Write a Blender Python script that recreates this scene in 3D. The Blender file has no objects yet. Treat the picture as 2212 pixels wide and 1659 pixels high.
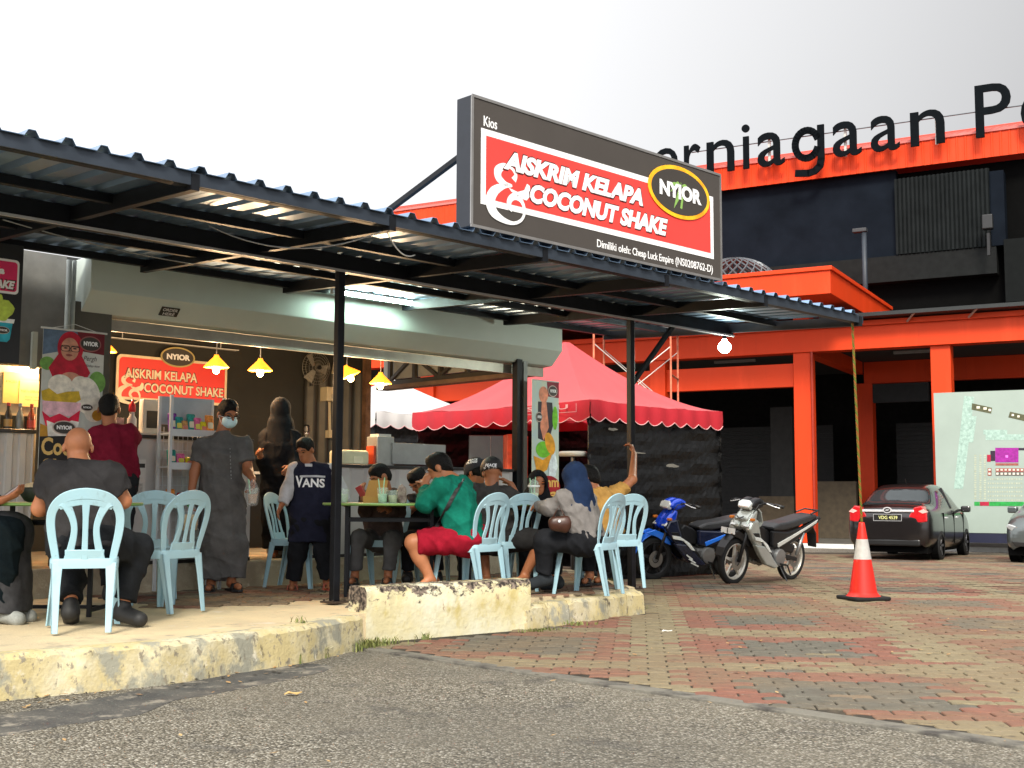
import bpy, bmesh, math, random
import numpy as np
from mathutils import Vector, Matrix
random.seed(7)
R = math.radians
scene = bpy.context.scene
COL = scene.collection

# ------------------------------------------------------------------ camera
F = 2600.0                       # focal length in pixels of a 2212 px wide view
cam_data = bpy.data.cameras.new('camera')
cam_data.sensor_width = 36.0
cam_data.lens = 36.0 * F / 2212.0
cam_data.clip_end = 800.0
cam = bpy.data.objects.new('camera', cam_data)
COL.objects.link(cam)
CAM = Vector((0, 0, 1.0))
CM = Matrix.Rotation(R(90 + 5.47), 3, 'X') @ Matrix.Rotation(0.0045, 3, 'Z')
cam.matrix_world = Matrix.Translation(CAM) @ CM.to_4x4()
scene.camera = cam

# ------------------------------------------------------------------ world, sun, exposure
SUN_DIR = Vector((-0.08, -0.75, 0.655)).normalized()      # towards the sun behind the clouds
w = bpy.data.worlds.new('World'); scene.world = w; w.use_nodes = True
nt = w.node_tree; nt.nodes.clear()
sky = nt.nodes.new('ShaderNodeTexSky'); sky.sky_type = 'NISHITA'; sky.sun_disc = False
sky.sun_elevation = math.asin(SUN_DIR.z); sky.sun_rotation = math.atan2(SUN_DIR.x, SUN_DIR.y)
sky.air_density = 1.0; sky.dust_density = 6.0; sky.ozone_density = 1.0
bw = nt.nodes.new('ShaderNodeRGBToBW')
geo = nt.nodes.new('ShaderNodeTexCoord')
noi = nt.nodes.new('ShaderNodeTexNoise'); noi.inputs['Scale'].default_value = 1.3; noi.inputs['Detail'].default_value = 4
dot = nt.nodes.new('ShaderNodeVectorMath'); dot.operation = 'DOT_PRODUCT'
dot.inputs[1].default_value = (-0.80, 0.35, 0.48)
mr = nt.nodes.new('ShaderNodeMapRange'); mr.inputs['From Min'].default_value = -0.05; mr.inputs['From Max'].default_value = 1.0
mr.inputs['To Min'].default_value = 0.19; mr.inputs['To Max'].default_value = 0.95
mixc = nt.nodes.new('ShaderNodeMix'); mixc.data_type = 'RGBA'; mixc.inputs['Factor'].default_value = 0.88
mul = nt.nodes.new('ShaderNodeVectorMath'); mul.operation = 'SCALE'
nm = nt.nodes.new('ShaderNodeMapRange'); nm.inputs['To Min'].default_value = 0.95; nm.inputs['To Max'].default_value = 1.05
mm = nt.nodes.new('ShaderNodeMath'); mm.operation = 'MULTIPLY'
bg = nt.nodes.new('ShaderNodeBackground'); bg.inputs['Strength'].default_value = 0.125
out = nt.nodes.new('ShaderNodeOutputWorld')
L = nt.links.new
L(geo.outputs['Generated'], dot.inputs[0]); L(dot.outputs['Value'], mr.inputs['Value'])
L(geo.outputs['Generated'], noi.inputs['Vector']); L(noi.outputs['Fac'], nm.inputs['Value'])
dot2 = nt.nodes.new('ShaderNodeVectorMath'); dot2.operation = 'DOT_PRODUCT'; dot2.inputs[1].default_value = tuple(SUN_DIR)   # hazy glow around the veiled sun
mr2 = nt.nodes.new('ShaderNodeMapRange'); mr2.interpolation_type = 'SMOOTHSTEP'; mr2.inputs['From Min'].default_value = 0.0; mr2.inputs['From Max'].default_value = 1.0; mr2.inputs['To Max'].default_value = 1.0
add2 = nt.nodes.new('ShaderNodeMath'); add2.operation = 'ADD'
L(geo.outputs['Generated'], dot2.inputs[0]); L(dot2.outputs['Value'], mr2.inputs['Value']); L(mr2.outputs['Result'], add2.inputs[0]); L(mr.outputs['Result'], add2.inputs[1])
L(add2.outputs['Value'], mm.inputs[0]); L(nm.outputs['Result'], mm.inputs[1])
mul.inputs[0].default_value = (7.6, 7.65, 7.8)            # overcast cloud layer
L(mm.outputs['Value'], mul.inputs['Scale'])
L(sky.outputs['Color'], bw.inputs['Color'])
L(bw.outputs['Val'], mixc.inputs['A']); L(mul.outputs['Vector'], mixc.inputs['B'])
L(mixc.outputs['Result'], bg.inputs['Color']); L(bg.outputs['Background'], out.inputs['Surface'])
sun_d = bpy.data.lights.new('sun', 'SUN'); sun_d.energy = 2.2; sun_d.angle = R(14); sun_d.color = (1.0, 0.93, 0.80)
sun = bpy.data.objects.new('sun', sun_d); COL.objects.link(sun)
sun.rotation_euler = SUN_DIR.to_track_quat('Z', 'Y').to_euler()
vs = scene.view_settings
vs.view_transform = 'Standard'; vs.look = 'None'; vs.gamma = 1.0; vs.use_curve_mapping = False
vs.exposure = 1.0
try:
    scene.cycles.use_denoising = True
    scene.cycles.max_bounces = 8; scene.cycles.sample_clamp_indirect = 6.0
    scene.cycles.transparent_max_bounces = 8
except Exception:
    pass

# ------------------------------------------------------------------ placing: a point of the real place from its bearing and its distance
def ray(px, py):
    return CM @ Vector(((px - 1106) / F, (829.5 - py) / F, -1.0))
def at(px, py, Y):
    r = ray(px, py); return CAM + r * (Y / r.y)
def gnd(px, py, z=0.0):
    r = ray(px, py); return CAM + r * ((z - 1.0) / r.z)
def onplane(px, py, n, d):
    r = ray(px, py); return CAM + r * ((d - CAM.dot(n)) / r.dot(n))
U = Vector((math.sin(R(45.5)), math.cos(R(45.5)), 0)); V = Vector((-U.y, U.x, 0)); Z = Vector((0, 0, 1))
def K(s, v, z): return U * s + V * v + Z * z            # kiosk frame: s along the front, v towards the back
def sof(px, v, py=1078):                                  # s of a bearing on the plane v
    p = onplane(px, py, V, v); return p.dot(U)
def zof(px, py, v): return onplane(px, py, V, v).z
def gz(y):                                               # ground falls a little towards the far building
    return 0.0 if y < 15 else (-0.15 * (y - 15) / 8 if y < 23 else -0.15)

# ------------------------------------------------------------------ materials
def lin(c):
    if isinstance(c, str):
        c = c.lstrip('#'); c = [int(c[i:i + 2], 16) / 255 for i in (0, 2, 4)]
        return tuple(x / 12.92 if x <= 0.04045 else ((x + 0.055) / 1.055) ** 2.4 for x in c)
    return tuple(c)
MATS = {}
def mat(name, col, rough=0.6, metal=0.0, var=0.12, scale=6.0, bump=0.0, bscale=40.0, spec=0.4, coat=0.0, trans=0.0, emit=None, estr=0.0, alpha=1.0, sheen=0.0, col2=None, detail=5.0, world=False, sub=0.0):
    if name in MATS: return MATS[name]
    m = bpy.data.materials.new(name); m.use_nodes = True
    n = m.node_tree; b = n.nodes['Principled BSDF']; l = n.links.new
    c = lin(col)
    b.inputs['Roughness'].default_value = rough; b.inputs['Metallic'].default_value = metal
    b.inputs['Specular IOR Level'].default_value = spec
    b.inputs['Coat Weight'].default_value = coat; b.inputs['Coat Roughness'].default_value = 0.08
    if trans: b.inputs['Transmission Weight'].default_value = trans
    if alpha < 1: b.inputs['Alpha'].default_value = alpha
    if sub:
        b.inputs['Subsurface Weight'].default_value = sub; b.inputs['Subsurface Radius'].default_value = (0.02, 0.008, 0.004)
    if sheen: b.inputs['Sheen Weight'].default_value = sheen
    if emit:
        b.inputs['Emission Color'].default_value = (*lin(emit), 1); b.inputs['Emission Strength'].default_value = estr
    tc = n.nodes.new('ShaderNodeTexCoord')
    if world:
        g = n.nodes.new('ShaderNodeNewGeometry'); src = g.outputs['Position']
    else:
        src = tc.outputs['Object']
    if var > 0 or col2:
        t = n.nodes.new('ShaderNodeTexNoise'); t.inputs['Scale'].default_value = scale; t.inputs['Detail'].default_value = detail
        t.inputs['Roughness'].default_value = 0.6
        r = n.nodes.new('ShaderNodeValToRGB')
        c2 = lin(col2) if col2 else tuple(min(1, x * (1 + var)) for x in c)
        c1 = c if col2 else tuple(x * (1 - var) for x in c)
        r.color_ramp.elements[0].color = (*c1, 1); r.color_ramp.elements[0].position = 0.32
        r.color_ramp.elements[1].color = (*c2, 1); r.color_ramp.elements[1].position = 0.68
        l(src, t.inputs['Vector']); l(t.outputs['Fac'], r.inputs['Fac']); l(r.outputs['Color'], b.inputs['Base Color'])
    else:
        b.inputs['Base Color'].default_value = (*c, 1)
    if bump > 0:
        t2 = n.nodes.new('ShaderNodeTexNoise'); t2.inputs['Scale'].default_value = bscale; t2.inputs['Detail'].default_value = 6
        bp = n.nodes.new('ShaderNodeBump'); bp.inputs['Strength'].default_value = bump; bp.inputs['Distance'].default_value = 0.02
        l(src, t2.inputs['Vector']); l(t2.outputs['Fac'], bp.inputs['Height']); l(bp.outputs['Normal'], b.inputs['Normal'])
    MATS[name] = m
    return m
def weathered(name, base, layers, rough=0.9, bump=0.4, bscale=60.0):
    """base colour with stain / dirt layers: (colour, noise scale, threshold lo, hi, stretch)"""
    m = bpy.data.materials.new(name); m.use_nodes = True
    n = m.node_tree; b = n.nodes['Principled BSDF']; l = n.links.new
    b.inputs['Roughness'].default_value = rough; b.inputs['Specular IOR Level'].default_value = 0.25
    g = n.nodes.new('ShaderNodeNewGeometry'); cur = None
    for i, (c, sc, lo, hi, st) in enumerate(layers):
        mp = n.nodes.new('ShaderNodeMapping'); mp.inputs['Scale'].default_value = st; mp.inputs['Location'].default_value = (i * 3.7, i * 1.3, i * 2.1)
        t = n.nodes.new('ShaderNodeTexNoise'); t.inputs['Scale'].default_value = sc; t.inputs['Detail'].default_value = 8; t.inputs['Roughness'].default_value = 0.65
        mrr = n.nodes.new('ShaderNodeMapRange'); mrr.inputs['From Min'].default_value = lo; mrr.inputs['From Max'].default_value = hi
        mx = n.nodes.new('ShaderNodeMix'); mx.data_type = 'RGBA'
        l(g.outputs['Position'], mp.inputs['Vector']); l(mp.outputs['Vector'], t.inputs['Vector']); l(t.outputs['Fac'], mrr.inputs['Value'])
        l(mrr.outputs['Result'], mx.inputs['Factor']); mx.inputs['B'].default_value = (*lin(c), 1)
        if cur is None: mx.inputs['A'].default_value = (*lin(base), 1)
        else: l(cur, mx.inputs['A'])
        cur = mx.outputs['Result']
    l(cur, b.inputs['Base Color'])
    t2 = n.nodes.new('ShaderNodeTexNoise'); t2.inputs['Scale'].default_value = bscale; t2.inputs['Detail'].default_value = 8
    bp = n.nodes.new('ShaderNodeBump'); bp.inputs['Strength'].default_value = bump; bp.inputs['Distance'].default_value = 0.02
    l(g.outputs['Position'], t2.inputs['Vector']); l(t2.outputs['Fac'], bp.inputs['Height']); l(bp.outputs['Normal'], b.inputs['Normal'])
    MATS[name] = m
    return m

# ------------------------------------------------------------------ mesh builder and objects
ROOTM = {}
def tag(o, label=None, cat=None, group=None, kind=None):
    if label: o['label'] = label
    if cat: o['category'] = cat
    if group: o['group'] = group
    if kind: o['kind'] = kind
    return o
def thing(name, label, cat, loc=(0, 0, 0), rz=0.0, group=None, sc=1.0):
    o = bpy.data.objects.new(name, None); COL.objects.link(o)
    o.location = loc; o.rotation_euler = (0, 0, rz); o.scale = (sc, sc, sc); o.empty_display_size = 0.1
    ROOTM[o.name] = Matrix.Translation(Vector(loc)) @ Matrix.Rotation(rz, 4, 'Z') @ Matrix.Diagonal((sc, sc, sc, 1))
    return tag(o, label, cat, group)
class MB:
    def __init__(s): s.v = []; s.f = []; s.mi = []; s.cur = 0
    def add(s, vs_, fs, m=None):
        k = len(s.v); s.v += [tuple(x) for x in vs_]; s.f += [tuple(i + k for i in f) for f in fs]
        s.mi += [s.cur if m is None else m] * len(fs); return s
    def ob(s, o, a, b, c, a0, a1, b0, b1, c0, c1, m=None):       # oriented box
        o = Vector(o); P = [o + a * x + b * y + c * z_ for z_ in (c0, c1) for y in (b0, b1) for x in (a0, a1)]
        fs = [(0, 2, 3, 1), (4, 5, 7, 6), (0, 1, 5, 4), (2, 6, 7, 3), (0, 4, 6, 2), (1, 3, 7, 5)]
        if a.cross(b).dot(c) < 0: fs = [f[::-1] for f in fs]
        return s.add(P, fs, m)
    def box(s, x0, x1, y0, y1, z0, z1, m=None):
        return s.ob((0, 0, 0), Vector((1, 0, 0)), Vector((0, 1, 0)), Z, x0, x1, y0, y1, z0, z1, m)
    def kbox(s, s0, s1, v0, v1, z0, z1, m=None):
        return s.ob((0, 0, 0), U, V, Z, s0, s1, v0, v1, z0, z1, m)
    def bar(s, p, q, w_, h_=None, up=Z, m=None):                  # square bar between two points
        p = Vector(p); q = Vector(q); d = q - p; ln = d.length; d.normalize()
        if abs(d.dot(up)) > 0.98: up = Vector((U.x, U.y, 0))
        a = d.cross(up).normalized(); b = a.cross(d).normalized(); h_ = h_ or w_
        return s.ob(p, d, a, b, 0, ln, -w_ / 2, w_ / 2, -h_ / 2, h_ / 2, m)
    def tube(s, pts, r, n=8, m=None, cap=True):
        pts = [Vector(p) for p in pts]; k = len(pts); rs = r if isinstance(r, (list, tuple)) else [r] * k
        rings = []; ref = None
        for i in range(k):
            d = (pts[min(i + 1, k - 1)] - pts[max(i - 1, 0)]).normalized()
            if ref is None: ref = Vector((0, 0, 1)) if abs(d.z) < 0.9 else Vector((1, 0, 0))
            a = d.cross(ref).normalized(); b = d.cross(a).normalized(); ref = a.cross(d) if abs(a.cross(d).dot(d)) < .9 else ref
            rings.append([pts[i] + (a * math.cos(t) + b * math.sin(t)) * rs[i] for t in [2 * math.pi * j / n for j in range(n)]])
        vs_ = [v for rg in rings for v in rg]; fs = []
        for i in range(k - 1):
            for j in range(n):
                fs.append((i * n + j, i * n + (j + 1) % n, (i + 1) * n + (j + 1) % n, (i + 1) * n + j))
        if cap: fs += [tuple(range(n))[::-1], tuple((k - 1) * n + j for j in range(n))]
        return s.add(vs_, fs, m)
    def lathe(s, c, prof, n=24, ax=Z, m=None, cap=True):           # prof: (radius, height)
        c = Vector(c); ax = Vector(ax).normalized(); a = ax.orthogonal().normalized(); b = ax.cross(a)
        vs_ = [c + ax * h + (a * math.cos(2 * math.pi * j / n) + b * math.sin(2 * math.pi * j / n)) * r for r, h in prof for j in range(n)]
        fs = []
        for i in range(len(prof) - 1):
            for j in range(n): fs.append((i * n + j, i * n + (j + 1) % n, (i + 1) * n + (j + 1) % n, (i + 1) * n + j))
        if cap: fs += [tuple(range(n))[::-1], tuple((len(prof) - 1) * n + j for j in range(n))]
        return s.add(vs_, fs, m)
    def prism(s, pts, o, a, b, nrm, t0, t1, m=None):               # polygon (x,y) on axes a,b, extruded along nrm
        o = Vector(o); n = len(pts)
        vs_ = [o + a * x + b * y + nrm * t0 for x, y in pts] + [o + a * x + b * y + nrm * t1 for x, y in pts]
        ar = sum(pts[i][0] * pts[(i + 1) % n][1] - pts[(i + 1) % n][0] * pts[i][1] for i in range(n))
        fs = [tuple(range(n))[::-1], tuple(range(n, 2 * n))] + [(i, (i + 1) % n, n + (i + 1) % n, n + i) for i in range(n)]
        if (ar > 0) != (a.cross(b).dot(nrm) * (t1 - t0) > 0): fs = [f[::-1] for f in fs]
        return s.add(vs_, fs, m)
    def strip(s, pts, wax, hw, th, m=None):                         # ribbon of rectangular section: path, width axis, half widths, thickness
        pts = [Vector(p) for p in pts]; k = len(pts); vs_ = []
        hw = hw if isinstance(hw, (list, tuple)) else [hw] * k
        for i in range(k):
            d = (pts[min(i + 1, k - 1)] - pts[max(i - 1, 0)]).normalized()
            wv = Vector(wax[i] if isinstance(wax, list) else wax); wv = (wv - d * wv.dot(d)).normalized(); nn = d.cross(wv).normalized()
            for a_, b_ in ((-1, -1), (1, -1), (1, 1), (-1, 1)): vs_.append(pts[i] + wv * hw[i] * a_ + nn * th / 2 * b_)
        fs = [(0, 1, 2, 3)[::-1], tuple(4 * (k - 1) + j for j in range(4))]
        for i in range(k - 1):
            for j in range(4): fs.append((4 * i + j, 4 * i + (j + 1) % 4, 4 * i + 4 + (j + 1) % 4, 4 * i + 4 + j))
        return s.add(vs_, fs, m)
    def mesh(s, name, mats, smooth=False):
        me = bpy.data.meshes.new(name); me.from_pydata(s.v, [], s.f); me.update()
        for m in (mats if isinstance(mats, (list, tuple)) else [mats]): me.materials.append(m)
        me.polygons.foreach_set('material_index', s.mi)
        if smooth: me.polygons.foreach_set('use_smooth', [True] * len(me.polygons))
        return me
    def build(s, name, mats, parent=None, smooth=False, bevel=0.0, world=True, auto=False, fix=False):
        if parent is not None and world:
            inv = full(parent).inverted(); s.v = [tuple(inv @ Vector(v)) for v in s.v]
        me = s.mesh(name, mats, smooth)
        if fix:
            bm = bmesh.new(); bm.from_mesh(me); bmesh.ops.recalc_face_normals(bm, faces=bm.faces); bm.to_mesh(me); bm.free()
        return link(name, me, parent, bevel, auto)
def full(p):
    mtx = ROOTM.get(p.name, Matrix.Identity(4)) if p.parent is None else full(p.parent) @ p.matrix_basis
    return mtx
def link(name, me, parent=None, bevel=0.0, auto=False):
    o = bpy.data.objects.new(name, me); COL.objects.link(o)
    if parent is not None: o.parent = parent
    if bevel:
        bv = o.modifiers.new('bevel', 'BEVEL'); bv.width = bevel; bv.segments = 2; bv.limit_method = 'ANGLE'; bv.angle_limit = R(35)
    if auto:
        me.polygons.foreach_set('use_smooth', [True] * len(me.polygons))
        try: me.set_sharp_from_angle(angle=R(40))
        except Exception: pass
    return o
def children(o): return [c for c in bpy.data.objects if c.parent == o]
def copy_tree(o, parent=None):
    c = o.copy(); COL.objects.link(c); c.parent = parent
    for ch in KIDS.get(o.name, None) or children(o): copy_tree(ch, c)
    return c
KIDS = {}

# ------------------------------------------------------------------ lettering (built-in vector font turned into a mesh)
def text_pts(txt, bold=0.0, shear=0.0, extrude=0.0, spacing=1.0, res=3):
    cu = bpy.data.curves.new('t', 'FONT'); cu.body = txt; cu.size = 1.0; cu.offset = bold; cu.shear = shear; cu.extrude = extrude
    cu.space_character = spacing; cu.resolution_u = res; cu.fill_mode = 'BOTH' if extrude else 'FRONT'
    ob = bpy.data.objects.new('t', cu); COL.objects.link(ob)
    me = bpy.data.meshes.new_from_object(ob)
    vs_ = [v.co.copy() for v in me.vertices]; fs = [tuple(p.vertices) for p in me.polygons]
    bpy.data.objects.remove(ob); bpy.data.curves.remove(cu); bpy.data.meshes.remove(me)
    return vs_, fs
def put_text(mb, txt, o, a, b, x0, x1, y0, y1, off=0.0, th=0.0, m=None, **kw):
    """fit txt into the rectangle x0..x1, y0..y1 on axes a,b from o"""
    vs_, fs = text_pts(txt, extrude=0.5 if th else 0.0, **kw)
    if not vs_: return
    xs = [v.x for v in vs_]; ys = [v.y for v in vs_]; mx0, mx1, my0, my1 = min(xs), max(xs), min(ys), max(ys)
    n = a.cross(b); o = Vector(o); P = []
    for v in vs_:
        P.append(o + a * (x0 + (v.x - mx0) / (mx1 - mx0) * (x1 - x0)) + b * (y0 + (v.y - my0) / max(my1 - my0, 1e-6) * (y1 - y0)) + n * (off + v.z * th))
    mb.add(P, fs, m)
def ell(cx, cy, rx, ry, n=40, rot=0.0):
    return [(cx + rx * math.cos(t) * math.cos(rot) - ry * math.sin(t) * math.sin(rot), cy + rx * math.cos(t) * math.sin(rot) + ry * math.sin(t) * math.cos(rot)) for t in [2 * math.pi * i / n for i in range(n)]]
def rrect(x0, x1, y0, y1, r, n=6):
    p = []
    for cx, cy, a0 in ((x1 - r, y1 - r, 0), (x0 + r, y1 - r, 90), (x0 + r, y0 + r, 180), (x1 - r, y0 + r, 270)):
        p += [(cx + r * math.cos(R(a0 + 90 * i / n)), cy + r * math.sin(R(a0 + 90 * i / n))) for i in range(n + 1)]
    return p
# ================================================================== THE SETTING
def asphalt_mat():
    m = bpy.data.materials.new('asphalt'); m.use_nodes = True
    n = m.node_tree; b = n.nodes['Principled BSDF']; l = n.links.new
    b.inputs['Roughness'].default_value = 0.92; b.inputs['Specular IOR Level'].default_value = 0.2
    g = n.nodes.new('ShaderNodeNewGeometry')
    def noise(sc, det=6, dist=0):
        t = n.nodes.new('ShaderNodeTexNoise'); t.inputs['Scale'].default_value = sc; t.inputs['Detail'].default_value = det; t.inputs['Distortion'].default_value = dist
        l(g.outputs['Position'], t.inputs['Vector']); return t.outputs['Fac']
    def ramp(src, stops):
        r = n.nodes.new('ShaderNodeValToRGB'); l(src, r.inputs['Fac'])
        while len(r.color_ramp.elements) < len(stops): r.color_ramp.elements.new(0.5)
        for e, (p, c) in zip(r.color_ramp.elements, stops): e.position = p; e.color = (*c, 1)
        return r.outputs['Color']
    def mix(f, a, b_, mode='MIX'):
        x = n.nodes.new('ShaderNodeMix'); x.data_type = 'RGBA'; x.blend_type = mode
        if isinstance(f, float): x.inputs['Factor'].default_value = f
        else: l(f, x.inputs['Factor'])
        for s_, q in (('A', a), ('B', b_)):
            if isinstance(q, tuple): x.inputs[s_].default_value = (*q, 1)
            else: l(q, x.inputs[s_])
        return x.outputs['Result']
    v = n.nodes.new('ShaderNodeTexVoronoi'); v.inputs['Scale'].default_value = 95; l(g.outputs['Position'], v.inputs['Vector'])
    sep = n.nodes.new('ShaderNodeSeparateColor'); l(v.outputs['Color'], sep.inputs['Color'])
    stones = ramp(sep.outputs['Red'], [(0.0, (0.07, 0.066, 0.057)), (0.30, (0.155, 0.14, 0.11)), (0.70, (0.265, 0.238, 0.188)), (1.0, (0.56, 0.53, 0.46))])
    gaps = ramp(v.outputs['Distance'], [(0.40, (1, 1, 1)), (0.80, (0.30, 0.29, 0.26))])
    c = mix(1.0, stones, gaps, 'MULTIPLY')
    c = mix(ramp(noise(0.9, 5), [(0.35, (0, 0, 0)), (0.7, (0.55, 0.55, 0.55))]), c, (0.205, 0.183, 0.142))
    c = mix(ramp(noise(0.33, 4), [(0.42, (0, 0, 0)), (0.66, (0.62, 0.62, 0.62))]), c, (0.085, 0.081, 0.071))
    c = mix(ramp(noise(40, 3), [(0.62, (0, 0, 0)), (0.68, (0.8, 0.8, 0.8))]), c, (0.045, 0.042, 0.038))
    c = mix(ramp(noise(2.3, 8, 0.6), [(0.60, (0, 0, 0)), (0.68, (0.55, 0.55, 0.55))]), c, (0.07, 0.066, 0.06))
    l(c, b.inputs['Base Color'])
    bp = n.nodes.new('ShaderNodeBump'); bp.inputs['Strength'].default_value = 0.9; bp.inputs['Distance'].default_value = 0.012; bp.invert = True
    l(v.outputs['Distance'], bp.inputs['Height']); l(bp.outputs['Normal'], b.inputs['Normal'])
    return m
M_ASPH = asphalt_mat()
# ground sheet to the horizon
mb = MB(); ys = [-40, 0, 5, 10, 15, 17, 19, 21, 23, 40, 120, 400]; xs = [-400, -60, -10, 0, 10, 60, 400]
vs_ = [(x, y, gz(y)) for y in ys for x in xs]; nx = len(xs)
mb.add(vs_, [(j * nx + i, j * nx + i + 1, (j + 1) * nx + i + 1, (j + 1) * nx + i) for j in range(len(ys) - 1) for i in range(nx - 1)])
ground = tag(mb.build('ground', M_ASPH), kind='structure')
def blob(cx, cy, rx, ry, rot, n=28, rough=0.25, seed=0):
    rnd = random.Random(seed); ph = [rnd.uniform(0, 6.28) for _ in range(5)]; pts = []
    for i in range(n):
        t = 2 * math.pi * i / n; k = 1 + rough * (math.sin(2 * t + ph[0]) * .5 + math.sin(3 * t + ph[1]) * .4 + math.sin(5 * t + ph[2]) * .3 + math.sin(9 * t + ph[3]) * .2)
        x = rx * k * math.cos(t); y = ry * k * math.sin(t); pts.append((cx + x * math.cos(rot) - y * math.sin(rot), cy + x * math.sin(rot) + y * math.cos(rot)))
    return pts
M_TAR = weathered('tar_patch', (0.055, 0.054, 0.053), [((0.10, 0.095, 0.085), 4, 0.40, 0.7, (1, 1, 1)), ((0.22, 0.20, 0.165), 7, 0.54, 0.64, (1, 1, 1)), ((0.28, 0.255, 0.21), 45, 0.60, 0.70, (1, 1, 1))], rough=0.8, bump=0.3, bscale=40)
EX, EY = Vector((1, 0, 0)), Vector((0, 1, 0))
pts = [gnd(x, y) for x, y in ((-60, 1600), (0, 1590), (120, 1572), (300, 1545), (380, 1512), (500, 1492), (620, 1470), (700, 1452), (720, 1440), (640, 1432), (560, 1445), (420, 1472), (300, 1492), (160, 1520), (0, 1545), (-60, 1552))]
rag = []; rnd = random.Random(21)
for a_, b_ in zip(pts, pts[1:] + pts[:1]):
    for i in range(14): q = a_.lerp(b_, i / 14); rag.append((q.x, q.y + rnd.gauss(0, .010) + .02 * math.sin(q.x * 9)))
mb = MB(); mb.prism(rag, (0, 0, 0), EX, EY, Z, -0.004, 0.0018)
tag(mb.build('asphalt_patch', M_TAR), kind='structure')
M_OIL = weathered('oil_stain', (0.06, 0.055, 0.048), [((0.30, 0.275, 0.225), 75, 0.44, 0.60, (1, 1, 1))], rough=0.7, bump=0.8, bscale=120)
for i, (px, py, rx, ry) in enumerate(((695, 1514, .075, .06), (815, 1510, .12, .07), (790, 1548, .05, .04), (840, 1541, .07, .035), (960, 1523, .04, .03), (1395, 1512, .045, .035), (620, 1655, .08, .04))):
    p = gnd(px, py); mb = MB(); mb.prism(blob(p.x, p.y, rx, ry, .2 * i, seed=i + 3, rough=.35, n=64), (0, 0, 0), EX, EY, Z, -0.002, 0.0025)
    mb.build('oil_stain', M_OIL, ground)

# ------------------------------------------------------------------ interlocking pavers
PALETTE = {'yellow': ((0.185, 0.152, 0.090), (0.225, 0.188, 0.118)), 'red': ((0.170, 0.076, 0.054), (0.210, 0.098, 0.070)), 'grey': ((0.095, 0.088, 0.070), (0.128, 0.118, 0.095)), 'sand': ((0.17, 0.125, 0.08), (0.20, 0.15, 0.10))}
def paver_mat(nm_, c1, c2):
    return weathered('paver_' + nm_, c1, [(c2, 7, 0.35, 0.65, (1, 1, 1)), ((0.17, 0.125, 0.078), 0.7, 0.40, 0.70, (1, 1, 1)), ((0.07, 0.058, 0.046), 13, 0.57, 0.74, (1, 1, 1)), ((0.085, 0.068, 0.054), 1.7, 0.60, 0.85, (1, 1, 1)), ((0.24, 0.215, 0.165), 26, 0.62, 0.75, (1, 1, 1))], rough=0.9, bump=0.35, bscale=70)
PM = [paver_mat(k, *PALETTE[k]) for k in ('yellow', 'red', 'grey', 'sand')]
PL, PW = 0.226, 0.113
def paver_outline(g=0.005):
    a = 0.011; top = []; n = 4; q = []
    for i in range(n + 1):
        x = -PL / 2 + PL * i / n; q.append((x, a if i % 2 else -a))
    low = [(min(max(x, -PL / 2 + g), PL / 2 - g), -PW / 2 + g + y) for x, y in q]; up_ = [(min(max(x, -PL / 2 + g), PL / 2 - g), PW / 2 - g + y) for x, y in reversed(q)]
    return low + up_
def paver_mesh(mi, h=0.02):
    o = paver_outline(); n = len(o); ins = [(x * 0.965, y * 0.93) for x, y in o]
    m_ = MB(); vs = [(x, y, -h) for x, y in o] + [(x, y, -0.005) for x, y in o] + [(x, y, 0.0) for x, y in ins]
    fs = [(i, (i + 1) % n, n + (i + 1) % n, n + i) for i in range(n)] + [(n + i, n + (i + 1) % n, 2 * n + (i + 1) % n, 2 * n + i) for i in range(n)] + [tuple(range(2 * n, 3 * n))]
    m_.add(vs, fs); return m_
PMESH = []
for i in range(4): PMESH.append(paver_mesh(i).mesh('paver', PM[i]))
def lay(area_ok, ang, colour, top, parent, x0, x1, y0, y1, key, nmax=300, limit_far=None, near=13.0):
    e1 = Vector((math.cos(ang), math.sin(ang), 0)); e2 = Vector((-math.sin(ang), math.cos(ang), 0)); cells = []
    j = 0; rnd = random.Random(5)
    for j in range(int((y1 - y0) / PW)):
        for i in range(int((x1 - x0) / PL)):
            a = x0 + (i + 0.5 * (j % 2)) * PL; b = y0 + j * PW; p = e1 * a + e2 * b
            if area_ok(p): cells.append((p, colour(a, b, rnd)))
    cells.sort(key=lambda c: key(c[0])); out_ = paver_outline(); rest = MB()
    for k, (p, ci) in enumerate(cells):
        z_ = gz(p.y) + top + rnd.uniform(-.003, .003); tilt = (rnd.uniform(-.012, .012), rnd.uniform(-.012, .012), ang + rnd.uniform(-.02, .02))
        if k < nmax:
            o = bpy.data.objects.new('paver', PMESH[ci]); COL.objects.link(o); o.parent = parent; o.location = (p.x, p.y, z_); o.rotation_euler = tilt
        elif p.y < near:
            n = len(out_); vs = [p + e1 * x + e2 * y + Z * (z_ - p.z + h_) for h_, kk in ((-.015, 1), (-.003, 1), (0, .95)) for x, y in [(q[0] * kk, q[1] * kk) for q in out_]]
            rest.add(vs, [(i, (i + 1) % n, n + (i + 1) % n, n + i) for i in range(n)] + [(n + i, n + (i + 1) % n, 2 * n + (i + 1) % n, 2 * n + i) for i in range(n)] + [tuple(range(2 * n, 3 * n))], ci)
        else:
            hx, hy = PL / 2 - .005, PW / 2 - .005
            rest.add([p + e1 * x + e2 * y + Z * (z_ - p.z) for x, y in ((-hx, -hy), (hx, -hy), (hx, hy), (-hx, hy))], [(0, 1, 2, 3)], ci)
    if rest.v: tag(rest.build('pavers', PM, parent, world=False), kind='stuff')
ANG = R(-6)
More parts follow.
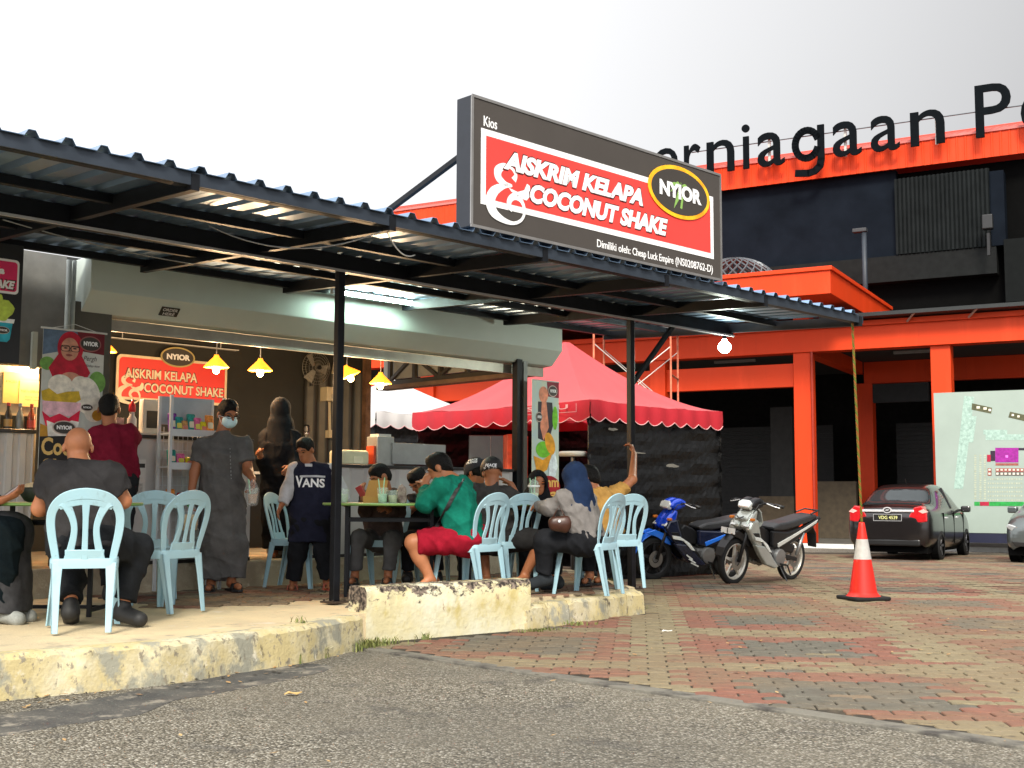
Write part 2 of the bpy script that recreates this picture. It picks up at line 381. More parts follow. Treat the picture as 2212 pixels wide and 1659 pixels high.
def yard_colour(a, b, rnd):
    P_ = 1.9; fa = ((a - 2.02 + P_ * 20) % P_); fb = ((b - 7.42 + P_ * 20) % P_); m_ = min(fa, P_ - fa, fb, P_ - fb)
    m_ += rnd.uniform(-.055, .055) + .05 * math.sin(a * 1.7 + b) 
    c = 0 if m_ < 0.20 else (1 if m_ < 0.52 else 2)
    if rnd.random() < 0.035: c = rnd.choice((0, 1, 2, 3))
    return c
M_SAND = weathered('joint_sand', (0.04, 0.034, 0.026), [((0.018, 0.016, 0.012), 9, 0.45, 0.65, (1, 1, 1)), ((0.10, 0.08, 0.055), 3, 0.5, 0.7, (1, 1, 1))])
yard_edge = 5.0
def yard_ok(p):
    s, v = p.dot(U), p.dot(V)
    if s < yard_edge + 0.12: return False
    if p.y > 26 or p.y < 3.8: return False
    if v > 6.53 + max(0, s - 6.62) * .149 and s < 8.40: return False
    if s < 8.50 + (v - 6.95) * .73 and v > 6.9 and v < 9.5: return False
    if v > 9.4 and s < 10.0: return False
    if abs(p.x - p.y * .22) > p.y * .30 + 1.2: return False
    return True
mb = MB(); poly = [K(yard_edge, 6.6, 0), K(yard_edge, -1.0, 0), K(11.5, -5, 0)]
a0 = K(yard_edge, -2.5, 0); b0_ = K(yard_edge, 6.9, 0)
def sheet(mb_, pts_, dz):
    mb_.add([(p[0], p[1], gz(p[1]) + dz) for p in pts_], [tuple(range(len(pts_)))])
sheet(mb, [K(yard_edge, 6.9, 0), K(yard_edge, -3.0, 0), K(12, -6.0, 0), K(15.2, -.2, 0), K(15.2, 6.0, 0) * 1.0, K(10.5, 11.0, 0)], 0.004)
paving = tag(MB().add([(x, y, gz(y) + 0.004) for y in (3.0, 9.0, 15.0) for x in (0, 0)], []).build('paving', M_SAND), kind='structure') if False else None
mb = MB()
sheet(mb, [K(yard_edge, 6.9, 0), K(yard_edge, -1.4, 0), Vector((9, 3.4, 0)), Vector((12, 15, 0)), Vector((0.2, 15, 0))], 0.004)
k0 = len(mb.v); mb.add([(0.2, 15, .004), (12, 15, .004), (12, 23, gz(23) + .004), (0.2, 23, gz(23) + .004)], [(0, 1, 2, 3)])
mb.add([(0.2, 23, gz(23) + .004), (12, 23, gz(23) + .004), (12, 27, gz(23) + .004), (0.2, 27, gz(23) + .004)], [(0, 1, 2, 3)])
paving = tag(mb.build('paving', M_SAND, fix=True), kind='structure')
lay(yard_ok, ANG, yard_colour, 0.012, paving, -3, 12, 3.0, 27, key=lambda p: p.length if abs(p.x / p.y) < .43 and p.y > 4.8 else 50 + p.length)
# concrete edging strip between asphalt and pavers
M_EDGE = weathered('edging', (0.16, 0.15, 0.125), [((0.06, 0.055, 0.05), 4, 0.5, 0.65, (1, 1, 1))])
mb = MB(); mb.kbox(yard_edge - .03, yard_edge + .035, -1.5, 6.55, -.02, .014); mb.kbox(yard_edge + .04, yard_edge + .11, -1.5, 6.5, -.02, .010)
tag(mb.build('paving_edge', M_EDGE, bevel=.004), kind='structure')

# ------------------------------------------------------------------ platform with kerb
PZ = 0.22
M_CONC = weathered('platform_concrete', (0.52, 0.43, 0.28), [((0.62, 0.50, 0.31), 1.6, 0.40, 0.62, (1, 1, 1)), ((0.30, 0.26, 0.20), 5, 0.55, 0.7, (1, 1, 1)), ((0.60, 0.55, 0.46), 3, 0.62, 0.72, (1, 1, 1)), ((0.16, 0.13, 0.10), 30, 0.66, 0.74, (1, 1, 1))], bump=.25)
M_KERB = weathered('kerb_paint', (0.47, 0.39, 0.20), [((0.54, 0.49, 0.34), 3.2, 0.42, 0.60, (1, 1, 1)), ((0.28, 0.27, 0.21), 4.5, 0.52, 0.60, (1, 1, .8)), ((0.62, 0.57, 0.44), 9, 0.60, 0.70, (1, 1, 1)), ((0.24, 0.21, 0.15), 24, 0.57, 0.63, (1, 1, .7)), ((0.10, 0.085, 0.06), 12, 0.62, 0.70, (1, 1, .5))], bump=.28, bscale=45)
plat = tag(bpy.data.objects.new('platform', None), kind='structure'); COL.objects.link(plat)
front = [K(-2, 6.1, 0), K(2.4, 6.1, 0), K(3.25, 6.02, 0), K(4.3, 6.22, 0), K(5.02, 6.55, 0)]
kin = [p + V * .17 for p in front]
inner = [K(-2, 6.26, 0), K(2.4, 6.26, 0), K(3.25, 6.18, 0), K(4.3, 6.38, 0), K(5.0, 6.72, 0), K(8.2, 6.98, 0), K(8.55, 7.1, 0), K(10.15, 9.35, 0), K(10.15, 9.6, 0), K(-2, 9.6, 0)]
mb = MB(); mb.prism([(p.x, p.y) for p in inner], (0, 0, 0), EX, EY, Z, -.05, PZ - .012)
mb.build('slab', M_CONC, plat)
# kerb: cast length on the left, short blocks on the right
mb = MB(); n = len(front)
def kerbface(ps, qs, z1, b=.025, drop=0.02):
    m_ = MB(); k = len(ps)
    prof = []
    for p, q in zip(ps, qs):
        d = (q - p).normalized(); zj = .009 * math.sin(p.x * 37 + p.y * 23) + .006 * math.sin(p.x * 91); prof.append([p - d * .03 - Z * .05, p - d * .03, p - d * (.012 + zj * .6) + Z * (z1 - b + zj), p + d * (b * .8 + zj * .5) + Z * (z1 + zj * .25), q + Z * (z1 - .002), q - Z * .05])
    vs = [v for r in prof for v in r]; fs = []
    for i in range(k - 1):
        for j in range(5): fs.append((6 * i + j, 6 * i + j + 1, 6 * i + 7 + j, 6 * i + 6 + j))
    fs += [tuple(range(6))[::-1], tuple(6 * (k - 1) + j for j in range(6))]
    m_.add(vs, fs); return m_
def dense(ps, st=.06, amp=.006, seed=1):
    rnd = random.Random(seed); o_ = []
    for a, b in zip(ps[:-1], ps[1:]):
        n_ = max(1, int((b - a).length / st))
        for i in range(n_): o_.append(a.lerp(b, i / n_) + Vector((rnd.uniform(-amp, amp), rnd.uniform(-amp, amp), 0)))
    return o_ + [ps[-1]]
fd = dense(front); kd = []
for i, p in enumerate(fd):
    d = (fd[min(i + 1, len(fd) - 1)] - fd[max(0, i - 1)]).normalized(); nn = Vector((-d.y, d.x, 0)); kd.append(p + nn * .17)
kerbface(fd, kd, PZ).build('kerb', M_KERB, plat, fix=True, auto=True)
mb = MB()
kr0, kr1 = K(6.62, 6.6, 0), K(8.36, 6.86, 0)
NB = 6
for i in range(NB):
    a_ = kr0.lerp(kr1, (i + .02) / NB); b_ = kr0.lerp(kr1, (i + .98) / NB); nn = V * .16
    zt = .185 + .02 * (i / NB) + random.uniform(-.006, .006); off = V * random.uniform(-.012, .012)
    kerbface(dense([a_ + off, b_ + off], .08, .004, i), [q + nn for q in dense([a_ + off, b_ + off], .08, .004, i + 9)], zt, b=.03).build('kerb_stone', M_KERB, plat, fix=True, auto=True)
er0, er1 = K(8.42, 6.95, 0), K(10.1, 9.25, 0)
for i in range(7):
    a_ = er0.lerp(er1, (i + .02) / 7); b_ = er0.lerp(er1, (i + .98) / 7); nn = Vector((-(er1 - er0).normalized().y, (er1 - er0).normalized().x, 0)) * .14
    kerbface([a_, b_], [a_ + nn, b_ + nn], .205 + random.uniform(-.006, .006), b=.03).build('kerb_stone', M_KERB, plat, fix=True, auto=True)
# pavers on the platform
def pf_ok(p):
    s, v = p.dot(U), p.dot(V)
    if v > 9.34 or v < 6.80 + max(0, s - 6.62) * .15 or s < 4.35: return False
    if s < 5.4 and v < 7.55 + (5.4 - s) * .4: return False
    if s < 6.6 and v < 7.0: return False
    if s > 8.3 + (v - 7.0) * .72: return False
    if 5.2 < s < 5.75 and 7.2 < v < 7.8: return False
    return True
lay(pf_ok, R(-6) + .1, lambda a, b, rnd: rnd.choice((1, 1, 1, 2, 3)) if ((int(a * 1.1) + int(b * .9)) % 2) else rnd.choice((3, 3, 0, 2)), PZ - gz(0) + .001, plat, -6, 4, 7, 15, key=lambda p: p.length)
# low wall in front of the terrace
M_WALL = weathered('low_wall_plaster', (0.56, 0.50, 0.30), [((0.62, 0.60, 0.46), 2.4, 0.42, 0.62, (1, 1, 1)), ((0.46, 0.38, 0.16), 5, 0.55, 0.68, (1, 1, .7)), ((0.30, 0.20, 0.13), 10, 0.64, 0.70, (1, 1, .6))], bump=.35, bscale=30)
M_GRIME = weathered('wall_grime', (0.045, 0.037, 0.033), [((0.20, 0.16, 0.13), 22, 0.50, 0.62, (1, 1, 1)), ((0.50, 0.46, 0.34), 17, 0.60, 0.66, (1, 1, 1))], bump=.6, bscale=60)
def mildew(m, z0, z1, sc=9.0):
    n = m.node_tree; b = n.nodes['Principled BSDF']; l = n.links.new; src = b.inputs['Base Color'].links[0].from_socket
    g = n.nodes.new('ShaderNodeNewGeometry'); sp = n.nodes.new('ShaderNodeSeparateXYZ'); l(g.outputs['Position'], sp.inputs[0])
    mz = n.nodes.new('ShaderNodeMapRange'); mz.inputs['From Min'].default_value = z0; mz.inputs['From Max'].default_value = z1; mz.inputs['To Min'].default_value = -.30; mz.inputs['To Max'].default_value = .10; l(sp.outputs['Z'], mz.inputs['Value'])
    t = n.nodes.new('ShaderNodeTexNoise'); t.inputs['Scale'].default_value = sc; t.inputs['Detail'].default_value = 10; t.inputs['Roughness'].default_value = .72; mp = n.nodes.new('ShaderNodeMapping'); mp.inputs['Scale'].default_value = (1, 1, 1.6); l(g.outputs['Position'], mp.inputs['Vector']); l(mp.outputs['Vector'], t.inputs['Vector'])
    # ends of the wall, seen along its length, are stained all the way down
    ad = n.nodes.new('ShaderNodeMath'); ad.operation = 'ADD'; l(t.outputs['Fac'], ad.inputs[0]); l(mz.outputs['Result'], ad.inputs[1])
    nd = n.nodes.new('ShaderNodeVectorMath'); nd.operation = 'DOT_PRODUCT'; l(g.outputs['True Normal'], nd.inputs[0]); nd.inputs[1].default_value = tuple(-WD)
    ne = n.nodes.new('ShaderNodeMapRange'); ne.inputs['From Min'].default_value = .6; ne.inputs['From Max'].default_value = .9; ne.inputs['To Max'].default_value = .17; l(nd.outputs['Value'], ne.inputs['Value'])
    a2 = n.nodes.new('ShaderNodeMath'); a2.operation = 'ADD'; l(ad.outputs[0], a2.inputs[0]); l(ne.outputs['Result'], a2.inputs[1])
    r = n.nodes.new('ShaderNodeValToRGB'); r.color_ramp.elements[0].position = .545; r.color_ramp.elements[1].position = .60; l(a2.outputs[0], r.inputs['Fac'])
    t3 = n.nodes.new('ShaderNodeTexNoise'); t3.inputs['Scale'].default_value = 34; t3.inputs['Detail'].default_value = 6; l(g.outputs['Position'], t3.inputs['Vector'])
    rc = n.nodes.new('ShaderNodeValToRGB'); rc.color_ramp.elements[0].color = (.03, .025, .022, 1); rc.color_ramp.elements[0].position = .42; rc.color_ramp.elements[1].color = (.24, .19, .15, 1); rc.color_ramp.elements[1].position = .62; l(t3.outputs['Fac'], rc.inputs['Fac'])
    mx = n.nodes.new('ShaderNodeMix'); mx.data_type = 'RGBA'; l(r.outputs['Color'], mx.inputs['Factor']); l(src, mx.inputs['A']); l(rc.outputs['Color'], mx.inputs['B']); l(mx.outputs['Result'], b.inputs['Base Color'])
lw = thing('low_wall', 'long low concrete wall with peeling cream yellow paint and black mildew along its top', 'wall', K(5.9, 6.6, 0))
W0, W1 = gnd(790, 1391), gnd(1146, 1361); WD = (W1 - W0).normalized(); WN = Vector((-WD.y, WD.x, 0)); WL = (W1 - W0).length; WH = .385
mb = MB(); nxw, nzw = 40, 8; rnd = random.Random(3)
pts_ = {}
for i in range(nxw + 1):
    x = WL * i / nxw; edge = .006 * math.sin(i * 2.1) + rnd.uniform(-.006, .006)
    prof = [(0, -.05), (0, .1), (-.004, .22), (0, WH - .03 + edge), (.018 + rnd.uniform(0, .012), WH + edge * .5), (.12, WH + .004), (.22, WH + edge * .4), (.235, WH - .03), (.235, -.05)]
    for j, (d, h) in enumerate(prof): pts_[i, j] = W0 + WD * x + WN * (d + rnd.uniform(-.003, .003)) + Z * h
NJ = 9; mb.add([pts_[i, j] for i in range(nxw + 1) for j in range(NJ)], [(i * NJ + j, i * NJ + j + 1, (i + 1) * NJ + j + 1, (i + 1) * NJ + j) for i in range(nxw) for j in range(NJ - 1)] + [tuple(range(NJ))[::-1], tuple(nxw * NJ + j for j in range(NJ))])
mildew(M_WALL, .12, .37)
mb.build('wall_body', M_WALL, lw, fix=True, auto=True)
# weeds and litter
M_WEED = mat('weed_leaf', (0.09, 0.13, 0.03), .7, var=.5, scale=30, col2=(0.20, 0.19, 0.06))
mb = MB(); rnd = random.Random(11)
for (px, py, n_, spread, hh) in ((118, 1492, 150, .17, .13), (575, 1440, 90, .14, .09), (640, 1428, 40, .07, .05), (440, 1460, 25, .06, .05), (800, 1400, 200, .26, .07), (770, 1405, 70, .1, .08), (1165, 1366, 120, .17, .035), (1250, 1350, 35, .08, .03), (690, 1420, 40, .06, .08), (1385, 1318, 30, .09, .05), (920, 1383, 25, .04, .06), (1330, 1262, 20, .04, .08), (650, 1345, 16, .03, .05)):
    c = gnd(px, py, 0.0 if py > 1350 or px > 1300 else PZ) if px < 1300 else gnd(px, py)
    if px == 650: c = gnd(px, py, PZ)
    for k in range(n_):
        q = c + U * rnd.gauss(0, spread * .55) + V * rnd.gauss(0, .035); a = rnd.uniform(0, 6.28); h = hh * rnd.uniform(.4, 1.1); lean = rnd.uniform(.1, .8) * h
        d = Vector((math.cos(a), math.sin(a), 0)); sd = Vector((-d.y, d.x, 0)) * rnd.uniform(.003, .007)
        mb.add([q - sd, q + sd, q + d * lean * .5 + Z * h * .7 + sd * .8, q + d * lean * .5 + Z * h * .7 - sd * .8, q + d * lean * 1.3 + Z * h], [(0, 1, 2, 3), (3, 2, 4)])
tag(mb.build('weeds', M_WEED), 'small green weed tufts growing along the foot of the kerb', 'weeds', kind='stuff')
M_LEAF = mat('dry_leaf', (0.30, 0.14, 0.05), .8, var=.5, scale=20, col2=(0.42, 0.30, 0.14)); M_SCRAP = mat('litter_dark', (.03, .025, .02), .8)
mb = MB()
for k in range(230):
    if k < 90: px = rnd.uniform(0, 740); py = 1512 - px * .135 + abs(rnd.gauss(0, 14)) + 4
    elif k < 200: px = rnd.uniform(1150, 2200); py = rnd.uniform(1290, 1480)
    else: px = rnd.uniform(0, 2200); py = rnd.uniform(1500, 1655)
    q = gnd(px, py) + Z * (.016 if k >= 90 else .006); a = rnd.uniform(0, 6.28); r_ = rnd.uniform(.008, .026) * (1 if k < 200 else .8); d = Vector((math.cos(a), math.sin(a), 0)); e = Vector((-d.y, d.x, 0))
    mb.add([q - d * r_, q - e * r_ * .5 + Z * .004, q + d * r_ + Z * .006, q + e * r_ * .5 + Z * .003], [(0, 1, 2, 3)], 0 if rnd.random() < .6 else 1)
tag(mb.build('leaf_litter', [M_LEAF, M_SCRAP]), 'scattered dry leaves and debris on the ground', 'litter', kind='stuff')
for px, py, lbl in ((1440, 1367, 'small white crumpled wrapper lying on the pavers'), (632, 1503, 'tan cardboard scrap lying on the asphalt')):
    q = gnd(px, py) + Z * .012; mb = MB(); e1 = Vector((.9, .3, 0)); e2 = Vector((-.3, .9, 0))
    P = [q - e1 * .045, q - e1 * .02 - e2 * .02 + Z * .012, q + e1 * .02 - e2 * .014, q + e1 * .05 + Z * .008, q + e1 * .015 + e2 * .02, q - e1 * .02 + e2 * .018 + Z * .01]
    mb.add(P + [p - Z * .005 for p in P], [(0, 1, 2, 5), (2, 3, 4, 5), (11, 8, 7, 6), (11, 10, 9, 8)] + [(i, i + 6, (i + 1) % 6 + 6, (i + 1) % 6) for i in range(6)])
    tag(mb.build('litter_scrap', mat('scrap' + str(px), (.75, .75, .72) if px > 1000 else (.5, .33, .13), .8)), lbl, 'litter')
# ================================================================== CANOPY
M_STEEL = mat('black_steel', (0.006, 0.007, 0.0095), .45, .0, var=.3, scale=9, spec=.22)
M_ROOF = mat('roof_sheet', (0.22, 0.32, 0.46), .34, .80, var=.25, scale=1.5, spec=.5)
M_ROOFTRIM = mat('roof_edge', (0.035, 0.045, 0.06), .45, .4, var=.2)
def rz_(v): return 2.80 + .05 * (v - 5.97)
S0, S1 = 0.6, 10.61
cano = thing('canopy', 'black steel canopy with ribbed metal roof standing over the terrace', 'canopy', K(8.95, 7.467, .15))
# ribbed sheets, one every 4 ribs
pitch = .19; s = S0; ribs = int((S1 - S0) / pitch)
for sh in range(0, ribs, 4):
    mb = MB(); prof = []
    for k in range(sh, min(sh + 4, ribs)):
        a = S0 + k * pitch
        prof += [(a, 0), (a + .055, 0), (a + .075, .034), (a + .112, .034), (a + .132, 0)]
    prof.append((S0 + min(sh + 4, ribs) * pitch, 0.0)); dz = .0012 * ((sh // 4) % 2)
    n = len(prof); va, vb = 5.88, 9.36
    P = []
    for v in (va, vb):
        P += [K(x, v, rz_(v) + h + dz) for x, h in prof]; P += [K(x, v, rz_(v) + h + dz + .0035) for x, h in prof]
    fs = []
    for i in range(n - 1):
        fs += [(i, 2 * n + i, 2 * n + i + 1, i + 1), (n + i, n + i + 1, 3 * n + i + 1, 3 * n + i), (i, i + 1, n + i + 1, n + i), (2 * n + i, 3 * n + i, 3 * n + i + 1, 2 * n + i + 1)]
    fs += [(0, n, 3 * n, 2 * n), (n - 1, 3 * n - 1, 4 * n - 1, 2 * n - 1)]
    mb.add(P, fs); mb.build('roof_sheet', M_ROOF, cano, fix=True)
def beam(v, dep, wid, lip=None, s0=S0, s1=S1, top=.0):
    mb = MB(); mb.kbox(s0, s1, v - wid / 2, v + wid / 2, rz_(v) - dep - top, rz_(v) - .003 - top); o = mb.build('purlin', M_STEEL, cano, bevel=.004)
    if lip:
        mb = MB(); mb.kbox(s0, s1, v - wid / 2 - .012, v - wid / 2 + .004, rz_(v) - dep - top - .006, rz_(v) - dep - top + .012); mb.build('flange', mat('flange_reflection', (.42, .42, .43), .4, .2), o)  # pale lip colour stands for ground light reflected on the lower flange
    return o
beam(5.955, .075, .06); beam(6.87, .06, .05); beam(7.467, .135, .08, lip=True); beam(8.3, .06, .05); beam(9.12, .06, .05)
mb = MB(); mb.kbox(S0, S1, 5.905, 5.92, 2.725, 2.797); mb.build('edge_flashing', M_ROOFTRIM, cano)
for s in (1.93, 3.33, 4.73, 6.13, 7.53, 8.93, 10.56):
    mb = MB(); P = [K(s - .025, 5.9, rz_(5.9) - .1), K(s + .025, 5.9, rz_(5.9) - .1), K(s + .025, 9.2, rz_(9.2) - .1), K(s - .025, 9.2, rz_(9.2) - .1)]
    mb.add(P + [p + Z * .093 for p in P], [(3, 2, 1, 0), (4, 5, 6, 7), (0, 1, 5, 4), (1, 2, 6, 5), (2, 3, 7, 6), (3, 0, 4, 7)]); mb.build('rafter', M_STEEL, cano)
for s, zb in ((5.475, PZ), (8.95, .155)):
    mb = MB(); mb.kbox(s - .03, s + .03, 7.437, 7.497, zb + .012, rz_(7.467) - .13); p = mb.build('post', M_STEEL, cano, bevel=.006)
    mb = MB(); mb.kbox(s - .075, s + .075, 7.39, 7.545, zb, zb + .012)
    for a in (-.055, .055):
        for b in (-.055, .055): mb.lathe(K(s + a, 7.467 + b, zb + .012), [(.009, 0), (.009, .014)], 8)
    mb.build('base_plate', mat('rusty_plate', (.05, .035, .025), .7, .3, var=.5, scale=30), p)
mb = MB(); mb.bar(K(8.96, 7.467, 2.11), K(9.62, 7.467, rz_(7.467) - .12), .04); mb.build('brace', M_STEEL, cano)
# dangling cables
M_WIRE = mat('grey_cable', (.25, .26, .27), .5); M_WIREW = mat('white_cable', (.6, .6, .58), .5)
def sag(p, q, dip, n=14): return [p.lerp(q, i / n) - Z * dip * 4 * (i / n) * (1 - i / n) for i in range(n + 1)]
for p, q, d, m in ((K(4.7, 5.98, 2.70), K(4.0, 6.9, 2.77), .13, M_WIRE), (K(4.75, 5.98, 2.70), K(5.08, 6.1, 2.62), .06, M_WIREW), (K(3.1, 8.0, 2.84), K(5.6, 8.25, 2.84), .07, M_WIRE)):
    mb = MB(); mb.tube(sag(p, q, d), .0045, 6); mb.build('cable', m, cano, smooth=True)
# ------------------------------------------------------------------ big sign on the canopy edge
M_SIGNBLK = mat('sign_face_charcoal', (0.060, 0.052, 0.046), .5, var=.06, scale=2, spec=.3)
M_RED = mat('sign_red', (0.80, 0.055, 0.045), .45, var=.04, scale=3, spec=.3)
M_WHITE = mat('sign_white', (.82, .82, .82), .45, var=.02, spec=.3)
M_YEL = mat('sign_yellow', (0.90, .55, .02), .45, var=.15, scale=8, col2=(.85, .30, .01), spec=.3)
M_GRN = mat('sign_green', (.22, .40, .09), .5, var=.1); M_OVAL = mat('sign_oval', (.045, .038, .032), .5, var=.05)
def oval_logo(par, o, a, b, cx, cy, rx, ry, off, ring=M_YEL, palm=True, word=True, name='logo'):
    n = a.cross(b); mb = MB(); mb.prism(ell(cx, cy, rx, ry), o, a, b, n, off, off + .004); lg = mb.build(name, ring, par)
    mb = MB(); mb.prism(ell(cx, cy, rx * .905, ry * .85), o, a, b, n, off + .004, off + .006); mb.build('logo_field', M_OVAL, lg)
    if palm:
        mb = MB()
        for k, (dx, dy, an, ln) in enumerate(((-.05, .25, 2.7, .32), (.0, .27, 2.2, .28), (.02, .27, 1.5, .22), (.05, .26, .7, .3), (.06, .24, .2, .3), (-.03, .22, 3.3, .28))):
            q = []
            for i in range(7):
                t = i / 6; q.append((cx + rx * (dx + math.cos(an) * ln * t), cy + ry * (dy + .9 * math.sin(an) * ln * t - .38 * t * t + .12 * t)))
            L1 = [(x, y + ry * .06 * math.sin(math.pi * i / 6)) for i, (x, y) in enumerate(q)]; L2 = [(x, y - ry * .05 * math.sin(math.pi * i / 6)) for i, (x, y) in enumerate(q)]
            mb.prism(L1 + L2[::-1][1:-1], o, a, b, n, off + .006, off + .0075 + .0002 * k)
        mb.prism([(cx - .02 * rx, cy + .25 * ry), (cx + .04 * rx, cy + .25 * ry), (cx - .04 * rx, cy - .3 * ry), (cx - .20 * rx, cy - .66 * ry), (cx - .14 * rx, cy - .3 * ry)], o, a, b, n, off + .006, off + .0073)
        mb.prism([(cx + .06 * rx, cy - .1 * ry), (cx + .11 * rx, cy - .12 * ry), (cx + .06 * rx, cy - .62 * ry), (cx + .0 * rx, cy - .6 * ry)], o, a, b, n, off + .006, off + .0074)
        mb.build('palm_tree', M_GRN, lg, fix=True)
    if word:
        mb = MB(); put_text(mb, 'NYIOR', o, a, b, cx - rx * .66, cx + rx * .70, cy - ry * .28, cy + ry * .30, off + .0095, th=.001, bold=.05, res=4); mb.build('lettering', M_WHITE, lg)
    return lg
def amp_curve(x0, x1, y0, y1):
    """ornate ampersand as a thick-and-thin stroke"""
    P = [(.60, .76), (.65, .87), (.54, .97), (.36, .97), (.22, .86), (.24, .73), (.40, .655), (.56, .65), (.36, .61), (.13, .47), (.04, .28), (.12, .10), (.34, .0), (.60, -.02), (.80, .08), (.87, .25), (.79, .42), (.63, .47), (.51, .39), (.49, .27), (.58, .19)]
    W_ = [.065, .035, .028, .055, .09, .08, .045, .018, .05, .095, .115, .095, .055, .03, .028, .03, .045, .065, .06, .05, .025]
    Q = []; Wq = []
    for i in range(len(P) - 1):
        p0, p1, p2, p3 = P[max(i - 1, 0)], P[i], P[i + 1], P[min(i + 2, len(P) - 1)]
        for k in range(6):
            t = k / 6; Q.append(tuple(.5 * (2 * p1[c] + (p2[c] - p0[c]) * t + (2 * p0[c] - 5 * p1[c] + 4 * p2[c] - p3[c]) * t * t + (3 * p1[c] - p0[c] - 3 * p2[c] + p3[c]) * t ** 3) for c in (0, 1))); Wq.append(W_[i] + (W_[i + 1] - W_[i]) * t)
    Lq, Rq = [], []
    for i, (x, y) in enumerate(Q):
        ax, ay = Q[max(i - 1, 0)]; bx, by = Q[min(i + 1, len(Q) - 1)]; d = math.hypot(bx - ax, by - ay) or 1; nx_, ny_ = -(by - ay) / d, (bx - ax) / d
        Lq.append((x + nx_ * Wq[i], y + ny_ * Wq[i])); Rq.append((x - nx_ * Wq[i], y - ny_ * Wq[i]))
    f = lambda p: (x0 + p[0] * (x1 - x0), y0 + p[1] * (y1 - y0))
    quads = [[f(Lq[i]), f(Lq[i + 1]), f(Rq[i + 1]), f(Rq[i])] for i in range(len(Q) - 1)]
    arm = [(.48, .60), (.70, .565), (.86, .63), (.93, .76), (1.0, .73), (1.02, .56), (.92, .45), (.72, .47), (.54, .545)]
    return quads + [[f(p) for p in arm]]
def put_amp(mb, o, a, b, x0, x1, y0, y1, off, m=None):
    n = a.cross(b)
    for i, q in enumerate(amp_curve(x0, x1, y0, y1)):
        mb.add([Vector(o) + a * x + b * y + n * (off + (.0006 if i % 2 else 0)) for x, y in q], [(0, 1, 2, 3) if len(q) == 4 else tuple(range(len(q)))], m)
SW, SH = 2.86, .912; so = K(5.385, 5.885, 2.832)
sg = thing('sign_box', 'large charcoal sign box with red panel and oval logo on the canopy edge', 'sign', K(6.9, 5.96, 2.835))
mb = MB(); mb.ob(so, U, V, Z, 0, SW, .003, .15, 0, SH); mb.build('case', mat('sign_case', (.022, .025, .032), .4, .3), sg, bevel=.005)
mb = MB(); mb.ob(so, U, V, Z, .018, SW - .018, -.002, .003, .018, SH - .018); mb.build('face', M_SIGNBLK, sg)
mb = MB()
for x0, x1, z0, z1 in ((0, SW, SH - .016, SH + .004), (0, SW, -.004, .016), (-.004, .016, .016, SH - .016), (SW - .016, SW + .004, .016, SH - .016)): mb.ob(so, U, V, Z, x0, x1, -.008, .002, z0, z1)
mb.build('trim', mat('sign_trim', (.28, .27, .26), .35, .6), sg)
fb = lambda f: f * SW; tb = lambda t: (1 - t) * SH
NO = -V
x0, x1, y0, y1 = fb(.031), fb(.9605), tb(.815), tb(.235)
mb = MB(); mb.prism([(x0, y0), (x1, y0), (x1, y1), (x0, y1)], so, U, Z, NO, .002, .005); mb.build('border', M_WHITE, sg)
t_ = .045; mb = MB(); mb.prism([(x0 + t_, y0 + t_), (x1 - t_, y0 + t_), (x1 - t_, y1 - t_), (x0 + t_, y1 - t_)], so, U, Z, NO, .005, .007); mb.build('red_panel', M_RED, sg)
mb = MB(); put_amp(mb, so, U, Z, fb(.055), fb(.195), tb(.90), tb(.47), .0085); mb.build('ampersand', M_WHITE, sg)
def slab_text(par, txt, o, a, b, x0, x1, y0, y1, off, col, shear=.25, bold=.052, out=None, th=.002):
    if out is not None:
        mb = MB(); put_text(mb, txt, o, a, b, x0 - .012, x1 + .012, y0 - .010, y1 + .010, off - .0012, bold=bold + .015, shear=shear, res=2); mb.build('lettering_outline', out, par)
    mb = MB(); put_text(mb, txt, o, a, b, x0, x1, y0, y1, off, th=th, bold=bold, shear=shear, res=3); return mb.build('lettering', col, par)
M_OUT = mat('letter_outline', (.10, .02, .018), .6)
slab_text(sg, 'AISKRIM KELAPA', so, U, Z, fb(.104), fb(.634), tb(.505), tb(.355), .011, M_WHITE, out=M_OUT)
slab_text(sg, 'COCONUT SHAKE', so, U, Z, fb(.196), fb(.743), tb(.715), tb(.56), .011, M_WHITE, out=M_OUT)
oval_logo(sg, so, U, Z, fb(.797), tb(.29), .405, .215, .012)
slab_text(sg, 'Kios', so, U, Z, fb(.039), fb(.083), tb(.215), tb(.135), .004, M_WHITE, shear=0, bold=.01)
slab_text(sg, 'Dimiliki oleh:', so, U, Z, fb(.448), fb(.583), tb(.945), tb(.88), .004, M_WHITE, shear=0, bold=.008)
slab_text(sg, 'Cheap Luck Empire', so, U, Z, fb(.592), fb(.770), tb(.965), tb(.88), .004, M_WHITE, shear=0, bold=.008)
slab_text(sg, '(NS0208762-D)', so, U, Z, fb(.780), fb(.955), tb(.965), tb(.875), .004, M_WHITE, shear=0, bold=.008)
for s in (5.43, 8.1): mb = MB(); mb.bar(K(s, 6.05, 3.35), K(s, 7.5, rz_(7.5) + .02), .035); mb.build('brace', M_STEEL, sg)

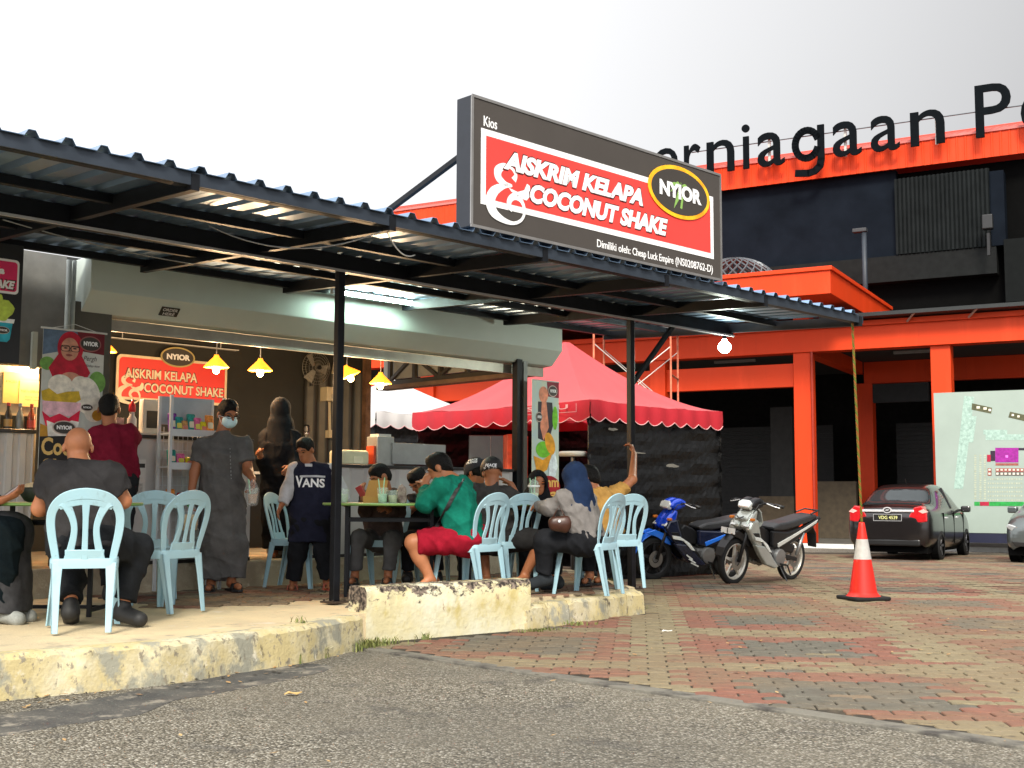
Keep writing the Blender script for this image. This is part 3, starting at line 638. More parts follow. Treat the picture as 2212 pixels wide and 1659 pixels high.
# ================================================================== KIOSK
KF = .44                                                     # kiosk floor height
M_PLASTER = mat('kiosk_wall_grey', (.085, .082, .07), .8, var=.2, scale=2, bump=.1)
M_DARKWALL = mat('kiosk_wall_dark', (.021, .021, .0175), .75, var=.25, scale=1.3, bump=.12, bscale=12)
M_PLINTH = weathered('plinth_concrete', (.38, .33, .24), [((.26, .22, .16), 4, .45, .65, (1, 1, 1)), ((.5, .45, .35), 9, .58, .7, (1, 1, 1))])
M_MINT = mat('shutter_box_paint', (.47, .535, .50), .5, var=.04, scale=3, spec=.4)
kio = thing('kiosk', 'dark walled open front food kiosk with pale shutter box under the canopy', 'kiosk', K(7, 10, PZ))
mb = MB(); mb.kbox(-1, 9.95, 9.4, 12.5, 0.0, KF); mb.build('plinth', M_PLINTH, kio, bevel=.012)
mb = MB(); mb.kbox(-1, 9.5, 12.4, 12.5, KF, 3.0); mb.build('back_wall', M_DARKWALL, kio)
mb = MB(); mb.kbox(-1, 9.95, 9.76, 12.55, 2.985, 3.02); mb.build('ceiling', mat('ceiling_dark', (.03, .03, .03), .7), kio)
# corrugated end of back wall
mb = MB(); k = 26; P = []
for i in range(k + 1):
    s = 8.55 + (9.5 - 8.55) * i / k; P.append((s, 12.36 + .035 * math.sin(i * 1.25)))
mb.add([K(s, v, z) for z in (KF, 2.6) for s, v in P], [(i, i + 1, k + 2 + i, k + 1 + i) for i in range(k)]); mb.build('corrugated_panel', mat('corrugated_grey', (.055, .052, .042), .5, .3, var=.15), kio, smooth=True)
mb = MB(); mb.kbox(9.42, 9.5, 12.25, 12.33, KF, 2.95); mb.build('pillar', mat('rust_pillar', (.14, .075, .04), .7, var=.4, scale=10), kio)
mb = MB(); mb.kbox(9.34, 9.42, 9.42, 9.50, KF, 2.55); mb.build('pillar', M_STEEL, kio)
mb = MB(); mb.kbox(9.46, 9.52, 9.44, 9.50, KF, 2.6); mb.build('pillar', mat('grey_pillar', (.22, .23, .22), .5, .3), kio)
# shutter box
prof = [(9.30, 2.965), (9.30, 2.68), (9.46, 2.52), (9.70, 2.50), (9.75, 2.56), (9.75, 2.965)]
mb = MB(); P = [K(s, v, z) for s in (4.33, 9.94) for v, z in prof]; n = 6
mb.add(P, [(i, n + i, n + (i + 1) % n, (i + 1) % n) for i in range(n)] + [tuple(range(n)), tuple(range(2 * n - 1, n - 1, -1))]); mb.build('shutter_box', M_MINT, kio, fix=True, bevel=.006)
mb = MB(); mb.kbox(4.3, 9.9, 9.56, 9.60, 2.40, 2.50); mb.build('shutter_slat', mat('shutter_rail', (.35, .33, .28), .4, .5), kio)
# side truss on the right end
for a, b in (((9.7, 2.50), (12.3, 2.50)), ((9.7, 2.84), (12.3, 2.84))):
    mb = MB(); mb.bar(K(9.85, a[0], a[1]), K(9.85, b[0], b[1]), .06); mb.build('truss_chord', mat('truss_brown', (.055, .05, .04), .5, .2), kio)
for i in range(6):
    v = 9.8 + i * .5
    mb = MB(); mb.bar(K(9.85, v, 2.50), K(9.85, v, 2.84), .05, up=U); mb.build('truss_web', MATS['truss_brown'], kio)
    if i < 5: mb = MB(); mb.bar(K(9.85, v if i % 2 else v + .55, 2.50), K(9.85, v + .55 if i % 2 else v, 2.84), .04, up=U); mb.build('truss_web', MATS['truss_brown'], kio)
mb = MB(); mb.kbox(9.90, 9.95, 9.76, 12.5, 2.56, 2.98); mb.build('gable_panel', mat('gable_grey', (.3, .31, .28), .6), kio)
mb = MB(); mb.kbox(9.78, 9.96, 9.76, 12.5, 2.42, 2.47); mb.build('end_soffit', mat('soffit_brown', (.16, .10, .06), .6, var=.25, scale=5), kio)
# left wall column with conduits
mb = MB(); mb.kbox(4.28, 4.60, 9.46, 9.78, KF, 2.60); mb.build('wall_column', M_PLASTER, kio)
mb = MB(); mb.kbox(3.25, 4.24, 9.56, 9.68, 2.05, 2.98); mb.build('wall_panel', mat('soffit_grey', (.17, .17, .16), .6, var=.15), kio)
for ds, r_ in ((4.19, .022), (4.235, .016)):
    mb = MB(); mb.tube([K(ds, 9.40, .45), K(ds, 9.40, 2.92)], r_, 10); mb.build('conduit', mat('conduit_grey', (.42, .46, .43), .4), kio, smooth=True)
mb = MB(); mb.kbox(3.96, 4.0, 9.5, 9.54, 2.02, 2.32); mb.build('conduit', MATS['conduit_grey'], kio)
# counters
M_PANEL = mat('counter_white', (.46, .45, .44), .45, var=.08, scale=4); M_TOP = mat('counter_black', (.015, .015, .015), .3)
def corr_counter(name, lbl, s0, s1, z0, z1, v=9.47, pitch_=.105, top=True):
    c = thing(name, lbl, 'counter', K((s0 + s1) / 2, v + .3, KF)); n = int((s1 - s0) / pitch_); P = []
    for i in range(n):
        a = s0 + i * (s1 - s0) / n; w_ = (s1 - s0) / n; P += [(a, 0), (a + w_ * .45, 0), (a + w_ * .55, .018), (a + w_ * .92, .018)]
    P.append((s1, 0)); k = len(P); mb = MB()
    mb.add([K(s, v - .018 + h, z) for z in (z0, z1) for s, h in P], [(i, i + 1, k + i + 1, k + i) for i in range(k - 1)]); mb.build('corrugated_front', M_PANEL, c)
    mb = MB(); mb.kbox(s0, s1, v + .005, v + .5, z0, z1 - .01); mb.build('carcass', mat('carcass', (.2, .2, .2), .6), c)
    mb = MB(); mb.kbox(s0 - .01, s1 + .01, v - .04, v + .52, z1, z1 + .03); mb.build('countertop', M_TOP, c, bevel=.004)
    mb = MB(); mb.kbox(s0, s1, v - .03, v + .4, KF, z0); mb.build('base_rail', M_TOP, c)
    return c
corr_counter('counter', 'white corrugated counter at the left edge beside the tall ice cream banner', .5, 3.98, KF + .03, 1.50)
corr_counter('counter', 'pale grey counter holding the payment stand behind the man in maroon', 4.62, 5.98, KF + .03, 1.50, pitch_=.45)
corr_counter('counter', 'long white panel counter behind the seated diners', 6.5, 9.3, KF + .03, 1.30, pitch_=.38)
# ================================================================== LAMPS, SIGNS, BANNERS, KIOSK GOODS
def pendant(px, py, lbl, v=9.9, tilt=0.0):
    z = zof(px, py, v) + .075; s = sof(px, v, py); p = K(s, v, z)
    t = thing('pendant_lamp', lbl, 'lamp', p, group='lit pendant lamps along the kiosk')
    mb = MB(); mb.tube([p + Z * .03, p + Z * (2.98 - z)], .005, 6); mb.build('cord', M_WIRE, t)
    ax = Vector((tilt, -.15 * abs(tilt), 1)).normalized()
    mb = MB(); mb.lathe(p, [(.115, -.075), (.118, -.070), (.07, -.02), (.028, .022), (.02, .045), (.012, .045), (.02, .015), (.062, -.024), (.110, -.075)], 28, ax, cap=False)
    mb.build('lamp_shade', mat('amber_shade', (.90, .36, .04), .5, var=.03, trans=0, emit=(1.0, .28, .015), estr=1.3), t, smooth=True)
    mb = MB(); mb.lathe(p - ax * .135, [(.0, 0), (.018, .005), (.03, .022), (.034, .045), (.03, .07), (.02, .09), (.014, .11)], 16, ax, cap=False)
    mb.build('bulb', mat('lit_bulb', (1, .9, .6), .3, var=0, emit=(1.0, .62, .22), estr=26), t, smooth=True)
    ld = bpy.data.lights.new('bulb_light', 'POINT'); ld.energy = 26; ld.color = (1.0, .66, .36); ld.shadow_soft_size = .04
    lo = bpy.data.objects.new('bulb_light', ld); COL.objects.link(lo); lo.parent = t; lo.location = (0, -.0, -.17)
pendant(78, 752, 'lit amber pendant lamp left of the tall ice cream banner'); pendant(222, 760, 'lit amber pendant lamp mostly hidden behind the right edge of the ice cream banner')
pendant(467, 794, 'lit amber pendant lamp in front of the red menu sign'); pendant(562, 801, 'lit amber pendant lamp between the red menu sign and the wall fan')
pendant(749, 814, 'tilted lit amber pendant lamp just right of the front canopy post', tilt=-.45); pendant(822, 829, 'lit amber pendant lamp in front of the white tent')
# fluorescent tube under the canopy
a, b = sof(716, 9.05, 628), sof(910, 9.05, 660); zt = zof(813, 640, 9.05)
t = thing('tube_light', 'glowing white fluorescent tube hung under the canopy before the shutter box', 'lamp', K((a + b) / 2, 9.05, zt))
mb = MB(); mb.kbox(a, b, 9.03, 9.07, zt, zt + .03); mb.build('batten', mat('batten', (.7, .7, .7), .5), t)
mb = MB(); mb.tube([K(a + .03, 9.05, zt - .02), K(b - .03, 9.05, zt - .02)], .016, 12); mb.build('tube', mat('lit_tube', (1, 1, 1), .3, var=0, emit=(.74, 1.0, .84), estr=62), t, smooth=True)
for s in (a, b - .03): mb = MB(); mb.kbox(s, s + .03, 9.03, 9.07, zt - .04, zt); mb.build('end_cap', mat('endcap', (.5, .5, .48), .5), t)
for s in (a + .1, b - .1): mb = MB(); mb.tube([K(s, 9.05, zt + .03), K(s, 9.05, rz_(9.05))], .006, 6); mb.build('hanger', M_WIRE, t)
# flood lamp on the end of the beam
p = K(10.5, 7.467, 2.62)
t = thing('flood_lamp', 'bright round floodlight glowing under the right end of the canopy', 'lamp', p)
mb = MB(); mb.lathe(p, [(.0, -.06), (.035, -.057), (.062, -.03), (.07, .0), (.058, .035), (.03, .06), (.02, .085)], 20, Z, cap=False); mb.build('bulb', mat('lit_flood', (1, 1, .95), .3, var=0, emit=(.95, 1.0, .86), estr=30), t, smooth=True)
mb = MB(); mb.tube([p + Z * .08, K(10.5, 7.467, 2.74)], .022, 10); mb.build('lamp_holder', M_STEEL, t)
ld = bpy.data.lights.new('flood_light', 'POINT'); ld.energy = 26; ld.color = (.9, 1.0, .86); ld.shadow_soft_size = .07
lo = bpy.data.objects.new('flood_light', ld); COL.objects.link(lo); lo.parent = t; lo.location = (0, 0, -.15)

# red menu sign on the back wall
v = 12.34; a, b = sof(250, v, 815), sof(489, v, 830); z0, z1 = zof(255, 862, v), zof(255, 764, v); o = K(a, v, z0); w_, h_ = b - a, z1 - z0
t = thing('menu_sign', 'red and cream sign on the dark rear wall behind the standing man', 'sign', K((a + b) / 2, v, z0))
mb = MB(); mb.prism(rrect(0, w_, 0, h_, .06), o, U, Z, -V, 0, .01); mb.build('border', mat('sign_cream', (.75, .62, .40), .5), t)
mb = MB(); mb.prism(rrect(.03, w_ - .03, .03, h_ - .03, .05), o, U, Z, -V, .01, .013); mb.build('red_panel', M_RED, t)
slab_text(t, 'AISKRIM KELAPA', o, U, Z, .10, .98, h_ * .49, h_ * .70, .0165, mat('sign_cream2', (.8, .7, .5), .5), shear=0, bold=.022, out=M_OUT)
slab_text(t, 'COCONUT SHAKE', o, U, Z, .33, w_ - .05, h_ * .19, h_ * .40, .0165, MATS['sign_cream2'], shear=0, bold=.022, out=M_OUT)
mb = MB(); put_amp(mb, o, U, Z, .02, .32, -.03, .27, .015); mb.build('ampersand', MATS['sign_cream2'], t)
oval_logo(t, o, U, Z, w_ * .53, h_ + .02, .215, .115, .018, ring=mat('ring_olive', (.42, .33, .12), .5), palm=False)
mb = MB(); mb.kbox(a - .12, b + .12, 12.28, 12.36, z1 + .16, z1 + .17); mb.build('rail', M_WIREW, t)
for s in (a + .05, b - .1): mb = MB(); mb.tube([K(s, 12.32, z1 + .17), K(s, 12.32, 2.98)], .006, 6); mb.build('hanger', M_WIREW, t)
# order here plate
o_ = onplane(347, 672, V, 9.44); t = thing('order_plate', 'small black order here plate on the underside of the shutter box', 'sign', o_)
UL = (V * -.16 + Z * .16).normalized(); nn_ = U.cross(UL); c = K(sof(364, 9.40, 665), 9.385, 2.595); 
mb = MB(); mb.ob(c, U, UL, nn_, -.085, .085, -.045, .045, 0.0, .008); mb.build('plate', M_TOP, t)
mb = MB(); put_text(mb, 'ORDER', c, U, UL, -.07, .07, .006, .036, .0095, bold=.02); mb.build('lettering', mat('plate_white', (.6, .6, .6), .5), t); mb = MB(); put_text(mb, 'HERE', c, U, UL, -.055, .055, -.036, -.006, .0095, bold=.02); mb.build('lettering', mat('plate_white', (.6, .6, .6), .5), t)
# wall fan
v = 12.25; c = onplane(683, 795, V, v); t = thing('wall_fan', 'round grey wall fan on the dark kiosk wall', 'fan', c)
M_FAN = mat('fan_wire', (.24, .23, .19), .4, .5)
for r_ in (.05, .09, .13, .17, .205): mb = MB(); mb.tube([c - V * (.06 * (1 - (r_ / .21) ** 2)) + U * r_ * math.cos(x) + Z * r_ * math.sin(x) for x in [2 * math.pi * i / 32 for i in range(33)]], .0028, 5, cap=False); mb.build('cage_ring', M_FAN, t)
mb = MB()
for i in range(36): x = 2 * math.pi * i / 36; mb.tube([c - V * .06 + (U * math.cos(x) + Z * math.sin(x)) * .03, c - V * .045 + (U * math.cos(x) + Z * math.sin(x)) * .11, c + (U * math.cos(x) + Z * math.sin(x)) * .206], .0016, 4)
mb.build('cage', M_FAN, t)
for i in range(3):
    mb = MB(); x = 2 * math.pi * i / 3; d = U * math.cos(x) + Z * math.sin(x); e = -U * math.sin(x) + Z * math.cos(x)
    mb.add([c + d * .03 - e * .02 + V * .03, c + d * .18 - e * .07 + V * .05, c + d * .19 + e * .05 + V * .01, c + d * .03 + e * .03 + V * .02], [(0, 1, 2, 3)]); mb.build('blade', mat('fan_blade', (.30, .29, .25), .4), t)
mb = MB(); mb.lathe(c - V * .08, [(.026, 0), (.026, .03), (.02, .03)], 20, V); mb.build('hub', M_TOP, t)
mb = MB(); mb.tube([c + V * .03, c + V * .12], .05, 14); mb.tube([c + V * .1, c + V * .1 - Z * .22], .02, 8); mb.build('motor', M_TOP, t)
# hanging cable clips and small bulbs under the shutter box
for px, py, lbl in ((283, 678, 'small white spotlight on a bracket under the left of the shutter box'), (585, 722, 'small white spotlight on a bracket under the shutter box near the wall fan')):
    c = onplane(px, py + 4, V, 9.95); t = thing('spot_lamp', lbl, 'lamp', c)
    mb = MB(); mb.lathe(c, [(.0, -.02), (.016, -.012), (.018, .008), (.008, .022)], 12, Vector((1, -.3, 0)), cap=False); mb.build('bulb', mat('spot_lit', (1, 1, 1), .3, var=0, emit=(1, .98, .9), estr=9), t, smooth=True)
    mb = MB(); mb.bar(c, c - U * .25 + Z * .005, .012); mb.bar(c - U * .25, c - U * .25 + Z * .10, .010); mb.build('bracket', M_WIREW, t)
# electrical box, trunking and socket on the wall
v = 12.3
for px0, px1, py0, py1, nm_, lbl in ((700, 727, 838, 866, 'switch_box', 'cream electrical switch box on the wall beside the canopy post'), (706, 727, 930, 946, 'wall_socket', 'cream double wall socket under the switch box')):
    p, q = onplane(px0, py1, V, v), onplane(px1, py0, V, v); t = thing(nm_, lbl, 'electrical box', p); mb = MB()
    mb.ob(K(p.dot(U), v, p.z), U, V, Z, 0, q.dot(U) - p.dot(U), -.06, .1, 0, q.z - p.z); mb.build('body', mat('cream_plastic', (.55, .47, .30), .5), t, bevel=.006)
    mb = MB(); mb.ob(K(p.dot(U), v, p.z), U, V, Z, .07, .13, -.068, -.058, .03, .09); mb.build('switch', mat('switch_grey', (.35, .32, .25), .5), t)
p, q = onplane(716, 866, V, v), onplane(717, 930, V, v); t = thing('cable_trunking', 'thin cream cable trunking running down between switch box and socket', 'trunking', q); mb = MB(); mb.bar(K(p.dot(U), 12.36, p.z), K(q.dot(U), 12.36, q.z), .035); mb.bar(K(p.dot(U) + .05, 12.36, p.z + .35), K(p.dot(U) + .12, 12.36, 2.9), .02); mb.build('duct', MATS['cream_plastic'], t)

# ---------------------------------------------------------------- printed banners: flat print, built as thin layers
def flat(par, name, col, polys, o, a, b, off, rough=.5, join=False):
    n = a.cross(b); m_ = mat('print_' + col.lstrip('#'), col, rough, var=.26, scale=16)
    if join or len(polys) > 14:
        mb = MB()
        for i, q in enumerate(polys): mb.prism(q, o, a, b, n, off, off + .0008 + .0001 * (i % 5))
        return tag(mb.build(name, m_, par), kind='stuff')
    for i, q in enumerate(polys): mb = MB(); mb.prism(q, o, a, b, n, off, off + .0008 + .0001 * (i % 5)); mb.build(name, m_, par)
v = 9.14; a, b = sof(88, v, 860), sof(221, v, 860); zt = zof(150, 713, v); w_ = b - a; h_ = 1.42; o = K(a, v, zt - h_)
t = thing('banner', 'tall printed ice cream banner with a woman in red headscarf hung on the kiosk column', 'banner', o)
mb = MB(); mb.prism([(0, 0), (w_, 0), (w_, h_), (0, h_)], o, U, Z, -V, -.003, 0); mb.build('cloth', mat('banner_print', (.46, .50, .46), .5, var=.3, scale=5, col2=(.62, .62, .58)), t)
mb = MB(); mb.tube([o + U * -.02 + Z * h_, o + U * (w_ + .02) + Z * h_], .008, 8); mb.tube([o + U * .05 + Z * h_, o + U * w_ * .5 + Z * (h_ + .05), o + U * (w_ - .05) + Z * h_], .003, 5); mb.build('top_rod', M_WIREW, t)
YK = .84
S_ = lambda pts: [(x * w_, h_ - y * YK * w_) for x, y in pts]
E_ = lambda cx, cy, rx, ry, rot=0: [(cx * w_ + (x), h_ - cy * YK * w_ + y) for x, y in ell(0, 0, rx * w_, ry * .88 * w_, 28, rot)]
flat(t, 'print', '#5a6f88', [S_([(0, 0), (.58, 0), (.5, .35), (0, .5)])], o, U, Z, .0005)
flat(t, 'print', '#6e1220', [S_([(.54, 0), (1, 0), (1, .42), (.62, .38)])], o, U, Z, .0010)
flat(t, 'print', '#6fa04a', [E_(.08, .66, .12, .12), E_(.9, .95, .14, .2)], o, U, Z, .0012)
flat(t, 'print', '#b5122e', [E_(.44, .34, .21, .30), S_([(.26, .45), (.62, .45), (.78, .78), (.66, 1.02), (.22, 1.02), (.10, .74)])], o, U, Z, .0016)
flat(t, 'print', '#c98f76', [E_(.43, .36, .145, .205), E_(.46, .92, .17, .12), S_([(.3, .86), (.42, .80), (.46, .95), (.34, 1.0)]), S_([(.5, .80), (.64, .86), (.58, 1.0), (.47, .95)])], o, U, Z, .0028)
flat(t, 'print', '#2a1714', [S_([(.30, .31), (.42, .30), (.42, .315), (.30, .325)]), S_([(.46, .30), (.58, .31), (.58, .325), (.46, .315)]), E_(.36, .345, .03, .014), E_(.51, .345, .03, .014)], o, U, Z, .0040)
def ring(cx, cy, rx, ry, k=.84, n=24):
    q = []
    for i in range(n):
        t0, t1 = 2 * math.pi * i / n, 2 * math.pi * (i + 1) / n; pw = .6
        f = lambda tt, s: (cx + s * rx * math.copysign(abs(math.cos(tt)) ** pw, math.cos(tt)), cy + s * ry * math.copysign(abs(math.sin(tt)) ** pw, math.sin(tt)))
        q.append(S_([f(t0, 1), f(t1, 1), f(t1, k), f(t0, k)]))
    return q
flat(t, 'print', '#1d1716', ring(.355, .35, .075, .06) + ring(.515, .35, .075, .06) + [S_([(.42, .335), (.45, .335), (.45, .35), (.42, .35)])], o, U, Z, .0052)
flat(t, 'print', '#9a4a45', [E_(.42, .475, .055, .02)], o, U, Z, .0040); flat(t, 'print', '#b27a63', [S_([(.43, .36), (.455, .42), (.40, .425)])], o, U, Z, .0040)
flat(t, 'print', '#e4ddd0', [E_(.30, 1.05, .20, .19), E_(.62, 1.0, .14, .14), E_(.74, 1.22, .22, .34, .2), E_(.86, 1.5, .16, .2)], o, U, Z, .0042)
flat(t, 'print', '#c9a72a', [S_([(.0, 1.18), (.12, 1.12), (.25, 1.22), (.42, 1.16), (.6, 1.14), (.64, 1.3), (.5, 1.4), (.2, 1.42), (.02, 1.34)])], o, U, Z, .0056)
flat(t, 'print', '#e9b8c4', [S_([(.02, 1.36), (.64, 1.36), (.62, 1.62), (.04, 1.62)])], o, U, Z, .0066)
flat(t, 'print', '#d8123f', [S_([(.02, 1.55), (.15, 1.66), (.3, 1.58), (.45, 1.66), (.63, 1.50), (.6, 1.86), (.1, 1.86)])], o, U, Z, .0076)
flat(t, 'print', '#e8e2da', [S_([(.10, 1.72), (.3, 1.80), (.5, 1.70), (.62, 1.72), (.56, 2.1), (.14, 2.1)])], o, U, Z, .0086)
flat(t, 'print', '#b98526', [S_([(-.0, 1.78), (.14, 1.84), (.16, 2.1), (0, 2.1)]), E_(.92, 1.58, .09, .1)], o, U, Z, .0079)
flat(t, 'print', '#141110', [S_([(0, 2.02), (1, 1.95), (1, 2.84), (0, 2.84)])], o, U, Z, .0096)
ring_w = mat('ring_pale', (.55, .45, .40), .5)
oval_logo(t, o, U, Z, .76 * w_, h_ - .23 * YK * w_, .155 * w_ * 1.15, .11 * w_ * 1.15, .0050, ring=mat('ring_rose', (.30, .10, .09), .5), palm=False)
oval_logo(t, o, U, Z, .38 * w_, h_ - 1.84 * YK * w_, .19 * w_, .11 * w_, .0098, ring=ring_w, palm=False)
oval_logo(t, o, U, Z, .74 * w_, h_ - 1.44 * YK * w_, .10 * w_, .055 * w_, .0062, ring=ring_w, palm=False)
mb = MB(); put_text(mb, 'Pergh', o, U, Z, .66 * w_, .88 * w_, h_ - .58 * YK * w_, h_ - .46 * YK * w_, .003, shear=.3); mb.build('lettering', mat('script_brown', (.06, .04, .04), .6), t); mb = MB(); put_text(mb, 'Sedap kaw', o, U, Z, .70 * w_, .94 * w_, h_ - .68 * YK * w_, h_ - .62 * YK * w_, .003, shear=.3); mb.build('lettering', mat('script_brown', (.06, .04, .04), .6), t)
M_GOLD = mat('gold_letters', (.70, .45, .14), .5)
mb = MB(); put_text(mb, 'Coconut', o, U, Z, .03 * w_, 1.0 * w_, h_ - 2.36 * YK * w_, h_ - 2.03 * YK * w_, .0115, bold=.03); mb.build('lettering', M_GOLD, t); mb = MB(); put_text(mb, 'Shake', o, U, Z, .06 * w_, .85 * w_, h_ - 2.74 * YK * w_, h_ - 2.42 * YK * w_, .0115, bold=.03); mb.build('lettering', M_GOLD, t)
YK = 1.0
# right hand banner
v = 9.30; a, b = sof(1149, v, 930), sof(1207, v, 930); zt = zof(1170, 822, v); w_ = b - a; h_ = 1.30; o = K(a, v, zt - h_)
t = thing('banner', 'narrow colourful printed banner hung on the right kiosk pillar', 'banner', o)
mb = MB(); mb.prism([(0, 0), (w_, 0), (w_, h_), (0, h_)], o, U, Z, -V, -.003, 0); mb.build('cloth', mat('banner_print2', (.55, .62, .50), .5, var=.3, scale=5, col2=(.40, .55, .60)), t)
mb = MB(); mb.tube([o + Z * h_, o + U * w_ + Z * h_], .008, 8); mb.build('top_rod', M_WIREW, t)
flat(t, 'print', '#7a1428', [S_([(.55, 0), (1, 0), (1, .42), (.58, .4)])], o, U, Z, .001)
flat(t, 'print', '#2a2530', [S_([(.22, .55), (.75, .55), (.8, 1.1), (.6, 1.6), (.22, 1.5)])], o, U, Z, .001)
flat(t, 'print', '#d98a6a', [E_(.42, .36, .17, .24), S_([(.36, .55), (.52, .5), (.62, 1.2), (.42, 1.55), (.30, 1.2)])], o, U, Z, .002)
flat(t, 'print', '#6fbf2a', [E_(.42, 1.78, .28, .24), E_(.85, .95, .10, .35)], o, U, Z, .003)
flat(t, 'print', '#dd9a25', [E_(.66, 1.62, .17, .34, .4), S_([(.05, 1.95), (.4, 2.05), (.75, 1.85), (.55, 2.3), (.2, 2.45)])], o, U, Z, .0042)
flat(t, 'print', '#d9e6ee', [S_([(.62, 2.1), (.85, 1.8), (.95, 2.2), (.85, 2.5), (.62, 2.45)])], o, U, Z, .0042)
flat(t, 'print', '#a01020', [E_(.62, 2.75, .42, .34), S_([(.2, 2.7), (1, 2.6), (1, 3.15), (.2, 3.15)])], o, U, Z, .0052)
oval_logo(t, o, U, Z, .76 * w_, h_ - .25 * w_, .17 * w_, .15 * w_, .003, ring=ring_w, palm=False); oval_logo(t, o, U, Z, .25 * w_, h_ - .95 * w_, .11 * w_, .13 * w_, .004, ring=ring_w, palm=False)
mb = MB(); put_text(mb, 'jimm', o, U, Z, .22 * w_, .98 * w_, h_ - 2.82 * w_, h_ - 2.5 * w_, .0075, bold=.03); mb.build('lettering', mat('banner_gold', (.8, .5, .12), .5), t); mb = MB(); put_text(mb, 'pa', o, U, Z, .3 * w_, .98 * w_, h_ - 3.12 * w_, h_ - 2.86 * w_, .0075, bold=.03); mb.build('lettering', mat('banner_gold', (.8, .5, .12), .5), t)
# black menu board at the left edge
v = 9.0; b = sof(47, v, 655); a = b - .80; z1, z0 = zof(20, 527, v), zof(20, 785, v); o = K(a, v, z0); w_, h_ = b - a, z1 - z0
t = thing('menu_board', 'black hanging menu board with pink panel and ice cream cup at the left edge', 'sign', o)
mb = MB(); mb.ob(o, U, V, Z, 0, w_, 0, .03, 0, h_); mb.build('board', mat('board_black', (.018, .018, .02), .4), t, bevel=.004)
mb = MB(); mb.prism(rrect(.06, w_ - .03, h_ * .58, h_ * .87, .03), o, U, Z, -V, .001, .003); mb.build('border', M_WHITE, t)
mb = MB(); mb.prism(rrect(.08, w_ - .045, h_ * .60, h_ * .85, .025), o, U, Z, -V, .003, .0045); mb.build('pink_panel', mat('sign_pink', (.70, .03, .13), .5), t)
slab_text(t, 'COCONUT SHAKE', o, U, Z, .14, w_ - .06, h_ * .62, h_ * .69, .006, M_WHITE, out=M_OUT); slab_text(t, 'Aiskrim Kelapa', o, U, Z, .14, w_ - .14, h_ * .72, h_ * .80, .006, M_WHITE, shear=.1)
cx = w_ - .14
flat(t, 'print', '#2fa7bd', [[(cx - .10, h_ * .36), (cx + .08, h_ * .36), (cx + .06, h_ * .20), (cx + .04, h_ * .175), (cx - .06, h_ * .175), (cx - .085, h_ * .20)]], o, U, Z, .003)
flat(t, 'print', '#e8ece6', [[(cx - .11, h_ * .37), (cx + .092, h_ * .37), (cx + .085, h_ * .335), (cx - .1, h_ * .335)]], o, U, Z, .004)
flat(t, 'print', '#b9cf52', [blob(cx - .01, h_ * .44, .085, .085, .2, 24, .15, 4), blob(cx - .05, h_ * .5, .06, .06, .2, 24, .15, 6)], o, U, Z, .005)
oval_logo(t, o, U, Z, cx + .0, h_ * .27, .055, .028, .005, ring=ring_w, palm=False)
# hand written price board and freezer behind the left counter
v = 9.95; a, b = sof(2, v, 870) - .5, sof(84, v, 870); t = thing('display_freezer', 'glass fronted drinks freezer with yellow notices behind the left counter', 'freezer', K((a + b) / 2, v, KF))
zf = zof(40, 772, v); mb = MB(); mb.kbox(a, b, v + .02, v + .6, KF, zf); mb.build('cabinet', mat('freezer_steel', (.42, .40, .33), .35, .5, var=.1), t, bevel=.01)
zz = zof(40, 898, v); mb = MB(); mb.kbox(a + .06, b - .04, v + .005, v + .02, KF + .1, zz); mb.build('door', mat('freezer_glass', (.03, .035, .03), .1), t)
for q in ((a + .04, a + .06), (b - .04, b - .02)): mb = MB(); mb.kbox(q[0], q[1], v - .005, v + .02, KF + .1, zz + .02); mb.build('door_frame', mat('freezer_trim', (.6, .5, .32), .4, .4), t)
mb = MB(); mb.kbox(a + .06, b - .04, v - .004, v + .02, zz, zz + .02); mb.build('door_frame', MATS['freezer_trim'], t)
za, zb = zof(40, 872, v), zof(40, 805, v)
mb = MB(); mb.kbox(b - .30, b - .01, v - .002, v + .018, za, zb); mb.build('notice', mat('notice_yellow', (.85, .62, .18), .6), t)
mb = MB(); mb.kbox(b - .17, b - .008, v - .006, v - .003, za - .02, zb - .06); mb.build('notice', mat('notice_yellow2', (.90, .70, .25), .6), t)
mb = MB(); put_text(mb, 'WAKTU OPERASI', K(b - .16, v, za), U, Z, 0, .15, .10, .118, .0075); mb.build('lettering', mat('notice_ink', (.10, .05, .03), .7), t); mb = MB(); put_text(mb, 'Setiap hari', K(b - .16, v, za), U, Z, .04, .15, .055, .067, .0075); mb.build('lettering', MATS['notice_ink'], t); mb = MB(); put_text(mb, '12pm  7pm', K(b - .16, v, za), U, Z, .04, .15, .03, .042, .0075); mb.build('lettering', MATS['notice_ink'], t); mb = MB(); put_text(mb, 'MCSS', K(b - .28, v, za), U, Z, 0, .09, .17, .19, .0045); mb.build('lettering', mat('notice_ink', (.10, .05, .03), .7), t)
rnd = random.Random(2)
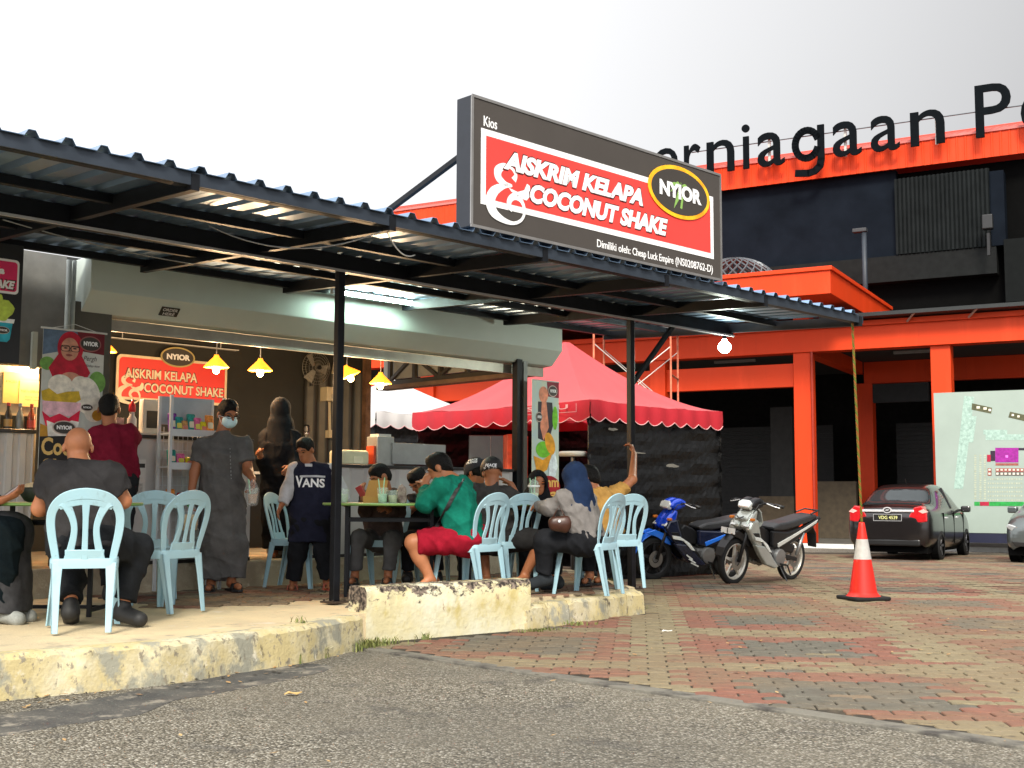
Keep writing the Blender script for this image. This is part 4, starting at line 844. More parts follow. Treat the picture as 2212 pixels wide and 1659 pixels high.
for i in range(4):
    s = b - .10 - i * .095; p = K(s, v - .10, 1.53); tt = thing('bottle', ['sauce bottle with red label', 'clear water bottle', 'dark sauce bottle', 'clear syrup bottle'][i] + ' standing on the left counter, ' + ['nearest the banner', 'second from the banner', 'third from the banner', 'fourth from the banner'][i], 'bottle', p, group='bottles on the left counter')
    mb = MB(); mb.lathe(p, [(.03, 0), (.032, .01), (.032, .12), (.024, .15), (.012, .18), (.012, .21)], 14); mb.build('glass', mat('bottle' + str(i), [(.25, .06, .03), (.2, .22, .2), (.05, .04, .03), (.28, .3, .28)][i], .15), tt, smooth=True)
    mb = MB(); mb.lathe(p, [(.014, .208), (.014, .235)], 12); mb.build('cap', mat('bottle_cap' + str(i), [(.5, .04, .03), (.3, .35, .4), (.4, .04, .03), (.5, .5, .5)][i], .4), tt)
    if i in (0, 2): mb = MB(); mb.lathe(p, [(.0328, .04), (.0328, .10)], 14, cap=False); mb.build('bottle_label', mat('bl' + str(i), [(.6, .08, .05), (.5, .3, .1)][i // 2], .5), tt, smooth=True)
# payment stand, ketchup bottle, notice and QR-less card on the middle counter
ct = 1.53
s0 = sof(318, 9.65, 930); p = K(s0 + .03, 9.65, ct); t = thing('card_terminal', 'white payment terminal stand on the grey counter', 'terminal', p)
mb = MB(); mb.ob(p, U, V, Z, -.09, .09, -.03, .05, .02, .32); mb.build('housing', mat('terminal_white', (.45, .44, .42), .4), t, bevel=.012)
mb = MB(); mb.ob(p, U, V, Z, -.055, .055, -.034, -.029, .07, .22); mb.build('screen', M_TOP, t); mb = MB(); mb.ob(p, U, V, Z, -.13, .13, -.07, .09, 0, .02); mb.build('foot', MATS['terminal_white'], t)
p = K(s0 - .16, 9.62, ct); t = thing('sauce_bottle', 'red squeeze bottle beside the payment stand', 'bottle', p); mb = MB(); mb.lathe(p, [(.038, 0), (.04, .02), (.04, .14), (.02, .17), (.02, .2)], 16); mb.build('body', mat('white_bottle', (.5, .45, .44), .4), t, smooth=True)
mb = MB(); mb.lathe(p, [(.024, .2), (.03, .21), (.028, .26), (.012, .28), (.010, .31)], 14); mb.build('nozzle', mat('red_plastic', (.55, .02, .03), .3), t, smooth=True)
p = K(s0 - .33, 9.6, ct); t = thing('tissue_box', 'small pink and white box on the grey counter', 'box', p); mb = MB(); mb.ob(p, U, V, Z, -.07, .07, -.04, .06, 0, .14); mb.build('carton', mat('box_pink', (.55, .30, .26), .6, var=.4, scale=20), t, bevel=.004)
p = K(sof(292, 9.42), 9.415, 1.12); t = thing('notice_card', 'framed white notice on the front of the grey counter', 'notice', p)
mb = MB(); mb.ob(p, U, V, Z, -.085, .085, .0, .012, -.16, .20); mb.build('paper', mat('paper_grey', (.55, .54, .52), .6), t); mb = MB(); mb.ob(p, U, V, Z, -.075, .075, -.003, .0, .13, .165); mb.build('heading', M_TOP, t); mb = MB(); mb.ob(p, U, V, Z, -.06, .06, -.003, .0, -.12, .0); mb.build('frame_field', mat('paper_mid', (.36, .36, .34), .6, var=.3, scale=60), t)
# snack rack
sa, sb = 5.02, 5.52; va, vb = 9.18, 9.38; rz0, rz1 = PZ, 1.86
t = thing('snack_rack', 'white wire snack rack with coloured packets beside the masked man', 'rack', K((sa + sb) / 2, 9.25, PZ))
M_RACK = mat('rack_white', (.50, .53, .55), .4)
for s in (sa, sb):
    for v in (va, vb): mb = MB(); mb.kbox(s - .012, s + .012, v - .012, v + .012, rz0, rz1); mb.build('upright', M_RACK, t)
for z_ in (.55, .95, 1.25, 1.53):
    mb = MB(); mb.kbox(sa, sb, va, vb, z_, z_ + .012); mb.kbox(sa, sb, va - .014, va - .002, z_ - .015, z_ + .045); mb.build('shelf', M_RACK, t)
mb = MB(); mb.kbox(sa, sb, vb - .01, vb, 1.62, 1.86); mb.build('header_panel', mat('rack_grey', (.33, .38, .43), .5), t)
mb = MB()
for i in range(12): x = sa + (sb - sa) * i / 11; mb.tube([K(x, vb, .55), K(x, vb, 1.6)], .003, 4)
for i in range(14): z_ = .58 + i * .075; mb.tube([K(sa, vb, z_), K(sb, vb, z_)], .003, 4)
mb.build('wire_grid', M_RACK, t)
pc = ['purple', 'teal', 'gold', 'green', 'pink', 'yellow', 'orange', 'red']; pcol = [(.16, .04, .28), (.02, .22, .22), (.5, .26, .10), (.03, .25, .22), (.6, .12, .28), (.7, .6, .02), (.7, .25, .05), (.5, .04, .05)]
for k, (row, n_, zz) in enumerate((('top', 7, 1.545), ('second', 5, 1.265), ('third', 4, .965))):
    for i in range(n_):
        ci = (i + 3 * k) % 8; p = K(sa + .05 + i * (sb - sa - .09) / n_, va + .06, zz); hgt = .17 - .03 * (i % 3) - .03 * k; tt = thing('snack_packet', pc[ci] + ' snack packet on the ' + row + ' shelf of the snack rack, ' + ['first', 'second', 'third', 'fourth', 'fifth', 'sixth', 'seventh'][i] + ' from the left', 'packet', p, group='snack packets on the rack')
        q = rrect(-.04, .04, 0, hgt, .01, 2); mb = MB(); mb.prism(q, p, (U + V * .15).normalized(), (Z + V * .15).normalized(), -V, -.012, .02); mb.build('pouch', mat('packet_' + pc[ci], pcol[ci], .25, var=.5, scale=40), tt, bevel=.006)
        mb = MB(); mb.prism(rrect(-.028, .028, hgt * .3, hgt * .62, .01, 2), p, (U + V * .15).normalized(), (Z + V * .15).normalized(), -V, .021, .023); mb.build('print', mat('packet_print%d' % (i % 3), [(.7, .65, .5), (.65, .6, .1), (.6, .2, .15)][i % 3], .4), tt)
# goods on the right counter
rt = 1.33
def K_item(px, v): return K(sof(px, v), v, rt)
p = K_item(752, 9.75); t = thing('foam_box', 'cream foam container on the black countertop beside the canopy post', 'container', p); mb = MB(); mb.prism(rrect(-.16, .18, 0, .15, .03), p, U, Z, V, -.1, .12); mb.build('tub', mat('cream_foam', (.52, .48, .33), .6), t, bevel=.02); mb = MB(); mb.prism(rrect(-.02, .10, .02, .09, .02), p, U, Z, -V, .1, .106); mb.build('bowl_print', mat('cream_foam2', (.62, .57, .42), .5), t)
p = K_item(808, 9.7); t = thing('blender', 'steel and red blender machine on the counter behind the phone boy', 'machine', p); mb = MB(); mb.ob(p, U, V, Z, -.03, .19, -.08, .1, 0, .30); mb.build('body', mat('machine_grey', (.30, .30, .29), .35, .4), t, bevel=.01); mb = MB(); mb.ob(p, U, V, Z, -.06, -.035, -.06, .06, .02, .2); mb.build('handle', mat('machine_red', (.5, .06, .02), .4), t); mb = MB(); mb.ob(p, U, V, Z, .0, .16, -.06, .08, .30, .325); mb.build('lid', MATS['terminal_white'], t)
p = K_item(880, 9.72); t = thing('food_warmer', 'long grey food warmer box on the counter behind the diners', 'machine', p); mb = MB(); mb.ob(p, U, V, Z, -.30, .42, -.12, .14, .02, .24); mb.build('cabinet', mat('warmer_grey', (.27, .27, .27), .4, .3), t, bevel=.006); mb = MB(); mb.ob(p, U, V, Z, -.34, .46, -.2, -.02, -.025, .0); mb.build('tray', mat('tray_grey', (.5, .5, .45), .4), t)
p = K(sof(662, 11.9, 920), 11.9, 1.60); t = thing('drink_dispenser', 'chrome tap dispenser on the rear counter behind the boy', 'machine', p)
mb = MB(); mb.lathe(p, [(.05, -.3), (.05, 0), (.03, .02), (.02, .14), (.035, .15), (.035, .19)], 14); mb.build('column', mat('chrome', (.5, .5, .5), .2, .9), t, smooth=True); mb = MB(); mb.lathe(p, [(.04, .19), (.04, .25), (.03, .27)], 14); mb.build('knob', M_TOP, t); mb = MB(); mb.kbox(p.dot(U) - .8, p.dot(U) + .8, 11.75, 12.3, 1.27, 1.30); mb.build('rear_shelf', MATS['rack_white'], t); mb = MB(); mb.kbox(p.dot(U) - .8, p.dot(U) + .8, 11.8, 12.3, KF, 1.27); mb.build('rear_cabinet', M_TOP, t)
# ================================================================== ORANGE MARKET BUILDING
A_ = Vector((.875, -.484, 0)).normalized(); N_ = Vector((.484, .875, 0)).normalized(); O0 = Vector((7.31, 30.0, 0)); B0 = O0.dot(N_); A0 = O0.dot(A_)
def B(a, d, z): return O0 + A_ * a + N_ * d + Z * z
def ba(px, d, py=1078): return onplane(px, py, N_, B0 + d).dot(A_) - A0
def bz(px, py, d): return onplane(px, py, N_, B0 + d).z
class BB(MB):
    def bb(s, a0, a1, d0, d1, z0, z1, m=None): return s.ob(O0, A_, N_, Z, a0, a1, d0, d1, z0, z1, m)
M_OR = weathered('orange_paint', (.62, .040, .002), [((.54, .040, .004), .5, .35, .7, (1, 1, 1)), ((.70, .055, .010), 1.2, .52, .75, (1.5, 1.5, .25)), ((.42, .022, .004), 3.0, .62, .80, (2.2, 2.2, .10)), ((.30, .018, .004), 9.0, .68, .80, (1, 1, .3))], rough=.55, bump=.06, bscale=20)
M_ORR = mat('orange_roof', (.58, .045, .022), .4, var=.06, scale=1.2, spec=.4)
M_NAVY = mat('dark_cladding', (.006, .0085, .013), .8, var=.25, scale=1.0, spec=.03)
M_RIB = mat('ribbed_cladding', (.011, .013, .0135), .8, var=.2, scale=2, spec=.03)
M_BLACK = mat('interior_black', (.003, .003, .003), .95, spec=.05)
bld = thing('market_building', 'large orange and black market hall with red roof behind the yard', 'building', B(0, 3, -.1))
GZ = -.15
mb = BB(); mb.bb(-26, 12, -.35, 14, GZ - .1, -.045); mb.build('floor_slab', mat('bld_floor', (.10, .095, .08), .8, var=.3), bld)
mb = BB(); mb.bb(-26, 12, -.40, -.352, GZ - .05, -.04); mb.build('kerb', mat('kerb_white', (.6, .6, .57), .7), bld)
aR = ba(2300, 0); c1 = ba(1735, 0, 950)
for px, wd, z1, d in ((1735, .44, 4.70, 0), (2033, .46, 4.70, .05), (922, .46, 5.2, 0), (1128, .46, 5.2, 0), (1420, .44, 5.2, 0)):
    a = ba(px, d, 950 if px == 1735 else 830); mb = BB(); mb.bb(a - wd / 2, a + wd / 2, d, d + .44, -.044, z1); mb.build('column', M_OR, bld, bevel=.015)
mb = BB(); mb.bb(ba(1872, 6, 950) - .22, ba(1872, 6, 950) + .22, 5.9, 6.3, -.044, 4.42); mb.build('column', M_OR, bld)
mb = BB(); mb.bb(ba(1240, 0), aR, -.06, .40, 4.70, 5.23); mb.bb(ba(1240, 0), aR, .0, .40, 5.23, 5.27); mb.bb(ba(1240, 0), aR, -.08, .40, 5.27, 5.40); mb.build('beam', M_OR, bld, bevel=.008)
mb = BB(); mb.bb(-26, ba(1240, 0) - .01, -.06, .40, 4.95, 5.40); mb.build('beam', M_OR, bld)
mb = BB(); mb.bb(-26, c1 - .25, .12, .36, 3.86, 4.45); mb.build('beam', M_OR, bld, bevel=.008)
mb = BB(); mb.bb(c1 - .16, c1 + .16, .42, 6.0, 4.70, 5.2); mb.build('beam', M_OR, bld)
mb = BB(); mb.bb(c1 + .2, 12, 5.95, 6.2, 4.42, 5.05); mb.build('beam', M_OR, bld)
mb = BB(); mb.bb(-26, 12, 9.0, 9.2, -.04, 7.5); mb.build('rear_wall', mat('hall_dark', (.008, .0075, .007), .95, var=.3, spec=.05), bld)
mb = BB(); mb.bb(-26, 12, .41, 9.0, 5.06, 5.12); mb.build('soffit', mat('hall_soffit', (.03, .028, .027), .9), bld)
mb = BB(); mb.bb(c1 + .6, 12, -.55, .3, 5.43, 5.52); mb.build('awning', mat('awning_dark', (.02, .022, .022), .5, .2), bld)
for a in (c1 + 1.2, c1 + 2.6, c1 + 4.0): mb = BB(); mb.bar(B(a, -.10, 5.30), B(a + .25, -.5, 5.45), .035); mb.build('awning_strut', mat('strut_grey', (.4, .3, .25), .5), bld)
# partitions and things in the dark hall
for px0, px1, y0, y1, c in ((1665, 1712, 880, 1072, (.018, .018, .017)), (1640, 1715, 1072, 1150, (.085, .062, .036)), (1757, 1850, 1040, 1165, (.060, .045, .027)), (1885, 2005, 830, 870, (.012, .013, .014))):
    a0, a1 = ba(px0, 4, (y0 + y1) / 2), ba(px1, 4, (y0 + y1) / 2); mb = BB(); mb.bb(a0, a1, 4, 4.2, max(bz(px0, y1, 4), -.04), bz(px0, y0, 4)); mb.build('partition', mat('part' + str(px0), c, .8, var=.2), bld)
M_SHUT = mat('hall_shutter', (.009, .009, .009), .6, .2, var=.3)
for a0_, a1_ in ((-5.2, -1.2), (.7, 3.2), (3.8, 6.5)):
    for k in range(26):
        mb = BB(); mb.bb(a0_, a1_, 7.6 + .02 * (k % 2), 7.66, -.04 + k * .13, -.045 + (k + 1) * .13); mb.build('shutter_slat', M_SHUT, bld)
for a_ in (-3.4, 1.6): mb = BB(); mb.bb(a_, a_ + 1.2, 3.0, 3.12, 4.9, 4.97); mb.build('ceiling_light', mat('unlit_tube', (.25, .25, .25), .5), bld)
for a_, z_ in ((c1 + .27, 4.7),): mb = BB(); mb.tube([B(a_, -.06, -.03), B(a_, -.06, z_)], .035, 8); mb.build('downpipe', mat('downpipe', (.30, .02, .004), .5), bld)
# portico slab
dP = -2.0; pc_ = onplane(1793, 574, N_, B0 + dP); ac = pc_.dot(A_) - A0; zt = pc_.z; zb = bz(1787, 634, dP)
rr = ray(1914, 671); lam = ((zt - .05) - 1.0) / rr.z; q = CAM + rr * lam; dF = q.dot(N_) - B0
mb = BB(); mb.bb(ac - 12, ac, dP, min(max(dF, 2.5), 4.8), zb, zt - .10); mb.build('portico_slab', M_OR, bld, bevel=.01)
mb = BB(); mb.bb(ac - 12, ac + .05, dP - .05, min(max(dF, 2.5), 4.8), zt - .098, zt); mb.build('portico_cap', M_OR, bld, bevel=.01)
for a in (c1, c1 - 4.5): mb = BB(); mb.bb(a - .2, a + .2, .0, .4, 5.401, zb); mb.build('column', M_OR, bld)
# upper storey
dU = 5.0; zA = bz(1900, 375, dU); zT = bz(1900, 322, dU); aL, aRR = ba(330, dU), ba(2420, dU)
n = 150; mb = BB(); P = []
for i in range(n):
    x = aL + (aRR - aL) * i / n; wv = (aRR - aL) / n; P += [(x, 0), (x + wv * .7, 0), (x + wv * .76, -.014), (x + wv * .94, -.014)]
P.append((aRR, 0)); k = len(P)
mb.add([B(a, dU - .3 + h, z) for z in (zA, zT) for a, h in P], [(i, i + 1, k + i + 1, k + i) for i in range(k - 1)])
mb.build('roof_fascia', M_OR, bld)
mb = BB(); P2 = [(a, -h * 1.2) for a, h in P]
mb.add([B(a, dU - .34, zT + h) for a, h in P2] + [B(a, dU + 3.2, zT + 1.15 + h) for a, h in P2], [(i, i + 1, k + i + 1, k + i) for i in range(k - 1)]); mb.build('roof_sheet', M_ORR, bld)
mb = BB(); mb.bb(aL, aRR, dU - .35, dU - .28, zT - .02, zT + .05); mb.build('gutter', mat('gutter_pink', (.55, .14, .12), .4), bld)
mb = BB(); mb.bb(aL, aRR, dU + 3.15, dU + 3.4, zT - .4, zT + 1.18); mb.build('ridge', M_ORR, bld)
zN = bz(1750, 600, dU); mb = BB(); mb.bb(aL, ba(1937, dU, 450), dU, dU + .3, zN, zA + .05); mb.build('cladding_panel', M_NAVY, bld)
a0, a1 = ba(1937, dU, 450), ba(2140, dU - .25, 450); z0, z1 = bz(2030, 541, dU - .25), bz(2030, 375, dU - .25); n = 22; P = []
for i in range(n):
    x = a0 + (a1 - a0) * i / n; wv = (a1 - a0) / n; P += [(x, 0), (x + wv * .55, 0), (x + wv * .62, .06), (x + wv * .93, .06)]
P.append((a1, 0)); k = len(P); mb = BB(); mb.add([B(a, dU - .25 + h, z) for z in (z0, z1) for a, h in P], [(i, i + 1, k + i + 1, k + i) for i in range(k - 1)]); mb.build('ribbed_panel', M_RIB, bld)
mb = BB(); mb.bb(a1 - .02, a1 + .35, dU - .22, dU + .4, z0, z1 - .1); mb.build('panel_return', M_NAVY, bld)
mb = BB(); mb.bb(aL, a1 + .1, dU - .2, dU + .25, z0 - .75, z0 - .02); mb.build('ledge', mat('ledge_dark', (.008, .009, .009), .8, var=.2, spec=.12), bld)
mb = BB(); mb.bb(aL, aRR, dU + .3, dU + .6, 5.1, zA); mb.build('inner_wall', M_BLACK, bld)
mb = BB(); mb.bb(a1 + .3, aRR, dU - .25, dU + .1, bz(2180, 655, dU), bz(2180, 520, dU)); mb.build('balcony_wall', mat('balcony_dark', (.005, .006, .006), .8, spec=.1), bld)
# lattice dome behind the portico
dc = B(ba(1588, 1.2, 575), 1.2, zt + .02); dm = thing('lattice_dome', 'dark metal lattice dome on the orange portico roof behind the sign box', 'dome', dc)
M_LAT = mat('lattice_grey', (.10, .11, .12), .4, .4); Rd = 1.25
for i in range(26):
    t0 = 2 * math.pi * i / 26
    for sg_ in (-1, 1):
        mb = MB(); pts = []
        for j in range(13):
            ph = j / 12 * math.pi * .5; th = t0 + sg_ * j / 12 * 1.1; pts.append(dc + Vector((Rd * math.cos(ph) * math.cos(th), Rd * math.cos(ph) * math.sin(th), Rd * .82 * math.sin(ph))))
        mb.tube(pts, .022, 4); mb.build('lattice_bar', M_LAT, dm)
# roof letters
lt = thing('roof_lettering', 'big dark raised letters on a wire frame along the red roof', 'sign', B(ba(1800, 4.3), 4.3, zT))
cv = lambda x, y: ((1560 + x / 2.212) * .864, (180 + y / 2.212) * .864)
dL = 4.35; zb_ = np.mean([bz(*cv(x, y), dL) for x, y in ((690, 545), (885, 528), (1310, 455), (1520, 418), (1760, 385), (1975, 350))]); xh = np.mean([bz(*cv(x, y1), dL) - bz(*cv(x, y0), dL) for x, y0, y1 in ((690, 545, 372), (1600, 400, 208), (1740, 388, 190))])
M_LET = mat('letter_dark', (.003, .0045, .006), .8, var=.15, spec=.05)
for ch, xa, xb, y0, y1 in (('P', -150, -20, 0, 1.48), ('e', 20, 150, 0, 1), ('e', 165, 300, 0, 1), ('r', 335, 425, 0, 1), ('n', 460, 612, 0, 1), ('i', 655, 698, 0, 1.38), ('a', 740, 890, -.02, 1.02), ('g', 930, 1110, -.42, 1.02), ('a', 1155, 1315, -.02, 1.02), ('a', 1365, 1525, -.02, 1.02), ('n', 1585, 1775, 0, 1), ('P', 1945, 2145, 0, 1.48), ('e', 2195, 2370, -.02, 1.02), ('n', 2420, 2600, 0, 1)):
    if ch == 'P' and xa < 0: continue
    if ch == 'e' and xa == 20: continue
    ym = 545 - .137 * (xa + xb - 1380) / 2 * 1.0 - 90; a0, a1 = ba(cv(xa, 0)[0], dL, cv(0, ym)[1]), ba(cv(xb, 0)[0], dL, cv(0, ym)[1]); mb = MB()
    if ch == 'i':
        w_ = a1 - a0; mb.prism([(a0 + w_ * .15, 0), (a1 - w_ * .1, 0), (a1 - w_ * .1, xh), (a0 + w_ * .15, xh)], B(0, dL, zb_), A_, Z, -N_, 0, .06); mb.prism(ell((a0 + a1) / 2, xh * 1.25, w_ * .5, w_ * .5, 20), B(0, dL, zb_), A_, Z, -N_, 0, .06)
    elif ch == 'g':
        w_ = a1 - a0; sw = w_ * .21; cx, cy, rx, ry = a0 + w_ * .46, xh * .5, w_ * .46, xh * .52; oo = B(0, dL, zb_)
        def ribbon(path, half):
            for (x_, y_), (u_, v_) in zip(path[:-1], path[1:]):
                dl = math.hypot(u_ - x_, v_ - y_); nx_, ny_ = -(v_ - y_) / dl * half, (u_ - x_) / dl * half; ex, ey = (u_ - x_) / dl * half * .3, (v_ - y_) / dl * half * .3
                mb.prism([(x_ + nx_ - ex, y_ + ny_ - ey), (x_ - nx_ - ex, y_ - ny_ - ey), (u_ - nx_ + ex, v_ - ny_ + ey), (u_ + nx_ + ex, v_ + ny_ + ey)], oo, A_, Z, -N_, 0, .06)
        ribbon([(cx + (rx - sw / 2) * math.cos(t2), cy + (ry - sw / 2) * math.sin(t2)) for t2 in np.linspace(.35, 2 * math.pi - .35, 26)], sw / 2)
        ribbon([(a1 - sw / 2, xh), (a1 - sw / 2, 0), (a1 - sw * .7, -xh * .2), (a1 - sw * 1.5, -xh * .34), (a0 + w_ * .5, -xh * .38), (a0 + w_ * .12, -xh * .34)], sw / 2)
    else: put_text(mb, ch, B(0, dL, zb_), A_, Z, a0, a1, y0 * xh, y1 * xh, .03, th=.06, bold=.004, res=4)
    mb.build('letter', M_LET, lt, fix=True)
mb = MB(); mb.tube([B(ba(1500, dL), dL + .08, zb_ + xh * .78), B(ba(2420, dL), dL + .08, zb_ + xh * .78)], .018, 6); mb.build('wire', M_LAT, lt)
for x in (800, 1222, 1730, 2300): a = ba(cv(x, 0)[0], dL, 340); mb = MB(); mb.bar(B(a, dL + .1, zT - .25), B(a, dL + .1, zb_ + xh * .85), .07, up=A_); mb.build('support', mat('support_grey', (.5, .48, .45), .5), lt)
# lamp pole and loudspeaker on the building
p = B(ba(1868, 3.5, 570), 3.5, 5.5); t = thing('lamp_pole', 'dark grey street lamp pole in front of the black upper wall', 'lamp post', p); ztp = bz(1868, 495, 3.5)
mb = MB(); mb.tube([p, Vector((p.x, p.y, ztp))], .07, 10); mb.build('pole', mat('pole_navy', (.02, .026, .035), .5), t, smooth=True); mb = MB(); mb.ob(Vector((p.x, p.y, ztp)), A_, N_, Z, -.30, .08, -.10, .10, -.08, .03); mb.build('lamp_head', mat('pole_head', (.03, .032, .035), .6), t, bevel=.02)
p = B(ba(2135, 4.2, 480), 4.2, bz(2135, 480, 4.2)); t = thing('roof_floodlight', 'black floodlight bracket beside the ribbed dark panel', 'lamp', p); mb = MB(); mb.ob(p, A_, N_, Z, -.15, .12, -.12, .12, -.2, .2); mb.build('housing', M_TOP, t, bevel=.03); mb = MB(); mb.bar(p - Z * .3, p - Z * .9, .08); mb.build('bracket', M_TOP, t)
# map hoarding
dB = -.9; a0, a1 = ba(2021, dB, 1000), ba(2420, dB, 1000); z0, z1 = bz(2100, 1151, dB), bz(2020, 849, dB); o = B(a0, dB, z0); w_, h_ = a1 - a0, z1 - z0
t = thing('map_board', 'large pale green site plan board behind the parked cars', 'board', B(a0 + 1, dB, -.1))
mb = MB(); mb.ob(o, A_, N_, Z, 0, w_, 0, .06, 0, h_); mb.build('panel', mat('map_pale', (.27, .325, .285), .5, var=.06, scale=1), t)
mb = MB(); mb.ob(o, A_, N_, Z, 0, w_, .01, .05, -.22, -.002); mb.build('lower_band', mat('map_navy', (.01, .012, .035), .5), t)
for a in (.3, 1.8, 3.3): mb = MB(); mb.ob(o, A_, N_, Z, a, a + .08, .065, .14, -z0 - .06, h_ - .1); mb.build('post', M_STEEL, t)
def mp(px, py): q = onplane(px, py, N_, B0 + dB); return (q.dot(A_) - A0 - a0, q.z - z0)
def mquad(x0, x1, y0, y1): return [mp(x0, y1), mp(x1, y1), mp(x1, y0), mp(x0, y0)]
def cm(x, y): return ((2300 + x / 3.53) * .864, (950 + y / 3.53) * .864)
def cq(x0, y0, x1, y1): (a, b), (c, d) = cm(x0, y0), cm(x1, y1); return mquad(a, c, b, d)
def cp(pts): return [mp(*cm(x, y)) for x, y in pts]
flat(t, 'map_print', '#8fa79c', [cp([(300, 960), (390, 140), (480, 150), (380, 960)]), cp([(420, 320), (500, 320), (470, 550), (410, 550)]), cq(560, 440, 770, 480), cq(580, 480, 918, 530)], o, A_, Z, .002)
flat(t, 'map_print', '#a0a590', [cq(x_, 660 + 20 * i, x_ + 18, 672 + 20 * i) for x_ in (480, 525, 565) for i in range(20)] + [cq(600 + 14 * q_ + 5 * (q_ % 3), 868 + 37 * i, 609 + 14 * q_ + 5 * (q_ % 3), 882 + 37 * i) for i in range(6) for q_ in range(22)], o, A_, Z, .002)
flat(t, 'map_print', '#4a4a30', [cp([(460, 205), (638, 245), (628, 297), (455, 262)]), cp([(795, 280), (960, 315), (960, 372), (780, 330)])], o, A_, Z, .003)
flat(t, 'map_print', '#8a1580', [cq(665, 598, 870, 728)], o, A_, Z, .003); flat(t, 'map_print', '#241028', [cq(622, 625, 664, 715), cq(870, 600, 960, 620)], o, A_, Z, .003); flat(t, 'map_print', '#9a1030', [cq(592, 660, 625, 722), cq(530, 1075, 610, 1110)], o, A_, Z, .004)
flat(t, 'map_print', '#d96ad0', [cq(756, 664, 778, 685)], o, A_, Z, .005)
flat(t, 'map_print', '#8a4a40', [cq(668, 735, 870, 755), cq(598, 780, 632, 845), cq(668, 780, 918, 810)], o, A_, Z, .004); flat(t, 'map_print', '#5a5650', [cq(668, 812, 918, 845)], o, A_, Z, .004)
flat(t, 'map_print', '#cfc8b8', [cq(675 + 36 * i, 786, 695 + 36 * i, 800) for i in range(7)] + [cq(675 + 36 * i, 818, 695 + 36 * i, 836) for i in range(7)] + [cq(605, 786, 624, 800), cq(605, 818, 624, 836)] + [cq(500 + 60 * i, 232 + 10 * i, 530 + 60 * i, 252 + 10 * i) for i in range(2)] + [cq(605, 255, 628, 275), cq(810, 300, 830, 318), cq(860, 312, 880, 330)], o, A_, Z, .006, join=True)
flat(t, 'map_print', '#1f8a3a', [cq(480, 1075, 528, 1110), cq(612, 1075, 918, 1112)], o, A_, Z, .004)

# ================================================================== SCAFFOLD
M_SCAF = mat('scaffold_rust', (.45, .12, .06), .6, .2, var=.4, scale=8); M_SCAFW = mat('scaffold_pale', (.55, .5, .46), .5, .2)
Ys = 23.0; g0, g1 = at(1283, 900, Ys), at(1450, 900, Ys + .4); e_ = Vector((.28, 1.0, 0)).normalized() * 1.0
sc = thing('scaffold', 'rusty red scaffold tower with pale cross braces behind the pink tent', 'scaffold', Vector((g0.x, g0.y, gz(23))))
zt_ = at(1283, 703, Ys).z
for p in (g0, g1):
    for q in (p, p + e_):
        mb = MB(); mb.tube([Vector((q.x, q.y, gz(23))), Vector((q.x, q.y, zt_))], .020, 8); mb.build('upright', M_SCAF, sc, smooth=True)
    for z_ in (zt_ - .02, zt_ - .9, zt_ - 1.8, .4): mb = MB(); mb.tube([Vector((p.x, p.y, z_)), Vector((p.x + e_.x, p.y + e_.y, z_))], .022, 6); mb.build('rung', M_SCAF, sc)
for dz in (.35, 1.95):
    for off in (0, 1):
        for s_ in (0, 1):
            p = g0 + e_ * off; q = g1 + e_ * off; mb = MB(); mb.tube([Vector((p.x, p.y, zt_ - dz - (1.25 if s_ else 0))), Vector((q.x, q.y, zt_ - dz - (0 if s_ else 1.25)))], .010, 6); mb.build('cross_brace', M_SCAFW, sc)
mb = MB(); d = (g1 - g0); mb.ob(Vector((g0.x, g0.y, zt_)), d.normalized(), e_, Z, -.1, d.length + .1, .1, .95, -.01, .04); mb.build('deck', mat('scaffold_deck', (.12, .12, .11), .7), sc)

